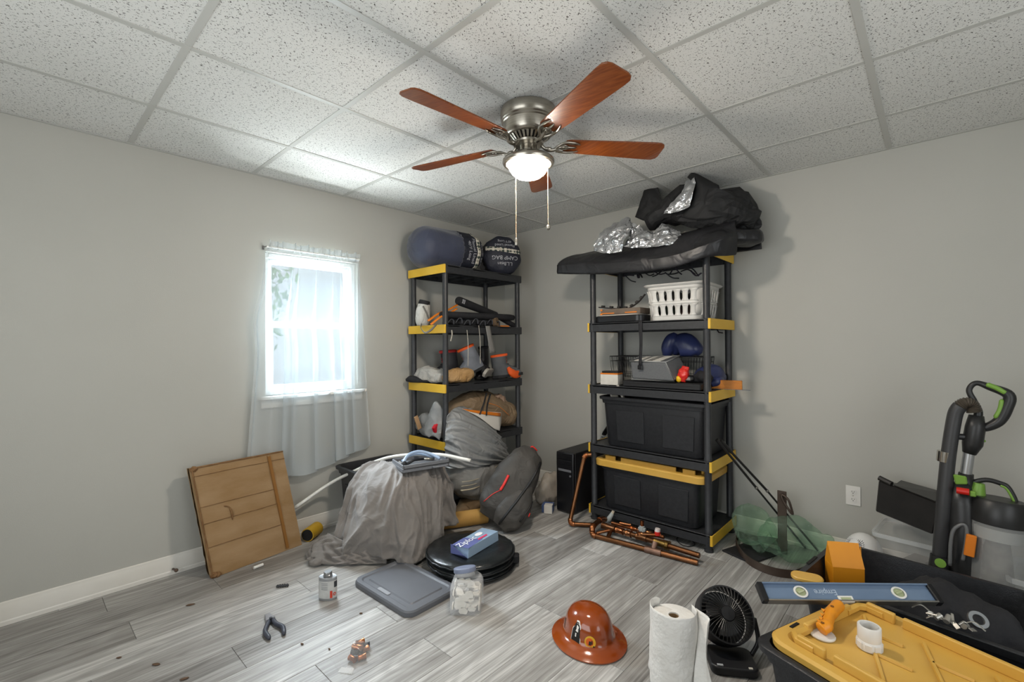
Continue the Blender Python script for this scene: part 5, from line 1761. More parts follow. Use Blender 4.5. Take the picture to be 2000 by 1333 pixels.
# ================================================================== on the right-wall shelving unit
SBX0, SBX1, SBF = 1.306, 2.184, -0.487
M_TOUGH = mat('black_tough_tote', '#202124', 0.4, col2='#28292c', nscale=60, bump=0.12, bscale=220)
M_YLID = mat('yellow_tote_lid', '#cda047', 0.42, col2='#d4aa55', nscale=4)


def tough_lid(M, L, W, z, parent, deep=False, skirt=0.014):
    """yellow lid with rolled skirt, recessed deck and raised edge blocks; centred on the tote"""
    b = B(M)

    def rr(g, zz, r=0.06):
        return [V(x, y, zz) for x, y in rrect(L - 2 * g, W - 2 * g, max(0.012, r - g * 0.6), 6)]
    b.loft([rr(0.016, z - skirt + 0.002), rr(0.0, z - skirt), rr(-0.002, z + 0.004), rr(0.006, z + 0.012), rr(0.035, z + 0.013), rr(0.048, z + 0.004), rr(0.12, z + 0.004)], True)
    lid = b.build('lid', M_YLID, parent, smooth=True, angle=28)
    # raised wall segments round the recessed deck
    seg = []
    yo, xo = W / 2 - 0.050, L / 2 - 0.055
    for x0, x1 in ((-xo + 0.10, -xo + 0.02), (-0.20, 0.20), (xo - 0.02, xo - 0.10)):
        for s in (-1, 1):
            seg.append(((x0 + x1) / 2, s * yo, abs(x1 - x0), 0.016))
    for y0, y1 in ((-0.12, 0.12),):
        for s in (-1, 1):
            seg.append((s * xo, 0, 0.016, y1 - y0))
    for (x, y, dx, dy) in seg:
        B(M).box((x, y, z + 0.020), (dx, dy, 0.034)).build('raised_rib', M_YLID, lid, bevel=0.004, seg=2)
    if deep:
        for s in (-1, 1):
            for e in (-1, 1):
                # corner walls
                b = B(M)
                pts = [(e * (xo - 0.02), s * yo), (e * xo, s * (yo - 0.02)), (e * xo, s * (yo - 0.09))]
                b.tube([V(px_, py_, z + 0.017) for px_, py_ in [(e * (xo - 0.07), s * yo)] + pts], 0.013, 6)
                b.build('corner_rib', M_YLID, lid, smooth=True)
    return lid


# ---- bottom shelf: tote with yellow lid
ZB5, ZB4, ZB3, ZB2, ZB1 = SHZ[4], SHZ[3], SHZ[2], SHZ[1], SHZ[0]
t = tote('storage_tote', 'black tote with a yellow lid on the bottom shelf of the right-wall unit', (1.745, -0.258, ZB5), 0.735, 0.43, 0.325, rot(0, 0, 0), M_TOUGH, group='black storage totes', taper=0.92)
tough_lid(WM[t.name], 0.800, 0.470, 0.334, t, skirt=0.034)
# ---- fourth shelf: open tote with sandals sticking out
t = tote('storage_tote', 'open black tote with pale sandals sticking out, above the yellow-lidded one', (1.775, -0.255, ZB4), 0.765, 0.435, 0.352, rot(0, 0, 0), M_TOUGH, group='black storage totes', taper=0.91)
M_SAND = mat('pale_sandal_rubber', '#cfc8bb', 0.6)
for k, (p0, p1, lab) in enumerate((((1.475, -0.405, 0.905), (1.505, -0.375, 0.935), 'pale ribbed sandal sole poking out of the open black tote'), ((1.545, -0.405, 0.900), (1.600, -0.365, 0.935), 'pale sandal with a strap poking out of the open black tote'))):
    t = thing('sandal', lab, 'sandal', (p0[0], p0[1], 0.75), 'sandals in the black tote')
    c = V(p0)
    Ms = Matrix.Translation(c) @ rot(0, -70, 200 if k else 150)
    sole = [(-0.13, 0.025), (-0.12, -0.03), (0.0, -0.028), (0.10, -0.045), (0.135, 0.0), (0.10, 0.045), (0.0, 0.03)]
    so = B(Ms @ rot(0, 0, 0)).prism(sole, -0.008, 0.008).build('sole', M_SAND, t, bevel=0.004)
    if k:
        B(Ms).tube(curve([(0.02, -0.04, 0.005), (0.05, -0.02, 0.045), (0.06, 0.02, 0.045), (0.04, 0.045, 0.005)], 16), 0.011, 8, flat=0.3).build('strap', M_SAND, t, smooth='all')
    else:
        for q in range(7):
            B(Ms).box((0.12 - 0.018 * q, 0, 0.009), (0.006, 0.07 - 0.004 * q, 0.004)).build('tread', mat('dark_tread', '#4d4a45', 0.7), so)
b = B()
sack(b, [(1.55, -0.25, ZB4 + 0.30), (1.75, -0.25, ZB4 + 0.335), (1.95, -0.24, ZB4 + 0.325), (2.05, -0.24, ZB4 + 0.28)], [(0.04, 0.03), (0.15, 0.05), (0.15, 0.05), (0.04, 0.03)], wr=0.02, ws=12, seed=6)
b.build('dark_clothing', M_BLACKF, smooth='all', label='dark clothing heaped inside the open black tote', cat='clothing')

# ---- third shelf
t = thing('hard_case', 'flat black hard case under the other things on the third shelf of the right unit', 'case', (1.83, -0.30, ZB3))
B().box((1.845, -0.315, ZB3 + 0.022), (0.54, 0.30, 0.044)).build('case_shell', mat('black_case', '#1d1d1f', 0.45, bump=0.1, bscale=200), t, bevel=0.006)
B().box((1.845, -0.466, ZB3 + 0.024), (0.53, 0.002, 0.003)).build('seam', M_DARK, t)
t = thing('book', 'thick black book with a grey page edge below the mesh case', 'book', (1.86, -0.36, ZB3 + 0.044))
B().box((1.862, -0.350, ZB3 + 0.060), (0.36, 0.17, 0.006)).box((1.862, -0.350, ZB3 + 0.084), (0.36, 0.17, 0.004)).box((1.684, -0.350, ZB3 + 0.072), (0.005, 0.17, 0.024)).build('cover', M_PCB, t)
B().box((1.865, -0.350, ZB3 + 0.0725), (0.345, 0.162, 0.019)).build('pages', mat('grey_pages', '#8b8986', 0.8), t)
t = thing('label_roll_box', 'small white box with an orange stripe at the left front of the third shelf', 'box', (1.46, -0.43, ZB3))
B().box((1.463, -0.425, ZB3 + 0.042), (0.135, 0.09, 0.076), rot(0, 0, 6)).build('carton_body', mat('white_box_card', '#cfccc4', 0.6, col2='#c2bfb6', nscale=20), t, bevel=0.003)
B().box((1.463, -0.425, ZB3 + 0.084), (0.137, 0.092, 0.010), rot(0, 0, 6)).build('orange_stripe', M_ORNG, t, bevel=0.002)
B().box((1.463, -0.42, ZB3 + 0.096), (0.12, 0.08, 0.014), rot(0, 0, 8)).build('dark_lid', M_PCB, t, bevel=0.002)
# wire basket
t = thing('wire_basket', 'black wire basket at the back of the third shelf of the right unit', 'wire basket', (1.70, -0.17, ZB3))
M_WIRE = mat('black_wire', '#1a1a1b', 0.45)
bx0, bx1, by0, by1, bz0, bz1 = 1.362, 2.06, -0.275, -0.055, ZB3 + 0.05, ZB3 + 0.205
b = B()
for z, g in ((bz1, 0.0), (bz1 - 0.035, 0.004), (bz0 + 0.03, 0.012)):
    q = [(bx0 + g, by0 + g, z), (bx1 - g, by0 + g, z), (bx1 - g, by1 - g, z), (bx0 + g, by1 - g, z)]
    b.tube([V(p) for p in q], 0.0035 if z == bz1 else 0.002, 6, closed=True)
b.build('rim_wires', M_WIRE, t, kind='stuff')
b = B()
n = 36
for k in range(n + 1):
    x = bx0 + (bx1 - bx0) * k / n
    for y, s in ((by0, 1), (by1, -1)):
        b.tube([(x, y, bz1), (x + (1.71 - x) * 0.03, y + s * 0.018, bz0)], 0.0016, 5)
for k in range(11):
    y = by0 + (by1 - by0) * k / 10
    for x, s in ((bx0, 1), (bx1, -1)):
        b.tube([(x, y, bz1), (x + s * 0.02, y, bz0)], 0.0016, 5)
for k in range(12):
    x = bx0 + 0.02 + (bx1 - bx0 - 0.04) * k / 11
    b.tube([(x, by0 + 0.018, bz0), (x, by1 - 0.018, bz0)], 0.0016, 5)
b.build('side_wires', M_WIRE, t, kind='stuff')
# grey mesh organiser case
t = thing('mesh_case', 'grey mesh zip case with a white label lying on the third shelf', 'zip case', (1.76, -0.36, ZB3 + 0.09))
q8 = [(1.651, -0.475, 1.043), (1.956, -0.475, 1.040), (1.960, -0.300, 1.126), (1.671, -0.300, 1.103), (1.637, -0.475, 1.166), (1.895, -0.475, 1.165), (1.915, -0.300, 1.201), (1.624, -0.300, 1.194)]
q8 = [V(p) for p in q8]
for p in q8[:4]:
    p.z = max(p.z, ZB3 + 0.052)
M_MESH = mat('grey_mesh_vinyl', '#56585a', 0.4, col2='#646668', nscale=220, bump=0.3, bscale=400)
cb_ = B().hexa(q8).build('case_body', M_MESH, t, bevel=0.012, seg=3)
M_PIPG = mat('grey_piping', '#8a8c8c', 0.5)
B().tube([q8[4], q8[5], q8[6], q8[7]], 0.0045, 6, closed=True).build('top_piping', M_PIPG, cb_, smooth='all')
B().tube([q8[0], q8[1], q8[5], q8[4]], 0.0045, 6, closed=True).build('front_piping', M_PIPG, cb_, smooth='all')
tp = [q8[4].lerp(q8[7], 0.10), q8[5].lerp(q8[6], 0.10), q8[5].lerp(q8[6], 0.92), q8[4].lerp(q8[7], 0.92)]
tpl = [tp[0].lerp(tp[1], 0.10), tp[0].lerp(tp[1], 0.82), tp[3].lerp(tp[2], 0.86), tp[3].lerp(tp[2], 0.2)]
B().hexa([p + V(0, 0, 0.001) for p in tpl] + [p + V(0, 0, 0.003) for p in tpl]).build('white_label', M_WHITE, t)
for s in (0.5, 0.62):
    qq = [tpl[0].lerp(tpl[1], s), tpl[0].lerp(tpl[1], s + 0.07), tpl[3].lerp(tpl[2], s + 0.07), tpl[3].lerp(tpl[2], s)]
    B().hexa([p + V(0, 0, 0.003) for p in qq] + [p + V(0, 0, 0.004) for p in qq]).build('label_bar', M_PCB, t)
# boxing gloves
M_GLOVE = mat('navy_glove_leather', '#2a3156', 0.32, col2='#323a63', nscale=5, bump=0.1, bscale=25)
t = thing('boxing_glove', 'navy boxing glove resting upright on the wire basket', 'boxing glove', (1.89, -0.20, ZB3 + 0.205), 'navy boxing gloves')
b = B()
sack(b, [(1.835, -0.185, ZB3 + 0.225), (1.87, -0.19, ZB3 + 0.28), (1.915, -0.19, ZB3 + 0.285), (1.985, -0.18, ZB3 + 0.250), (2.01, -0.175, ZB3 + 0.225)], [(0.03, 0.02), (0.068, 0.070), (0.075, 0.085), (0.070, 0.055), (0.03, 0.02)], wr=0.003, ws=8, e=2.2, floor_z=ZB3 + 0.207)
b.build('mitt', M_GLOVE, t, smooth='all')
b = B()
sack(b, [(1.790, -0.22, ZB3 + 0.215), (1.805, -0.225, ZB3 + 0.27), (1.835, -0.225, ZB3 + 0.335), (1.855, -0.22, ZB3 + 0.372)], [(0.03, 0.03), (0.048, 0.05), (0.044, 0.045), (0.014, 0.014)], up=(0, 1, 0), wr=0.002, ws=8, e=2.1, floor_z=ZB3 + 0.207)
b.build('thumb', M_GLOVE, t, smooth='all')
t = thing('boxing_glove', 'navy boxing glove lying behind the right front post, third shelf', 'boxing glove', (2.10, -0.22, ZB3 + 0.004), 'navy boxing gloves')
b = B()
sack(b, [(2.02, -0.30, ZB3 + 0.05), (2.06, -0.25, ZB3 + 0.075), (2.10, -0.18, ZB3 + 0.08), (2.14, -0.12, ZB3 + 0.055)], [(0.03, 0.03), (0.06, 0.068), (0.064, 0.075), (0.03, 0.035)], wr=0.003, ws=8, e=2.2, floor_z=ZB3 + 0.001)
b.build('mitt', M_GLOVE, t, smooth='all')
b = B()
sack(b, [(2.11, -0.27, ZB3 + 0.03), (2.145, -0.24, ZB3 + 0.05), (2.16, -0.19, ZB3 + 0.06)], [(0.02, 0.02), (0.03, 0.03), (0.012, 0.012)], wr=0.002, ws=8, floor_z=ZB3 + 0.001)
b.build('thumb', M_GLOVE, t, smooth='all')
t = thing('snack_packet', 'crumpled red and yellow packet beside the mesh case', 'packet', (2.0, -0.42, ZB3 + 0.044))
b = B()
sack(b, [(1.985, -0.425, ZB3 + 0.050), (1.99, -0.42, ZB3 + 0.095), (2.0, -0.41, ZB3 + 0.150)], [(0.02, 0.012), (0.034, 0.026), (0.022, 0.006)], up=(0, -1, 0), wr=0.005, ws=40, floor_z=ZB3 + 0.045)
b.build('red_foil', mat('red_foil', '#c8261e', 0.3), t, smooth='all')
B().ball((1.965, -0.435, ZB3 + 0.068), (0.02, 0.014, 0.022), 10, 6).build('yellow_corner', mat('yellow_foil', '#e2b21f', 0.35), t, smooth='all')
b = B()
sack(b, [(2.02, -0.36, ZB3 + 0.06), (2.08, -0.34, ZB3 + 0.085), (2.13, -0.31, ZB3 + 0.06)], [(0.02, 0.02), (0.05, 0.035), (0.02, 0.02)], wr=0.012, ws=20, floor_z=ZB3 + 0.045)
b.build('black_pouch', M_BLACKF, smooth='all', label='small black pouch between red packet and right front post', cat='pouch')
t = thing('wooden_board', 'short orange-brown board sticking out past the right end of the third shelf', 'board', (2.20, -0.30, ZB3))
B().box((2.200, -0.245, ZB3 + 0.030), (0.185, 0.02, 0.058), rot(0, 0, 8)).build('board', mat('orange_brown_wood', '#b06a1e', 0.55, col2='#c27a2a', nscale=6, stretch=(2, 12, 12)), t, bevel=0.002)
B().box((2.235, -0.242, ZB3 + 0.001), (0.21, 0.018, 0.003), rot(0, 0, 8)).build('steel_edge', mat('dark_blade_steel', '#56575a', 0.35, 0.8), t)
# strap hanging from the second shelf
t = thing('cinch_strap', 'black cinch strap hanging from the second shelf down to the mesh case', 'strap', (1.66, -0.495, ZB3 + 0.15))
B().net([[(1.714, -0.493, 1.447), (1.740, -0.493, 1.446)], [(1.716, -0.497, 1.398), (1.742, -0.497, 1.397)], [(1.722, -0.497, 1.293), (1.744, -0.497, 1.293)], [(1.711, -0.492, 1.137), (1.733, -0.492, 1.137)]], 16, 2).build('webbing', M_BLACKF, t, solid=0.002, smooth='all')
B().box(V((1.722, -0.493, 1.127)), (0.034, 0.010, 0.030)).build('buckle', M_PCB, t, bevel=0.003)

# ---- second shelf: laundry basket, tracks and cases
t = thing('laundry_basket', 'white plastic laundry basket on the second shelf of the right unit', 'laundry basket', (1.93, -0.26, ZB2), None, rot(0, 0, 3))
M = WM[t.name]
M_WPL = mat('white_basket_plastic', '#d3d1cc', 0.45)
lw, ld, lh = 0.38, 0.40, 0.232


def lring(z, g=0.0):
    s = 0.86 + 0.14 * z / lh
    return [M @ V(x, y, z) for x, y in rrect(lw * s + 2 * g, ld * s + 2 * g, 0.055 * s, 5)]


def lpt(side, u, z, out=0.0):
    """point on a side wall; side 0 front (-y), 1 right (+x), 2 back, 3 left; u from -1 to 1"""
    s = 0.86 + 0.14 * z / lh
    if side in (0, 2):
        sg = -1 if side == 0 else 1
        return M @ V(u * (lw * s / 2 - 0.055 * s), sg * (ld * s / 2 + out), z)
    sg = 1 if side == 1 else -1
    return M @ V(sg * (lw * s / 2 + out), u * (ld * s / 2 - 0.055 * s), z)


# walls pierced by rounded slots: built as bars between the slots
b = B()
b.loft([lring(0.0, -0.02), lring(0.0), lring(0.028)], True)
b.loft([lring(0.104), lring(0.122)], False)
b.loft([lring(0.200), lring(lh - 0.008), lring(lh - 0.004, 0.012), lring(lh + 0.004, 0.018), lring(lh + 0.008, 0.014), lring(lh + 0.006, 0.0)], False)
NS = 5
for side in range(4):
    for z0, z1 in ((0.028, 0.104), (0.122, 0.200)):
        for k in range(NS + 1):
            ua, uc = -1.0 + 2.0 * k / NS - 0.13, -1.0 + 2.0 * k / NS + 0.13
            lo, hi = [], []
            zr = 0.020
            rows_ = []
            for q in range(9):
                z = z0 + (z1 - z0) * q / 8
                e = min(z - z0, z1 - z)
                grow = 0.055 * (1 - min(1, e / zr)) ** 2 * 2.0
                rows_.append([lpt(side, ua - grow, z), lpt(side, uc + grow, z)])
            b.grid(rows_)
    # rounded corners between the sides
for cx, cy, a in ((1, 1, 0), (-1, 1, 90), (-1, -1, 180), (1, -1, 270)):
    rows_ = []
    for z in (0.028, 0.07, 0.11, 0.16, 0.200):
        s = 0.86 + 0.14 * z / lh
        r = 0.055 * s
        rows_.append([M @ V(cx * (lw * s / 2 - r) + r * cos(radians(a + q)), cy * (ld * s / 2 - r) + r * sin(radians(a + q)), z) for q in (-8, 0, 22, 45, 68, 90, 98)])
    b.grid(rows_)
b.build('basket', M_WPL, t, smooth=True, angle=45, solid=0.0035)
for k, (dx, dy, z, r, col, lab) in enumerate(((-0.08, -0.06, 0.062, 0.075, '#3d4a3c', 'dark green cloth'), (0.07, -0.05, 0.065, 0.08, '#4a3a34', 'brown cloth'), (0.0, 0.08, 0.07, 0.09, '#2d2d30', 'black cloth'), (-0.03, -0.09, 0.14, 0.075, '#54524e', 'grey cloth'), (0.08, 0.02, 0.145, 0.075, '#2a2a2c', 'black jersey cloth'))):
    b = B()
    c = M @ V(dx, dy, z)
    b.ball(c, (r, r * 0.8, 0.055), 20, 12, fn=lambda p, k=k: 0.25 * fbm(p + V(k, 0, 0), 2.5))
    b.build('laundry_item', mat('laundry_%d' % k, col, 0.8, bump=0.2, bscale=40), smooth='all', label=lab + ' bundled inside the white laundry basket', cat='clothing', group='clothes in the laundry basket')
M_TRACK = mat('dark_rubber_track', '#2a2624', 0.7)
t = thing('rubber_track', 'curved black toothed track strip against the laundry basket', 'track strip', (1.56, -0.40, ZB2 + 0.09))
pp = curve([(1.360, -0.420, 1.559), (1.488, -0.420, 1.544), (1.591, -0.420, 1.538), (1.670, -0.420, 1.573), (1.728, -0.420, 1.629)], 30)
B().tube(pp, 0.012, 6, flat=0.35).build('belt', M_TRACK, t, smooth='all')
for k in range(2, 30, 4):
    d = (pp[k + 1] - pp[k - 1]).normalized()
    B().box(pp[k] + V(0, 0, 0.009), (0.020, 0.026, 0.014), rot(0, -math.degrees(math.asin(max(-1, min(1, d.z)))), 0)).build('lug', M_TRACK, t, bevel=0.002)
t = thing('boxed_kit', 'brown boxed kit with orange corners under the track strip', 'box', (1.56, -0.38, ZB2 + 0.05))
gb = B().box((1.555, -0.385, ZB2 + 0.078), (0.31, 0.15, 0.042)).build('kit_body', mat('brown_grey_card', '#5f5247', 0.6, col2='#6d6054', nscale=14), t, bevel=0.003)
for x, w_ in ((1.46, 0.10), (1.64, 0.09)):
    B().box((x, -0.461, ZB2 + 0.068), (w_, 0.004, 0.007)).build('orange_line', M_ORNG, gb)
for z in (0.064, 0.093):
    B().box((1.404, -0.455, ZB2 + z), (0.016, 0.016, 0.012)).build('orange_corner', M_ORNG, gb)
t = thing('flat_case', 'flat glossy black case with rounded end at the left of the second shelf', 'case', (1.53, -0.385, ZB2))
B(Matrix.Translation((1.535, -0.385, 0))).prism(rrect(0.385, 0.17, 0.05, 6), ZB2 + 0.001, ZB2 + 0.050).build('shell', M_PCB, t, bevel=0.006, seg=2)
B(Matrix.Translation((1.535, -0.385, 0))).prism(rrect(0.34, 0.15, 0.04, 6), ZB2 + 0.050, ZB2 + 0.056).build('pale_top', mat('pale_card', '#b9b3a8', 0.6), t)
# branches of dark artificial garland pushed in behind the basket
t = thing('strap_tangle', 'tangle of dark straps and clips above the laundry basket', 'straps', (1.85, -0.2, ZB2 + 0.3))
r5 = random.Random(11)
for k in range(16):
    x0 = 1.50 + 0.034 * k
    a = V(x0, -0.30 + r5.uniform(-0.06, 0.06), ZB2 + 0.345 + r5.uniform(-0.03, 0.03) + 0.0 * k)
    c = a + V(r5.uniform(0.03, 0.09), r5.uniform(-0.05, 0.05), r5.uniform(-0.06, 0.05))
    mid = a.lerp(c, 0.5) + V(0, 0, r5.uniform(-0.03, 0.03))
    B().tube(curve([a, mid, c], 8), 0.009, 6, flat=0.5).build('strap', M_PCB if k % 3 else mat('plum_strap', '#2c2530', 0.6), t, smooth='all')
t = thing('bracket_arm', 'small bent steel bracket hanging under the right end of the second shelf', 'bracket', (2.21, -0.25, ZB2 - 0.12))
B().tube([V((2.139, -0.250, 1.387)), V((2.158, -0.250, 1.357)), V((2.187, -0.250, 1.353))], 0.008, 8, flat=0.5).build('arm', M_NICK, t, smooth=True)

# ---- on top: long black case, silver sheeting and black covers
M_CASEB = mat('black_vinyl', '#1b1b1d', 0.40, col2='#232326', nscale=8, wrinkle=(6, 0.5, 0.03))
M_SILV = mat('crinkled_silver_foil', '#d6d7d9', 0.26, 0.85, col2='#bdbfc1', nscale=8, wrinkle=(14, 0.8, 0.03))
M_BCOV = mat('matte_black_cover', '#161617', 0.7, col2='#1f1f20', nscale=10, wrinkle=(5, 0.8, 0.05))
t = thing('grill_cover', 'long black vinyl cover folded flat across the right-wall shelf top', 'cover', (1.75, -0.42, ZB1))
zt = ZB1 + 0.003
ctrl = [[(1.13, -0.50, zt + 0.002), (1.36, -0.50, zt + 0.002), (1.75, -0.50, zt + 0.002), (2.14, -0.50, zt + 0.002), (2.24, -0.40, zt + 0.002)],
        [(1.088, -0.560, 1.825), (1.490, -0.560, 1.781), (1.936, -0.555, 1.769), (2.187, -0.540, 1.809), (2.308, -0.400, 1.825)],
        [(1.090, -0.575, 1.865), (1.500, -0.575, 1.828), (1.944, -0.570, 1.818), (2.227, -0.550, 1.870), (2.320, -0.400, 1.910)],
        [(1.099, -0.560, 1.913), (1.491, -0.560, 1.878), (1.937, -0.555, 1.867), (2.244, -0.530, 1.926), (2.321, -0.400, 1.966)],
        [(1.15, -0.45, zt + 0.075), (1.38, -0.46, zt + 0.060), (1.75, -0.45, zt + 0.070), (2.15, -0.42, zt + 0.12), (2.30, -0.36, zt + 0.15)],
        [(1.30, -0.24, zt + 0.110), (1.42, -0.22, zt + 0.135), (1.75, -0.20, zt + 0.15), (2.12, -0.20, zt + 0.16), (2.32, -0.22, zt + 0.14)],
        [(1.36, -0.06, zt + 0.06), (1.46, -0.05, zt + 0.08), (1.75, -0.05, zt + 0.09), (2.12, -0.05, zt + 0.09), (2.36, -0.06, zt + 0.08)],
        [(1.37, -0.05, zt + 0.004), (1.46, -0.045, zt + 0.004), (1.75, -0.045, zt + 0.004), (2.12, -0.045, zt + 0.004), (2.37, -0.05, zt + 0.004)]]
b = B()
b.net(ctrl, 70, 90, lambda u, v, p: (0.010 * ridge(p, 5) * (0.3 + v) + 0.006 * fbm(p, 9)) if u > 0.36 else 0.0035 * fbm(p, 8))
b.build('cover_body', M_CASEB, t, smooth='all', solid=0.004)
b = B()
sack(b, [(2.16, -0.40, zt + 0.052), (2.27, -0.32, zt + 0.050), (2.36, -0.23, zt + 0.048), (2.40, -0.19, zt + 0.048)], [(0.06, 0.05), (0.085, 0.050), (0.085, 0.048), (0.03, 0.03)], wr=0.006, ws=12, e=3, floor_z=zt + 0.001)
b.build('rolled_end', M_CASEB, t, smooth='all')


def crumple(b, ctrl, nu, nv, amp, sc, seed=0):
    def fn(u, v, p):
        q = p * sc + V(seed, seed * 0.7, 0)
        c = noise.cell_vector(q * 0.9)
        return amp * (0.9 * ridge(q, 1.0) + 0.5 * noise.noise(q * 2.3) + 0.35 * (c.x - 0.5))
    return b.net(ctrl, nu, nv, fn)


t = thing('reflective_sheet', 'crumpled silver reflective sheet lying on the black cover', 'reflective sheet', (1.55, -0.5, zt + 0.12))
ctrl = [[(1.399, -0.560, 1.963), (1.464, -0.570, 1.934), (1.556, -0.580, 1.916), (1.631, -0.580, 1.916)],
        [(1.396, -0.540, 2.026), (1.475, -0.545, 2.049), (1.571, -0.570, 2.008), (1.657, -0.570, 1.987)],
        [(1.428, -0.480, 2.105), (1.512, -0.480, 2.127), (1.615, -0.520, 2.087), (1.667, -0.530, 2.045)],
        [(1.443, -0.420, 2.143), (1.524, -0.400, 2.184), (1.606, -0.400, 2.198), (1.650, -0.440, 2.117)]]
crumple(B(), ctrl, 22, 22, 0.016, 16, 1).build('left_fold', M_SILV, t, angle=20)
ctrl = [[(1.625, -0.540, 1.962), (1.719, -0.545, 1.937), (1.829, -0.545, 1.930), (1.931, -0.540, 1.922), (1.983, -0.520, 1.931)],
        [(1.642, -0.500, 2.029), (1.729, -0.520, 1.998), (1.824, -0.520, 1.969), (1.918, -0.510, 1.989), (2.014, -0.490, 1.970)],
        [(1.629, -0.430, 2.151), (1.704, -0.440, 2.107), (1.784, -0.450, 2.049), (1.870, -0.440, 2.091), (1.980, -0.430, 2.032)]]
crumple(B(), ctrl, 18, 26, 0.018, 18, 4).build('right_fold', M_SILV, t, angle=20)
ctrl = [[(1.901, -0.500, 2.134), (1.985, -0.505, 2.130), (2.069, -0.500, 2.146)], [(1.939, -0.490, 2.195), (2.011, -0.500, 2.191), (2.088, -0.490, 2.221)], [(2.006, -0.470, 2.265), (2.053, -0.480, 2.268), (2.094, -0.470, 2.289)], [(2.024, -0.440, 2.340), (2.057, -0.440, 2.339), (2.083, -0.440, 2.349)]]
crumple(B(), ctrl, 20, 14, 0.010, 18, 7).build('upper_fold', M_SILV, t, angle=20)
t = thing('black_sheet', 'heap of matte black sheeting with stiff points on the right-wall shelf top', 'black sheeting', (1.98, -0.28, zt + 0.2))
ctrl = [[(1.609, -0.330, 2.204), (1.696, -0.330, 2.158), (1.798, -0.320, 2.163), (1.826, -0.300, 2.211)], [(1.637, -0.320, 2.282), (1.705, -0.330, 2.258), (1.774, -0.315, 2.255), (1.820, -0.300, 2.263)],
        [(1.664, -0.310, 2.367), (1.716, -0.320, 2.360), (1.763, -0.305, 2.346), (1.797, -0.300, 2.296)], [(1.683, -0.300, 2.420), (1.711, -0.300, 2.421), (1.742, -0.300, 2.410), (1.768, -0.300, 2.389)]]
B().net(ctrl, 18, 14, lambda u, v, p: 0.006 * ridge(p, 12)).build('pointed_fold', M_BCOV, t, smooth='all', solid=0.006)
b = B()
sack(b, [(1.72, -0.36, zt + 0.225), (1.84, -0.34, zt + 0.27), (2.00, -0.30, zt + 0.295), (2.16, -0.27, zt + 0.265), (2.30, -0.25, zt + 0.215), (2.40, -0.24, zt + 0.17)], [(0.02, 0.02), (0.10, 0.075), (0.15, 0.13), (0.16, 0.13), (0.12, 0.11), (0.03, 0.04)], wr=0.050, ws=7.5, seed=13, e=2.3, n=22, k=20)
b.build('heap', M_BCOV, t)
ctrl = [[(1.992, -0.440, 2.105), (2.106, -0.440, 2.067), (2.209, -0.420, 2.068), (2.257, -0.380, 2.082)], [(2.069, -0.450, 2.196), (2.127, -0.450, 2.174), (2.185, -0.420, 2.165), (2.233, -0.380, 2.176)],
        [(2.080, -0.440, 2.294), (2.131, -0.440, 2.282), (2.176, -0.410, 2.259), (2.216, -0.380, 2.244)], [(2.030, -0.430, 2.361), (2.063, -0.430, 2.383), (2.129, -0.400, 2.344), (2.210, -0.380, 2.278)]]
B().net(ctrl, 18, 16, lambda u, v, p: 0.008 * ridge(p, 9)).build('raised_flap', M_BCOV, t, smooth=True, angle=22, solid=0.006)
ctrl = [[(2.161, -0.280, 2.021), (2.283, -0.270, 1.986), (2.387, -0.240, 1.983)], [(2.182, -0.290, 2.132), (2.317, -0.280, 2.091), (2.420, -0.230, 2.030)], [(2.195, -0.280, 2.230), (2.309, -0.270, 2.191), (2.377, -0.240, 2.132)], [(2.195, -0.260, 2.265), (2.286, -0.250, 2.270), (2.336, -0.240, 2.212)]]
B().net(ctrl, 10, 9, lambda u, v, p: 0.026 * ridge(p, 9) + 0.005 * noise.noise(p * 30)).build('right_flap', M_BCOV, t, solid=0.006)


# ================================================================== against the right wall, right of the shelving
# duplex outlet
t = thing('wall_outlet', 'white duplex power outlet on the right wall', 'power outlet', (2.832, -0.004, 0.375))
B().box((2.832, -0.003, 0.378), (0.072, 0.006, 0.114)).build('cover_plate', mat('outlet_white', '#e6e4df', 0.4), t, bevel=0.002, seg=2)
for z in (0.400, 0.356):
    so = B().prism([(0.0165 * cos(a) * 1.0, max(-0.0125, min(0.0125, 0.0165 * sin(a)))) for a in [2 * pi * k / 24 for k in range(24)]], 0.0, 0.003, Matrix.Translation((2.832, -0.006, z)) @ rot(90, 0, 0)).build('socket', MATS['outlet_white'], t)
    for dx, dz, h_ in ((-0.006, 0.003, 0.008), (0.006, 0.003, 0.0065)):
        B().box((2.832 + dx, -0.0092, z + dz), (0.0018, 0.001, h_)).build('slot', M_DARK, so)
    B().box((2.832, -0.0092, z - 0.006), (0.004, 0.001, 0.004)).build('ground_slot', M_DARK, so)
B().ball((2.832, -0.006, 0.378), (0.003, 0.0015, 0.003), 8, 6).build('screw', M_NICK, t)

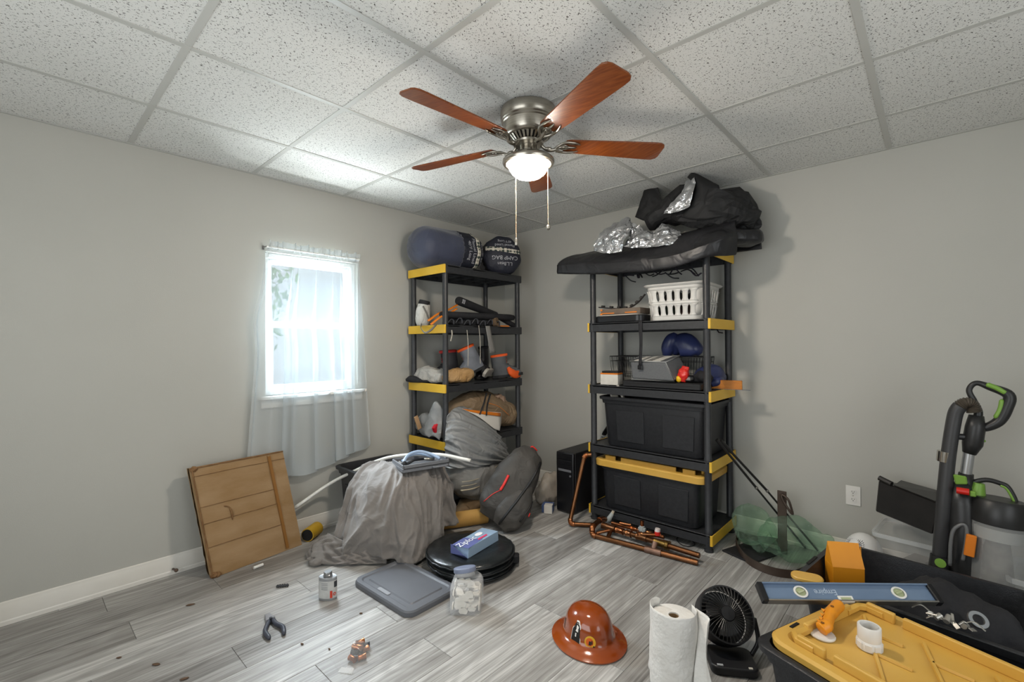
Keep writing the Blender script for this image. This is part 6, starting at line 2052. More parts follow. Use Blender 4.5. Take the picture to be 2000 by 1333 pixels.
# two thin rods leaning from the shelving to the wall
M_RODB = mat('black_rod', '#1b1a1a', 0.4)
for k, (p0, p1, nb, lab) in enumerate(((((2.201, -0.400, 0.672)), ((2.451, -0.170, 0.250)), 0.68, 'lower black trekking pole leaning at the right of the shelving'), (((2.219, -0.380, 0.665)), ((2.497, -0.120, 0.248)), 0.72, 'upper black trekking pole leaning at the right of the shelving'))):
    t = thing('trekking_pole', lab, 'pole', (2.4, -0.2, 0), 'black poles leaning by the shelving')
    a, c = V(p0), V(p1)
    d = (c - a).normalized()
    foot = a + d * ((a.z - 0.010) / -d.z)
    foot.y = min(foot.y, -0.030)
    mid = a.lerp(c, nb)
    c = foot
    B().tube([a, mid], 0.0075, 8).build('upper_shaft', M_RODB, t, smooth=True)
    B().tube([mid, c], 0.006, 8).build('lower_shaft', M_RODB, t, smooth=True)
    B().ball(mid, 0.011, 10, 6).build('joint', mat('pole_joint', '#77756f', 0.4, 0.6), t, smooth='all')
    B().tube([a - d * 0.02, a + d * 0.08], 0.011, 8).build('handle', M_RODB, t, smooth=True)

# flat steel bar standing up, and the hoop of band steel on the floor
M_BAND = mat('rusty_band_steel', '#5b4f47', 0.5, 0.55, col2='#43362e', nscale=7)
t = thing('steel_hoop', 'dark steel band bent into a hoop, lying on the floor right of the shelving', 'steel band', (2.5, -0.36, 0))
hp = curve([(2.256, -0.276, 0.000), (2.322, -0.407, -0.000), (2.399, -0.493, 0.000), (2.475, -0.529, 0.000), (2.551, -0.529, 0.000), (2.625, -0.493, 0.000)], 40)
b = B()
inn, outr = [], []
for i, p in enumerate(hp):
    d = (hp[min(i + 1, 40)] - hp[max(i - 1, 0)]).normalized()
    nn = V(-d.y, d.x, 0)
    outr.append(p)
    inn.append(p + nn * 0.005)
hh = 0.046
b.loft([[o + V(0, 0, 0.001), q + V(0, 0, 0.001), q + V(0, 0, hh), o + V(0, 0, hh)] for o, q in zip(outr, inn)], True)
b.build('curved_band', M_BAND, t, smooth=True)
hp2 = curve([(2.256, -0.276, 0.000), (2.230, -0.135, 0.000), (2.30, -0.16, 0), (2.40, -0.10, 0), (2.50, -0.085, 0)], 20)
b = B()
b.loft([[o + V(0, 0, 0.001), o + V(0.004, 0.004, 0.001), o + V(0.004, 0.004, hh), o + V(0, 0, hh)] for o in hp2], True)
b.build('back_band', M_BAND, t, smooth=True)
# straight tail that runs from the hoop's end up towards the wall bins
p0 = V((2.625, -0.493, 0.000))
t2_ = V(2.70, -0.27, 0)
dd = (t2_ - p0).normalized()
nn = V(-dd.y, dd.x, 0) * 0.005
B().hexa([p0 + V(0, 0, 0.001), t2_ + V(0, 0, 0.001), t2_ + nn + V(0, 0, 0.001), p0 + nn + V(0, 0, 0.001), p0 + V(0, 0, hh), t2_ + V(0, 0, hh), t2_ + nn + V(0, 0, hh), p0 + nn + V(0, 0, hh)]).build('straight_band', M_BAND, t)
t = thing('steel_bar', 'flat rusty steel bar with a ring standing against the right wall', 'steel bar', (2.50, -0.15, 0))
b0, b1 = V(2.500, -0.200, 0.002), V((2.482, -0.200, 0.384))
b1.x = 2.503
B().box(((b0 + b1) / 2), (0.050, 0.006, (b1 - b0).length)).build('bar', M_BAND, t, bevel=0.0015)
B().tube(curve([b1 + V(0.0, -0.012, -0.02), b1 + V(0.035, -0.018, -0.04), b1 + V(0.05, -0.012, -0.09), b1 + V(0.055, -0.008, -0.125), b1 + V(0.035, -0.012, -0.10), b1 + V(0.005, -0.014, -0.05)], 30, closed=True), 0.007, 8, closed=True).build('ring', M_BAND, t, smooth='all')
B().box((2.36, -0.30, 0.006), (0.20, 0.30, 0.010), rot(0, 0, -20)).build('rubber_mat', M_BLACKF, bevel=0.002, label='black rubber mat piece on the floor inside the steel hoop', cat='mat')

# green plastic sack
def green_film():
    m = bpy.data.materials.new('green_tinted_film')
    m.use_nodes = True
    nt = m.node_tree
    N, L = nt.nodes, nt.links
    b_ = N['Principled BSDF']
    b_.inputs['Base Color'].default_value = lin('#bfdcc7')
    b_.inputs['Roughness'].default_value = 0.09
    b_.inputs['Specular IOR Level'].default_value = 1.0
    tp = N.new('ShaderNodeBsdfTransparent')
    tp.inputs[0].default_value = lin('#e6f2e8')
    tc = N.new('ShaderNodeTexCoord')
    n = N.new('ShaderNodeTexNoise')
    n.inputs['Scale'].default_value = 16
    n.inputs['Distortion'].default_value = 2.0
    L.new(tc.outputs['Object'], n.inputs['Vector'])
    sb = N.new('ShaderNodeMath')
    sb.operation = 'SUBTRACT'
    sb.inputs[1].default_value = 0.5
    L.new(n.outputs['Fac'], sb.inputs[0])
    ab = N.new('ShaderNodeMath')
    ab.operation = 'ABSOLUTE'
    L.new(sb.outputs[0], ab.inputs[0])
    bp = N.new('ShaderNodeBump')
    bp.inputs['Strength'].default_value = 1.0
    bp.inputs['Distance'].default_value = 0.06
    L.new(ab.outputs[0], bp.inputs['Height'])
    L.new(bp.outputs[0], b_.inputs['Normal'])
    lw_ = N.new('ShaderNodeLayerWeight')
    lw_.inputs[0].default_value = 0.35
    mr = N.new('ShaderNodeMapRange')
    mr.inputs['To Min'].default_value = 0.05
    mr.inputs['To Max'].default_value = 0.38
    L.new(lw_.outputs['Facing'], mr.inputs['Value'])
    mx = N.new('ShaderNodeMixShader')
    L.new(mr.outputs[0], mx.inputs[0])
    L.new(tp.outputs[0], mx.inputs[1])
    L.new(b_.outputs[0], mx.inputs[2])
    L.new(mx.outputs[0], N['Material Output'].inputs[0])
    return m


M_GREEN = green_film()
t = thing('green_plastic_sack', 'crumpled translucent green plastic sack lying in the steel hoop', 'plastic sack', (2.47, -0.25, 0))
b = B()
sack(b, [(2.30, -0.17, 0.06), (2.315, -0.21, 0.12), (2.36, -0.27, 0.15), (2.40, -0.32, 0.11), (2.43, -0.36, 0.05)], [(0.03, 0.04), (0.085, 0.115), (0.10, 0.125), (0.085, 0.09), (0.02, 0.03)], wr=0.026, ws=9, seed=2, floor_z=0.004)
b.build('left_bulge', M_GREEN, t, smooth='all')
b = B()
sack(b, [(2.42, -0.30, 0.06), (2.48, -0.29, 0.11), (2.57, -0.22, 0.12), (2.66, -0.14, 0.09), (2.73, -0.09, 0.05)], [(0.03, 0.04), (0.12, 0.10), (0.13, 0.11), (0.10, 0.085), (0.02, 0.03)], wr=0.028, ws=9, seed=7, floor_z=0.004)
b.build('right_bulge', M_GREEN, t, smooth='all')

# white dome heater
dc = V(2.890, -0.125, 0)
t = thing('dome_heater', 'small white dome-shaped heater with a black radial grille by the right wall', 'heater', dc)
B().ball(dc + V(0, 0, 0.105), (0.090, 0.082, 0.104), 32, 18, R=rot(0, 0, 30)).build('shell', mat('heater_white', '#e3e2df', 0.3), t, smooth='all')
B().lathe([(0.001, 0), (0.055, 0), (0.062, 0.012), (0.05, 0.02), (0.001, 0.02)], 28, Matrix.Translation(dc)).build('foot', MATS['heater_white'], t, smooth=True)
fd = V(-0.42, -0.78, 0.46).normalized()
Mg = Matrix.Translation(dc + V(0, 0, 0.108) + V(fd.x * 0.079, fd.y * 0.074, fd.z * 0.094)) @ fd.to_track_quat('Z', 'Y').to_matrix().to_4x4()
gr = B(Mg).lathe([(0.001, 0.008), (0.040, 0.003), (0.052, -0.008)], 32).build('grille_plate', MATS['heater_white'], t, smooth='all')
for k in range(26):
    a = 2 * pi * k / 26
    B(Mg).tube([(0.014 * cos(a), 0.014 * sin(a), 0.0075), (0.034 * cos(a + 0.25), 0.034 * sin(a + 0.25), 0.0045), (0.047 * cos(a + 0.45), 0.047 * sin(a + 0.45), -0.003)], 0.0019, 5).build('slot', M_DARK, gr)

# clear bin with the black box leaning in it
M_BIN = mat('clear_bin_plastic', '#eef3f4', 0.18, alpha=0.16)


def clear_bin(label, c, L, W, Hh, R):
    t = thing('clear_bin', label, 'storage bin', c, 'clear plastic bins', R)
    M = WM[t.name]

    def ring(s, z, g=0.0):
        return [V(x, y, z) for x, y in rrect(L * s + 2 * g, W * s + 2 * g, 0.03 * s, 4)]
    B(M).loft([ring(0.9, 0.001), ring(0.97, Hh - 0.02)], True).build('bin_wall', M_BIN, t, smooth=True)
    B(M).loft([ring(0.97, Hh - 0.022), ring(0.97, Hh - 0.020, 0.014), ring(0.975, Hh, 0.014), ring(0.975, Hh, 0.004)], False).build('rim', mat('frosted_rim', '#d9dcdc', 0.3, alpha=0.5), t, smooth=True)
    return t


clear_bin('clear plastic bin with small parts under the black box, by the right wall', (3.165, -0.215, 0), 0.40, 0.30, 0.30, rot(0, 0, -6))
clear_bin('second clear plastic bin at the right edge of the picture', (3.62, -0.40, 0), 0.36, 0.30, 0.285, rot(0, 0, -10))
for k, (x, y, z, d, col, lab) in enumerate(((3.12, -0.20, 0.06, (0.16, 0.10, 0.10), '#b86a3a', 'orange-brown toy block inside the clear bin'), (3.22, -0.24, 0.05, (0.10, 0.12, 0.09), '#c9c6c0', 'pale grey part inside the clear bin'), (3.12, -0.26, 0.15, (0.17, 0.09, 0.06), '#9a9692', 'grey slab part on top inside the clear bin'))):
    B().box((x, y, z), d, rot(0, 0, 20 + 25 * k)).build('bin_item', mat('bin_item_%d' % k, col, 0.6), bevel=0.008, seg=2, label=lab, cat='spare part', group='parts in the clear bin')
t = thing('black_carton', 'scuffed black box lying open on the clear bin behind the vacuum cleaner', 'black box', (3.15, -0.2, 0.30))
q = [V(p) for p in (((2.951, -0.230, 0.373)), ((3.181, -0.340, 0.344)), ((3.217, -0.110, 0.391)), ((3.020, -0.060, 0.443)), ((2.966, -0.230, 0.547)), ((3.207, -0.340, 0.502)), ((3.268, -0.110, 0.490)), ((3.053, -0.060, 0.507)))]
for p in q:
    p.z = max(p.z, 0.30)
bc_ = B().hexa(q).build('box_body', mat('glossy_black_card', '#1a1918', 0.35, col2='#232120', nscale=12), t, bevel=0.006)
B().tube([q[4] + V(0.005, 0, 0.012), q[4].lerp(q[5], 0.24) + V(0, 0, 0.006)], 0.014, 8).build('rolled_corner', MATS['glossy_black_card'], bc_, smooth=True)
B().hexa([q[4].lerp(q[5], 0.28) + V(0, 0, 0.002), q[5] + V(0, 0, 0.002), q[6] + V(0, 0, 0.002), q[7] + V(0, 0, 0.002), q[4].lerp(q[5], 0.28) + V(0, 0, 0.006), q[5] + V(0, 0, 0.006), q[6] + V(0, 0, 0.010), q[7] + V(0, 0, 0.018)]).build('lid_flap', MATS['glossy_black_card'], bc_)

# ================================================================== upright vacuum cleaner
M_VAC, M_VACG, M_VGRN = mat('vacuum_black', '#242424', 0.38, col2='#2c2c2c', nscale=20), mat('vacuum_hose_grey', '#3a3a3b', 0.42), mat('vacuum_green', '#78a043', 0.4)
vac = thing('vacuum_cleaner', 'black and green upright vacuum cleaner leaning by the right wall', 'vacuum cleaner', (3.30, -0.42, 0))
VY = -0.44


def vp(x, y, dy=0.0):
    return None


hose = curve([(3.204, -0.440, 0.276), (3.218, -0.440, 0.494), (3.237, -0.430, 0.734), (3.258, -0.425, 0.914), (3.272, -0.425, 0.975), (3.297, -0.425, 1.003), (3.319, -0.420, 0.997), (3.327, -0.420, 0.965)], 70)
cut = [0, 42, 70]
B().tube(hose[:45], 0.0275, 18).build('rigid_hose', M_VACG, vac, smooth='all')
rr_ = [0.0285 if k % 2 else 0.0245 for k in range(len(hose[44:]))]
B().tube(hose[44:], rr_, 18).build('ribbed_hose', mat('hose_bronze', '#4b443b', 0.45), vac, smooth=True, angle=20)
B().tube([V((3.230, -0.428, 0.775)), V((3.226, -0.428, 0.727))], 0.0300, 18).build('chrome_collar', mat('chrome', '#c9c4bb', 0.15, 1.0), vac, smooth=True)
# handle grip: closed loop
grip = curve([(3.336, -0.400, 0.912), (3.341, -0.400, 0.967), (3.328, -0.400, 1.012), (3.312, -0.400, 1.063), (3.334, -0.400, 1.097), (3.376, -0.400, 1.083), (3.436, -0.400, 1.050), (3.429, -0.400, 0.991), (3.404, -0.400, 0.929), (3.358, -0.400, 0.896)], 70, closed=True)
rad = [0.016 + 0.006 * max(0, sin(2 * pi * (i / 70 - 0.45))) - 0.005 * max(0, sin(2 * pi * (i / 70 - 0.08) * 1.0)) for i in range(70)]
hg = B().tube(grip, rad, 12, closed=True).build('handle_loop', M_VAC, vac, smooth='all')
B().tube(curve([(3.366, -0.412, 1.095), (3.396, -0.412, 1.080), (3.429, -0.412, 1.057)], 12), [0.004] + [0.011] * 11 + [0.004], 8).build('grip_inlay', M_VGRN, hg, smooth='all')
B().tube(curve([(3.415, -0.410, 1.031), (3.408, -0.410, 0.985), (3.392, -0.410, 0.943)], 12), [0.003] + [0.0085] * 11 + [0.003], 8).build('trigger_inlay', M_VGRN, hg, smooth='all')
B().tube([(3.334, -0.405, 0.950), (3.330, -0.405, 0.896), (3.320, -0.405, 0.818), (3.309, -0.405, 0.774)], [0.026, 0.035, 0.036, 0.024], 18).build('wand_top', M_VAC, vac, smooth='all')
B().tube([V((3.267, -0.425, 0.849)), V((3.310, -0.410, 0.847))], 0.011, 10, flat=1.3).build('hose_clip', M_VAC, vac, smooth=True)
B().tube([V((3.309, -0.405, 0.779)), V((3.296, -0.405, 0.668))], 0.0205, 18).build('silver_tube', mat('vac_silver', '#b9bbbc', 0.28, 0.7), vac, smooth=True)
B().ball(V((3.358, -0.400, 0.836)), 0.006, 8, 6).build('release_button', M_VGRN, vac, smooth='all')
# neck, carry handle and lift-away body
B().tube([(3.298, -0.405, 0.680), (3.293, -0.405, 0.620), (3.285, -0.405, 0.560)], [0.026, 0.030, 0.038], 16).build('neck', M_VAC, vac, smooth='all')
B().hexa([(3.261, -0.450, 0.631), (3.301, -0.450, 0.639), (3.303, -0.400, 0.635), (3.262, -0.400, 0.627), (3.253, -0.455, 0.678), (3.298, -0.455, 0.675), (3.300, -0.400, 0.668), (3.254, -0.400, 0.669)]).build('green_catch', M_VGRN, vac, bevel=0.004)
B().tube([V((3.264, -0.475, 0.612)), V((3.305, -0.478, 0.612))], 0.015, 12).build('red_latch', mat('latch_red', '#c9281f', 0.35), vac, smooth=True)
B().box(V((3.316, -0.475, 0.607)), (0.022, 0.020, 0.024)).build('green_latch', M_VGRN, vac, bevel=0.004)
hcurve = curve([(3.303, -0.405, 0.634), (3.361, -0.405, 0.662), (3.408, -0.405, 0.655), (3.428, -0.405, 0.643), (3.446, -0.405, 0.602), (3.452, -0.405, 0.574)], 30)
hd_ = B().tube(hcurve, 0.0105, 10).build('carry_handle', M_VAC, vac, smooth='all')
B().tube([p + V(-0.002, -0.006, -0.008) for p in hcurve[12:29]], 0.0055, 8).build('handle_inlay', M_VGRN, hd_, smooth='all')
B().tube([V((3.339, -0.410, 0.645)), V((3.332, -0.410, 0.592))], [0.020, 0.030], 10).build('green_hinge', M_VGRN, vac, smooth=True)
cup0, cup1 = V(3.383, -0.455, 0.18), V(3.402, -0.425, 0.590)
ax_ = (cup1 - cup0).normalized()


def cupT(s):
    return cup0.lerp(cup1, s)


B().tube([cupT(0.74), cupT(0.80), cupT(0.97), cupT(1.0)], [0.092, 0.094, 0.090, 0.080], 32).build('cup_lid', M_VAC, vac, smooth=True)
B().tube([cupT(0.02), cupT(0.74)], [0.088, 0.091], 32).build('dirt_cup', mat('smoky_clear_cup', '#b9bab8', 0.15, alpha=0.42), vac, smooth=True)
B().tube([cupT(0.58), cupT(0.70)], [0.084, 0.086], 28).build('pale_filter_band', mat('dusty_filter', '#a9a9a4', 0.8), vac, smooth=True)
B().tube([cupT(0.05), cupT(0.34), cupT(0.56)], [0.060, 0.050, 0.038], 20).build('cyclone_core', mat('dusty_core', '#6a655e', 0.85, col2='#8a857c', nscale=20), vac, smooth='all')
B().tube([cupT(-0.06), cupT(0.03)], [0.080, 0.092], 28).build('cup_base', M_VAC, vac, smooth=True)
B().tube([(3.285, -0.44, 0.06), (3.29, -0.43, 0.30), (3.285, -0.415, 0.54), (3.275, -0.405, 0.635)], [0.062, 0.058, 0.056, 0.040], 20).build('motor_spine', M_VAC, vac, smooth='all')
loop = curve([(3.238, -0.500, 0.272), (3.242, -0.505, 0.379), (3.253, -0.505, 0.440), (3.281, -0.505, 0.470), (3.294, -0.505, 0.451), (3.290, -0.505, 0.381), (3.280, -0.500, 0.308)], 40)
B().tube(loop, 0.007, 8).build('cord_hook_loop', mat('grey_loop', '#6b6c6c', 0.35), vac, smooth='all')
B().box(V((3.304, -0.515, 0.386)), (0.034, 0.02, 0.095), rot(0, 6, 0)).build('orange_brush', M_ORNG, vac, bevel=0.003)
B().tube([(3.205, -0.44, 0.285), (3.20, -0.445, 0.20)], [0.034, 0.040], 18).build('hose_cuff', M_VAC, vac, smooth=True)
B().box((3.335, -0.36, 0.075), (0.34, 0.28, 0.11), rot(0, 0, 0)).build('floor_head', M_VAC, vac, bevel=0.03, seg=3)
B().lathe([(0.001, 0), (0.018, 0), (0.020, 0.003), (0.020, 0.006), (0.001, 0.006)], 20, Matrix.Translation(V((3.207, -0.490, 0.270))) @ V(-0.1, -1, 0.1).to_track_quat('Z', 'Y').to_matrix().to_4x4()).build('round_badge', M_VGRN, vac, smooth=True)


# ================================================================== foreground, right
# open black bin behind the yellow lid
def open_bin(label, quad, zr, mats):
    """open-topped bin whose rim runs through four floor-plan corners"""
    P4 = [V(x, y, 0) for x, y in quad]
    c = sum(P4, V(0, 0, 0)) / 4
    t = thing('storage_tote', label, 'storage tote', c, 'black storage totes')

    def ring(s, z, g=0.0):
        out = []
        for i in range(4):
            a, p, n_ = P4[i - 1], P4[i], P4[(i + 1) % 4]
            d0, d1 = (a - p).normalized(), (n_ - p).normalized()
            for k in range(5):
                w = k / 4
                r = 0.05
                q = (p + d0 * r) * (1 - w) ** 2 + p * 2 * w * (1 - w) + (p + d1 * r) * w * w
                v = (q - c) * s
                out.append(c + v + v.normalized() * g + V(0, 0, z))
        return out
    B().loft([ring(0.84, 0.001), ring(0.97, zr - 0.03), ring(0.97, zr - 0.028, 0.016), ring(0.985, zr - 0.004, 0.018), ring(0.985, zr, 0.014), ring(0.97, zr, -0.004), ring(0.96, zr - 0.03, -0.006), ring(0.84, 0.010, -0.006)], True).build('body', mats, t, smooth=True, angle=35)
    return t


BQ = [(2.775, -1.225), (3.50, -1.34), (3.47, -0.80), (2.845, -0.735)]
bin_ = open_bin('large open black tote right of centre, orange box and metal scraps inside', BQ, 0.345, M_TOUGH)
for k, (x0, y0, x1, y1) in enumerate(((2.800, -1.10, 2.818, -0.98),)):
    a, c = V(x0, y0, 0.347), V(x1, y1, 0.347)
    B().box((a + c) / 2 + V(-0.012, 0, 0), (0.012, 0.10, 0.003), rot(0, 0, -8)).build('rim_slot', M_DARK, bin_)
# orange house-shaped carton
MO = Matrix.Translation((2.905, -0.985, 0.010)) @ rot(0, 0, 30)
t = thing('orange_carton', 'bright orange carton with a sloping roof-like top standing in the black tote', 'carton', (2.905, -0.985, 0.010))
M_OC = mat('orange_carton_card', '#d98a16', 0.5, col2='#e0931c', nscale=5)
ow, od, oh, rh = 0.118, 0.075, 0.335, 0.088
b = B(MO)
b.hexa([(-ow / 2, -od / 2, 0), (ow / 2, -od / 2, 0), (ow / 2, od / 2, 0), (-ow / 2, od / 2, 0), (-ow / 2, -od / 2, oh), (ow / 2, -od / 2, oh), (ow / 2, od / 2, oh), (-ow / 2, od / 2, oh)])
b.build('carton_body', M_OC, t, bevel=0.0012)
B(MO).add([(-ow / 2, -od / 2, oh), (ow / 2, -od / 2, oh), (ow / 2, 0.012, oh + rh), (-ow / 2, 0.012, oh + rh), (ow / 2, od / 2, oh), (-ow / 2, od / 2, oh)], [(0, 1, 2, 3), (3, 2, 4, 5), (1, 4, 2), (0, 3, 5)]).build('roof_flap', M_OC, t)
B(MO).hexa([(ow / 2 + 0.001, -od / 2 + 0.004, 0), (ow / 2 + 0.004, -od / 2 + 0.004, 0), (ow / 2 + 0.022, od / 2, 0), (ow / 2 + 0.019, od / 2, 0), (ow / 2 + 0.001, 0.0, oh + rh * 0.9), (ow / 2 + 0.004, 0.0, oh + rh * 0.9), (ow / 2 + 0.022, od / 2, oh * 0.95), (ow / 2 + 0.019, od / 2, oh * 0.95)]).build('side_gusset', M_OC, t)
# metal scraps in the black bin
M_SCR = mat('galvanised_scrap', '#bdbab2', 0.35, 0.7, col2='#96938c', nscale=14)
r6 = random.Random(21)
b = B()
sack(b, [(2.95, -1.17, 0.18), (3.12, -1.10, 0.22), (3.30, -1.12, 0.22), (3.42, -1.16, 0.18)], [(0.05, 0.10), (0.10, 0.16), (0.10, 0.16), (0.04, 0.10)], wr=0.03, ws=9, seed=4)
b.build('black_bag', M_BLACKF, smooth='all', label='black cloth bag under the metal scraps in the open tote', cat='bag')
for k in range(13):
    s = k / 12
    p = V((3.162, -1.297, 0.375)).lerp(V((3.277, -1.328, 0.375)), s) + V(r6.uniform(-0.012, 0.012), r6.uniform(-0.010, 0.022), r6.uniform(-0.012, 0.008))
    a = radians(r6.uniform(0, 360))
    d = V(cos(a), sin(a), r6.uniform(-0.3, 0.5)) * r6.uniform(0.012, 0.026)
    b = B()
    if k % 3 == 0:
        b.tube(curve([p - d, p + V(0, 0, 0.016), p + d], 10), 0.004, 7, flat=0.4)
    elif k % 3 == 1:
        b.tube([p - d * 0.5, p + d * 0.5], 0.009, 10)
    else:
        b.box(p, (0.030, 0.012, 0.003), rot(r6.uniform(-40, 40), r6.uniform(-30, 30), r6.uniform(0, 180)))
    kind_ = ('bent galvanised strap', 'short galvanised tube', 'flat galvanised tab')[k % 3]
    ord_ = ('first', 'second', 'third', 'fourth', 'fifth')[k // 3]
    b.build('metal_clip', M_SCR, smooth=True, label='%s %s from the left among the scraps behind the yellow lid' % (ord_, kind_), cat='metal scrap', group='metal scraps in the black tote')
p = V((3.293, -1.242, 0.375))
B().lathe([(0.016, -0.006), (0.026, -0.006), (0.028, 0.0), (0.026, 0.006), (0.016, 0.006), (0.014, 0.0), (0.016, -0.006)], 24, Matrix.Translation(p) @ rot(40, 25, 0)).build('metal_ring', mat('dull_ring', '#8d8f90', 0.35, 0.7), smooth=True, label='round grey metal ring at the right of the scraps', cat='ring')

# the yellow-lidded tote in the corner of the picture
TA = radians(-21)
tc_ = V(2.86, -1.555, 0.0)          # centre of the left end of the lid
e1, e2 = V(cos(TA), sin(TA), 0), V(-sin(TA), cos(TA), 0)
TL, TW, TZ = 0.80, 0.50, 0.372
ctr = tc_ + e1 * (TL / 2)
t = tote('storage_tote', 'black tote with a yellow lid in the lower right corner, spirit level on it', (ctr.x, ctr.y, 0.001), TL - 0.02, TW, 0.352, rot(0, 0, -21), M_TOUGH, group='black storage totes')
MT = WM[t.name]
lid = tough_lid(MT, TL - 0.045, TW - 0.02, TZ - 0.006, t, deep=True)
# moulded lines on the deck: a lattice of shallow ribs
zl = TZ - 0.001
LINES = []
for x0 in (-0.29, -0.13, 0.03, 0.19):
    LINES.append((x0, 0.145, x0 + 0.19, -0.145))
    for f in (0.28, 0.62):
        xx, yy = x0 + 0.19 * f, 0.145 - 0.29 * f
        LINES.append((xx, yy, min(xx + 0.085, 0.33), yy + 0.012))
for k, (x0, y0, x1, y1) in enumerate(LINES):
    if min(x0, x1) < -0.33 or max(x0, x1) > 0.34:
        x1 = min(x1, 0.34)
    a, c = V(x0, y0, zl), V(x1, y1, zl)
    d = (c - a).normalized()
    n_ = V(-d.y, d.x, 0) * 0.0036
    B(MT).hexa([a - n_ * 1.6, c - n_ * 1.6, c + n_ * 1.6, a + n_ * 1.6, a - n_ + V(0, 0, 0.007), c - n_ + V(0, 0, 0.007), c + n_ + V(0, 0, 0.007), a + n_ + V(0, 0, 0.007)]).build('moulded_line', M_YLID, lid)
B(MT).box((-TL / 2 + 0.043, -0.120, TZ + 0.0078), (0.009, 0.042, 0.003), rot(0, 0, 4)).build('lock_slot', M_DARK, lid)
# yellow rim of a second lid showing behind the level
B(Matrix.Translation((2.815, -1.245, 0)) @ rot(0, 0, 15)).prism(rrect(0.11, 0.07, 0.030, 6), 0.3465, 0.3625).build('yellow_tray', M_YLID, smooth=True, bevel=0.004, label='rounded yellow plastic edge peeking out behind the spirit level', cat='tray')

# spirit level
lq = [V(p) for p in (((2.716, -1.575, 0.425)), ((2.751, -1.608, 0.400)), ((3.201, -1.187, 0.400)), ((3.157, -1.180, 0.425)))]
l0, l1 = V((2.737, -1.606, 0.412)), V((3.192, -1.216, 0.412))
lx = (l1 - l0).normalized()
ly = V(0, 0, 1).cross(lx)
lz = V(0, 0, 1)
tilt = radians(36)                       # the web faces up and towards the camera
wv, dv = (ly * cos(tilt) + lz * sin(tilt)) * 1.0, (-ly * sin(tilt) + lz * cos(tilt)) * 1.0
LL = (l1 - l0).length
t = thing('spirit_level', 'long blue spirit level with three vials lying across the yellow lid', 'spirit level', (l0 + l1) / 2 - V(0, 0, 0.03))
ML = Matrix(((lx.x, wv.x, dv.x, l0.x), (lx.y, wv.y, dv.y, l0.y), (lx.z, wv.z, dv.z, l0.z), (0, 0, 0, 1)))
M_BLUE, M_ALU = mat('blue_anodised', '#697d97', 0.38, 0.2, col2='#73869e', nscale=6), mat('bare_aluminium', '#a3a19b', 0.3, 0.85)
hw = 0.029
B(ML).box((LL / 2, 0, 0), (LL - 0.03, 2 * hw, 0.006)).build('web', M_BLUE, t, bevel=0.001)
for s in (-1, 1):
    B(ML).box((LL / 2, s * hw, -0.002), (LL - 0.03, 0.005, 0.030)).build('rail', M_ALU if s < 0 else M_BLUE, t, bevel=0.001)
for x in (0.008, LL - 0.008):
    B(ML).box((x, 0, -0.001), (0.020, 2 * hw + 0.008, 0.028)).build('end_cap', M_PCB, t, bevel=0.003)
M_VIAL, M_VFR = mat('green_vial', '#a9b08a', 0.15), mat('vial_frame_white', '#dddcd6', 0.4)
for x in (0.14, LL * 0.79):
    f_ = B(ML @ Matrix.Translation((x, 0.002, 0.003))).lathe([(0.015, 0), (0.0205, 0), (0.0205, 0.003), (0.015, 0.003)], 28, Matrix.Diagonal((1.15, 1, 1, 1))).build('vial_ring', M_VFR, t, smooth=True)
    B(ML @ Matrix.Translation((x, 0.002, 0.0032))).lathe([(0.001, 0), (0.0155, 0)], 24, Matrix.Diagonal((1.15, 1, 1, 1))).tube([(-0.012, -0.004, 0.002), (0.012, 0.004, 0.002)], 0.0042, 8).build('vial', M_VIAL, f_)
f_ = B(ML).box((LL * 0.47, -hw + 0.008, 0.003), (0.050, 0.020, 0.008)).box((LL * 0.47, -hw - 0.002, -0.002), (0.046, 0.004, 0.024)).build('centre_vial_block', M_VFR, t, bevel=0.001)
B(ML).box((LL * 0.47, -hw + 0.006, 0.0072), (0.034, 0.012, 0.002)).build('vial', M_VIAL, f_)
lettering(B(ML), 'Empire', 0.027, lambda x, y: (LL * 0.375 - x, 0.002 - y, 0.0042)).build('lettering', mat('pale_blue_print', '#b4c3d4', 0.4), t)

# orange saw handle with a white base plate
o0, o1 = V((2.931, -1.671, 0.380)), V((2.956, -1.515, 0.420))
t = thing('grout_tool', 'orange plastic handle on a round white base lying on the yellow lid', 'hand tool', (o0.x, o0.y, 0.374))
b = B(Matrix.Translation((o0.x, o0.y, TZ + 0.001)))
b.lathe([(0.001, 0), (0.034, 0), (0.035, 0.004), (0.032, 0.008), (0.001, 0.009)], 32).build('base_plate', mat('white_tool_base', '#dedbd4', 0.4), t, smooth=True)
b = B()
hpts = curve([o0 + V(-0.004, -0.012, 0.016), o0 + V(0.01, 0.01, 0.026), o0.lerp(o1, 0.45) + V(0, 0, 0.016), o1 + V(0, 0, -0.004)], 24)
b.tube(hpts, [0.014, 0.019, 0.020] + [0.018] * 6 + [0.0155] * 7 + [0.018] * 6 + [0.019, 0.018, 0.012], 14)
M_OHAN = mat('orange_tool_plastic', '#e08e1e', 0.4)
hb = b.build('handle', M_OHAN, t, smooth='all')
for k in range(4):
    p = hpts[6 + 3 * k]
    B().tube([p + V(-0.014, 0.004, 0.006), p + V(-0.024, 0.008, 0.010)], [0.006, 0.001], 8).build('finger_notch', M_OHAN, hb, smooth=True)
for k in (3, 18):
    B().lathe([(0.001, 0), (0.005, 0), (0.005, 0.002), (0.001, 0.002)], 12, Matrix.Translation(hpts[k] + V(0, -0.004, 0.0175))).build('screw_hole', mat('brown_hole', '#7a4a12', 0.7), hb)
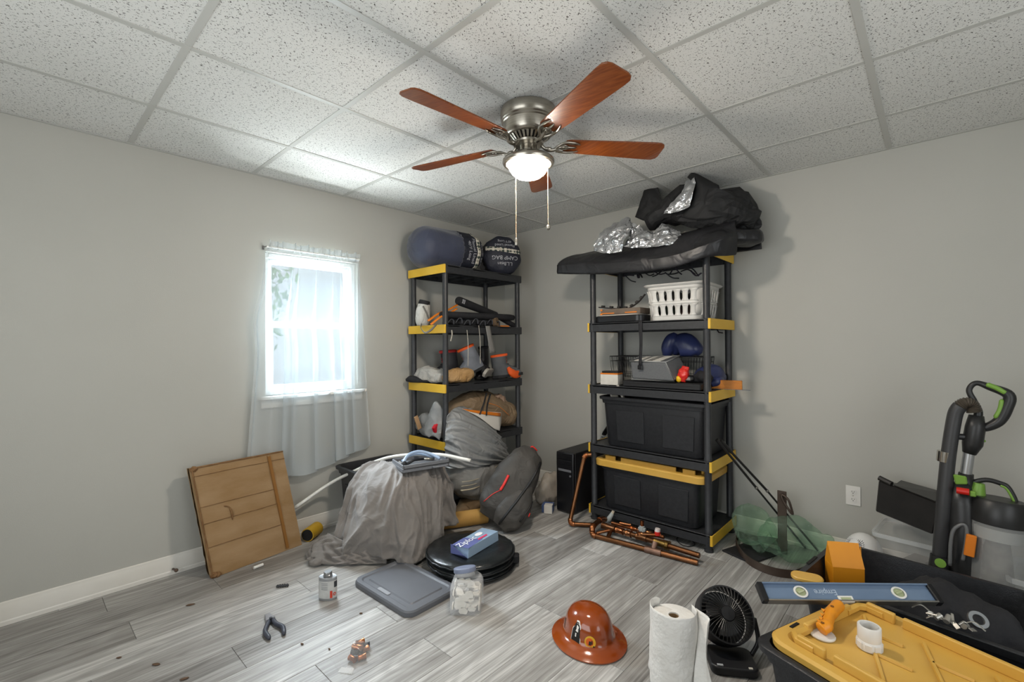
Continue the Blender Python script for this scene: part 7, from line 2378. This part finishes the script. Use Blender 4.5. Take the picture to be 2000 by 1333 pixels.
# white PVC coupling
pc = V((3.045, -1.646, 0.373))
t = thing('pvc_coupling', 'white PVC pipe coupling standing on the yellow lid', 'pipe coupling', (pc.x, pc.y, TZ + 0.001))
b = B(Matrix.Translation((pc.x, pc.y, TZ)))
b.lathe([(0.024, 0.001), (0.031, 0.001), (0.031, 0.024), (0.0285, 0.027), (0.0295, 0.030), (0.0295, 0.066), (0.028, 0.068), (0.0235, 0.068), (0.0235, 0.004)], 36)
cpl = b.build('sleeve', mat('white_pvc', '#dddad4', 0.4), t, smooth=True)
for k in range(8):
    a = 2 * pi * k / 8
    B(Matrix.Translation((pc.x, pc.y, TZ))).box((0.0305 * cos(a), 0.0305 * sin(a), 0.0125), (0.004, 0.018, 0.020), rot(0, 0, math.degrees(a))).build('hex_flat', MATS['white_pvc'], cpl, bevel=0.001)

# paper towel roll
tw = V(2.462, -1.690, 0)
t = thing('paper_towel_roll', 'white paper towel roll standing on the floor, its loose sheet hanging open', 'paper towel roll', tw)
M_PAP = mat('white_paper_towel', '#e6e4df', 0.85, col2='#dedbd5', nscale=14, bump=0.5, bscale=55)
TH, TR = 0.262, 0.078
b = B(Matrix.Translation(tw))
b.lathe([(0.019, 0.002), (TR, 0.002), (TR, TH), (TR - 0.002, TH + 0.001), (0.019, TH + 0.001), (0.019, 0.002)], 48)
b.build('roll', M_PAP, t, smooth=True)
B(Matrix.Translation(tw)).lathe([(0.018, 0.003), (0.020, 0.003), (0.020, TH - 0.004), (0.018, TH - 0.004), (0.018, 0.003)], 28).build('core', M_CARD, t, smooth=True)
rows = []
for i in range(31):
    z = 0.004 + (TH + 0.022) * i / 30
    row = []
    for j in range(61):
        s = j / 60
        a = radians(60 - 300 * s)                     # winds round the back and the left side to the right
        flare = 0.0
        if s > 0.80:
            flare = (s - 0.80) / 0.20
        rad_ = TR + 0.003 + 0.012 * s * (0.4 + 0.6 * (1 - i / 30)) + flare * 0.06 * (1.15 - i / 30)
        a2 = a if s < 0.8 else radians(60 - 240) - radians(40) * flare * 0.6
        ztop = z + (0.012 * sin(3 * s) + 0.006 * noise.noise(V(s * 6, 0, 1))) * (i / 30)
        row.append(tw + V(rad_ * cos(a2), rad_ * sin(a2), ztop) + V(0.02, -0.01, 0) * flare + V(1, 0, 0) * 0.004 * noise.noise(V(s * 5, i * 0.1, 3)))
    rows.append(row)
B().grid(rows).build('loose_sheet', M_PAP, t, smooth='all', solid=0.0012)
cr = [[tw + V(*p) for p in ((0.062, 0.058, TH + 0.026), (0.105, 0.046, TH + 0.020), (0.120, 0.024, TH + 0.006))],
      [tw + V(*p) for p in ((0.084, 0.020, TH - 0.06), (0.115, 0.000, TH - 0.07), (0.128, -0.012, TH - 0.09))],
      [tw + V(*p) for p in ((0.086, -0.020, TH - 0.16), (0.128, -0.030, TH - 0.17), (0.155, -0.030, TH - 0.18))],
      [tw + V(*p) for p in ((0.086, -0.040, 0.02), (0.148, -0.055, 0.008), (0.195, -0.045, 0.006))]]
B().net(cr, 24, 14, lambda u, v, p: 0.006 * sin(7 * v + 3 * u)).build('hanging_flap', M_PAP, t, smooth='all', solid=0.0012)

# hard hat
hc = V(2.070, -1.672, 0)
t = thing('hard_hat', 'glossy brown full-brim hard hat with stickers on the floor', 'hard hat', hc, None, rot(0, 0, -20))
M = WM[t.name]
M_HAT = mat('brown_hard_hat_shell', '#83370f', 0.14, col2='#944411', nscale=3, coat=0.6)


def hatr(s, z, br=0.0):
    return [M @ V((0.118 * s + br * 1.0) * cos(2 * pi * j / 56), (0.100 * s + br * 0.92) * sin(2 * pi * j / 56), z) for j in range(56)]


b = B()
b.loft([hatr(0.96, 0.004, 0.050), hatr(1, 0.003, 0.057), hatr(1, 0.008, 0.058), hatr(1.0, 0.017, 0.036), hatr(1.0, 0.024, 0.012), hatr(0.985, 0.036, 0.0), hatr(0.965, 0.060), hatr(0.92, 0.086), hatr(0.84, 0.107), hatr(0.70, 0.125), hatr(0.50, 0.137), hatr(0.26, 0.144), hatr(0.04, 0.146)], True)
b.build('shell', M_HAT, t, smooth=True, angle=60)


def hat_surf(a, z, off=0.0015):
    tab = [(0.024, 1.0), (0.036, 0.985), (0.060, 0.965), (0.086, 0.92), (0.107, 0.84), (0.125, 0.70)]
    for (z0, s0), (z1, s1) in zip(tab[:-1], tab[1:]):
        if z0 <= z <= z1:
            s = s0 + (s1 - s0) * (z - z0) / (z1 - z0)
            break
    else:
        s = 1.0
    return M @ V((0.118 * s + off) * cos(a), (0.100 * s + off) * sin(a), z)


def sticker(nm, out, a0, z0, m, off):
    cx = sum(p[0] for p in out) / len(out)
    cy = sum(p[1] for p in out) / len(out)
    vs, fs = [], []
    n_ = len(out)
    for k in range(5):
        s = 1 - k / 4 * 0.98
        for (x, y) in out:
            vs.append(hat_surf(a0 + (cx + (x - cx) * s) / 0.108, z0 + cy + (y - cy) * s, off))
    for k in range(4):
        for i in range(n_):
            fs.append((k * n_ + i, k * n_ + (i + 1) % n_, (k + 1) * n_ + (i + 1) % n_, (k + 1) * n_ + i))
    return B().add(vs, fs).build(nm, m, t, smooth='all')


M_STW, M_STK, M_STY, M_STO = mat('sticker_white', '#e4e1da', 0.3), mat('sticker_black', '#1c1c1c', 0.3), mat('sticker_yellow', '#d9a92c', 0.3), mat('sticker_orange', '#d4601c', 0.3)
shape = [(x * 1.15, y * 1.12) for x, y in ((-0.020, -0.030), (0.022, -0.036), (0.022, 0.028), (0.012, 0.044), (0.000, 0.044), (-0.014, 0.014))]
aS = radians(-74)
sticker('figure_sticker', shape, aS, 0.066, M_STW, 0.0016)
sticker('figure_sticker_ink', [(x * 0.88, y * 0.90) for x, y in shape], aS, 0.066, M_STK, 0.0022)
sticker('sticker_pale_patch', [(0.002, 0.012), (0.014, 0.010), (0.016, 0.030), (0.006, 0.036)], aS, 0.066, M_STW, 0.0028)
sticker('sticker_pale_mark', [(0.000, -0.010), (0.006, -0.010), (0.007, 0.006), (0.001, 0.004)], aS, 0.066, M_STW, 0.0028)
circ = lambda r, cx=0, cy=0, n=24: [(cx + r * cos(2 * pi * k / n), cy + r * sin(2 * pi * k / n)) for k in range(n)]
aR = radians(-38)
sticker('round_sticker', circ(0.024), aR, 0.052, M_STY, 0.0016)
sticker('round_sticker_orange', circ(0.016, -0.002, 0.001), aR, 0.052, M_STO, 0.0022)
sticker('round_sticker_figure', [(-0.007, -0.010), (0.003, -0.011), (0.004, 0.004), (-0.004, 0.006)], aR, 0.052, M_STK, 0.0028)
sticker('round_sticker_figure', [(0.004, -0.008), (0.010, -0.006), (0.010, 0.006), (0.006, 0.010), (0.005, 0.002)], aR, 0.052, M_STK, 0.0028)
sticker('rivet', circ(0.0038), radians(-30), 0.036, M_STK, 0.002)
sticker('side_sticker', [(-0.010, -0.020), (0.010, -0.022), (0.010, 0.022), (-0.006, 0.020)], radians(-125), 0.060, M_STK, 0.0016)

# small black table fan behind the paper towels
fc_ = V(2.560, -1.400, 0)
t = thing('table_fan', 'small round black table fan on the floor between paper towels and yellow lid', 'fan', fc_)
M_FANB = mat('black_fan_plastic', '#202022', 0.4)
fdir = V(0.50, -0.55, 0.62).normalized()            # axis, blown towards the camera side
FM = Matrix.Translation(fc_ + V(-0.02, 0.03, 0.152)) @ fdir.to_track_quat('Z', 'Y').to_matrix().to_4x4()
FR = 0.108
B(FM).lathe([(FR - 0.006, -0.045), (FR, -0.045), (FR + 0.003, 0.0), (FR, 0.034), (FR - 0.006, 0.034), (FR - 0.004, -0.045)], 44).build('fan_ring', M_FANB, t, smooth=True)
B(FM).lathe([(0.001, 0.050), (0.026, 0.048), (0.030, 0.040), (0.030, 0.020), (0.001, 0.020)], 28).build('hub', M_FANB, t, smooth=True)
for k in range(40):
    a = 2 * pi * k / 40
    B(FM).tube([(0.029 * cos(a), 0.029 * sin(a), 0.044), (0.072 * cos(a + 0.12), 0.072 * sin(a + 0.12), 0.046), (FR * cos(a + 0.2), FR * sin(a + 0.2), 0.030)], 0.0017, 5).build('grille_bar', mat('grille_black', '#2e2d2c', 0.35), t)
for k in range(3):
    a = 2 * pi * k / 3
    b = B(FM)
    b.net([[(0.022 * cos(a + q), 0.022 * sin(a + q), 0.0 + 0.016 * (q - 0.4)) for q in (0.0, 0.5, 1.0)], [(0.052 * cos(a + q), 0.052 * sin(a + q), 0.026 * (q - 0.5)) for q in (-0.1, 0.5, 1.2)], [(0.078 * cos(a + q), 0.078 * sin(a + q), 0.026 * (q - 0.5)) for q in (0.0, 0.55, 1.1)]], 8, 8)
    b.build('fan_blade', mat('smoke_blade', '#3a3a3c', 0.4), t, smooth='all', solid=0.002)
B(FM).lathe([(0.001, -0.085), (0.035, -0.085), (0.050, -0.06), (FR - 0.01, -0.045), (0.001, -0.045)], 36).build('motor_back', M_FANB, t, smooth=True)
for s in (-1, 1):
    sd_ = V(0.72, 0.45, 0).normalized() * s
    p = fc_ + V(-0.02, 0.03, 0.0) + sd_ * (FR + 0.008)
    B().tube(curve([p + V(0, 0, 0.150), p + sd_ * 0.006 + V(0.01, -0.01, 0.07), p - sd_ * 0.02 + V(0.015, -0.03, 0.018)], 14), 0.014, 8, flat=0.6).build('yoke_arm', M_FANB, t, smooth='all')
bq = Matrix.Translation(fc_ + V(0.025, -0.035, 0)) @ rot(0, 0, 32)
B(bq).prism(rrect(0.175, 0.145, 0.03, 6), 0.001, 0.034).build('base', M_FANB, t, bevel=0.006, seg=2)
B(bq).box((0.055, -0.062, 0.036), (0.014, 0.008, 0.003)).build('switch_mark', mat('pale_mark', '#c9c3b4', 0.5), t)
B(bq).box((-0.055, -0.060, 0.036), (0.022, 0.010, 0.003)).build('badge', mat('silver_badge', '#a9abad', 0.35), t)
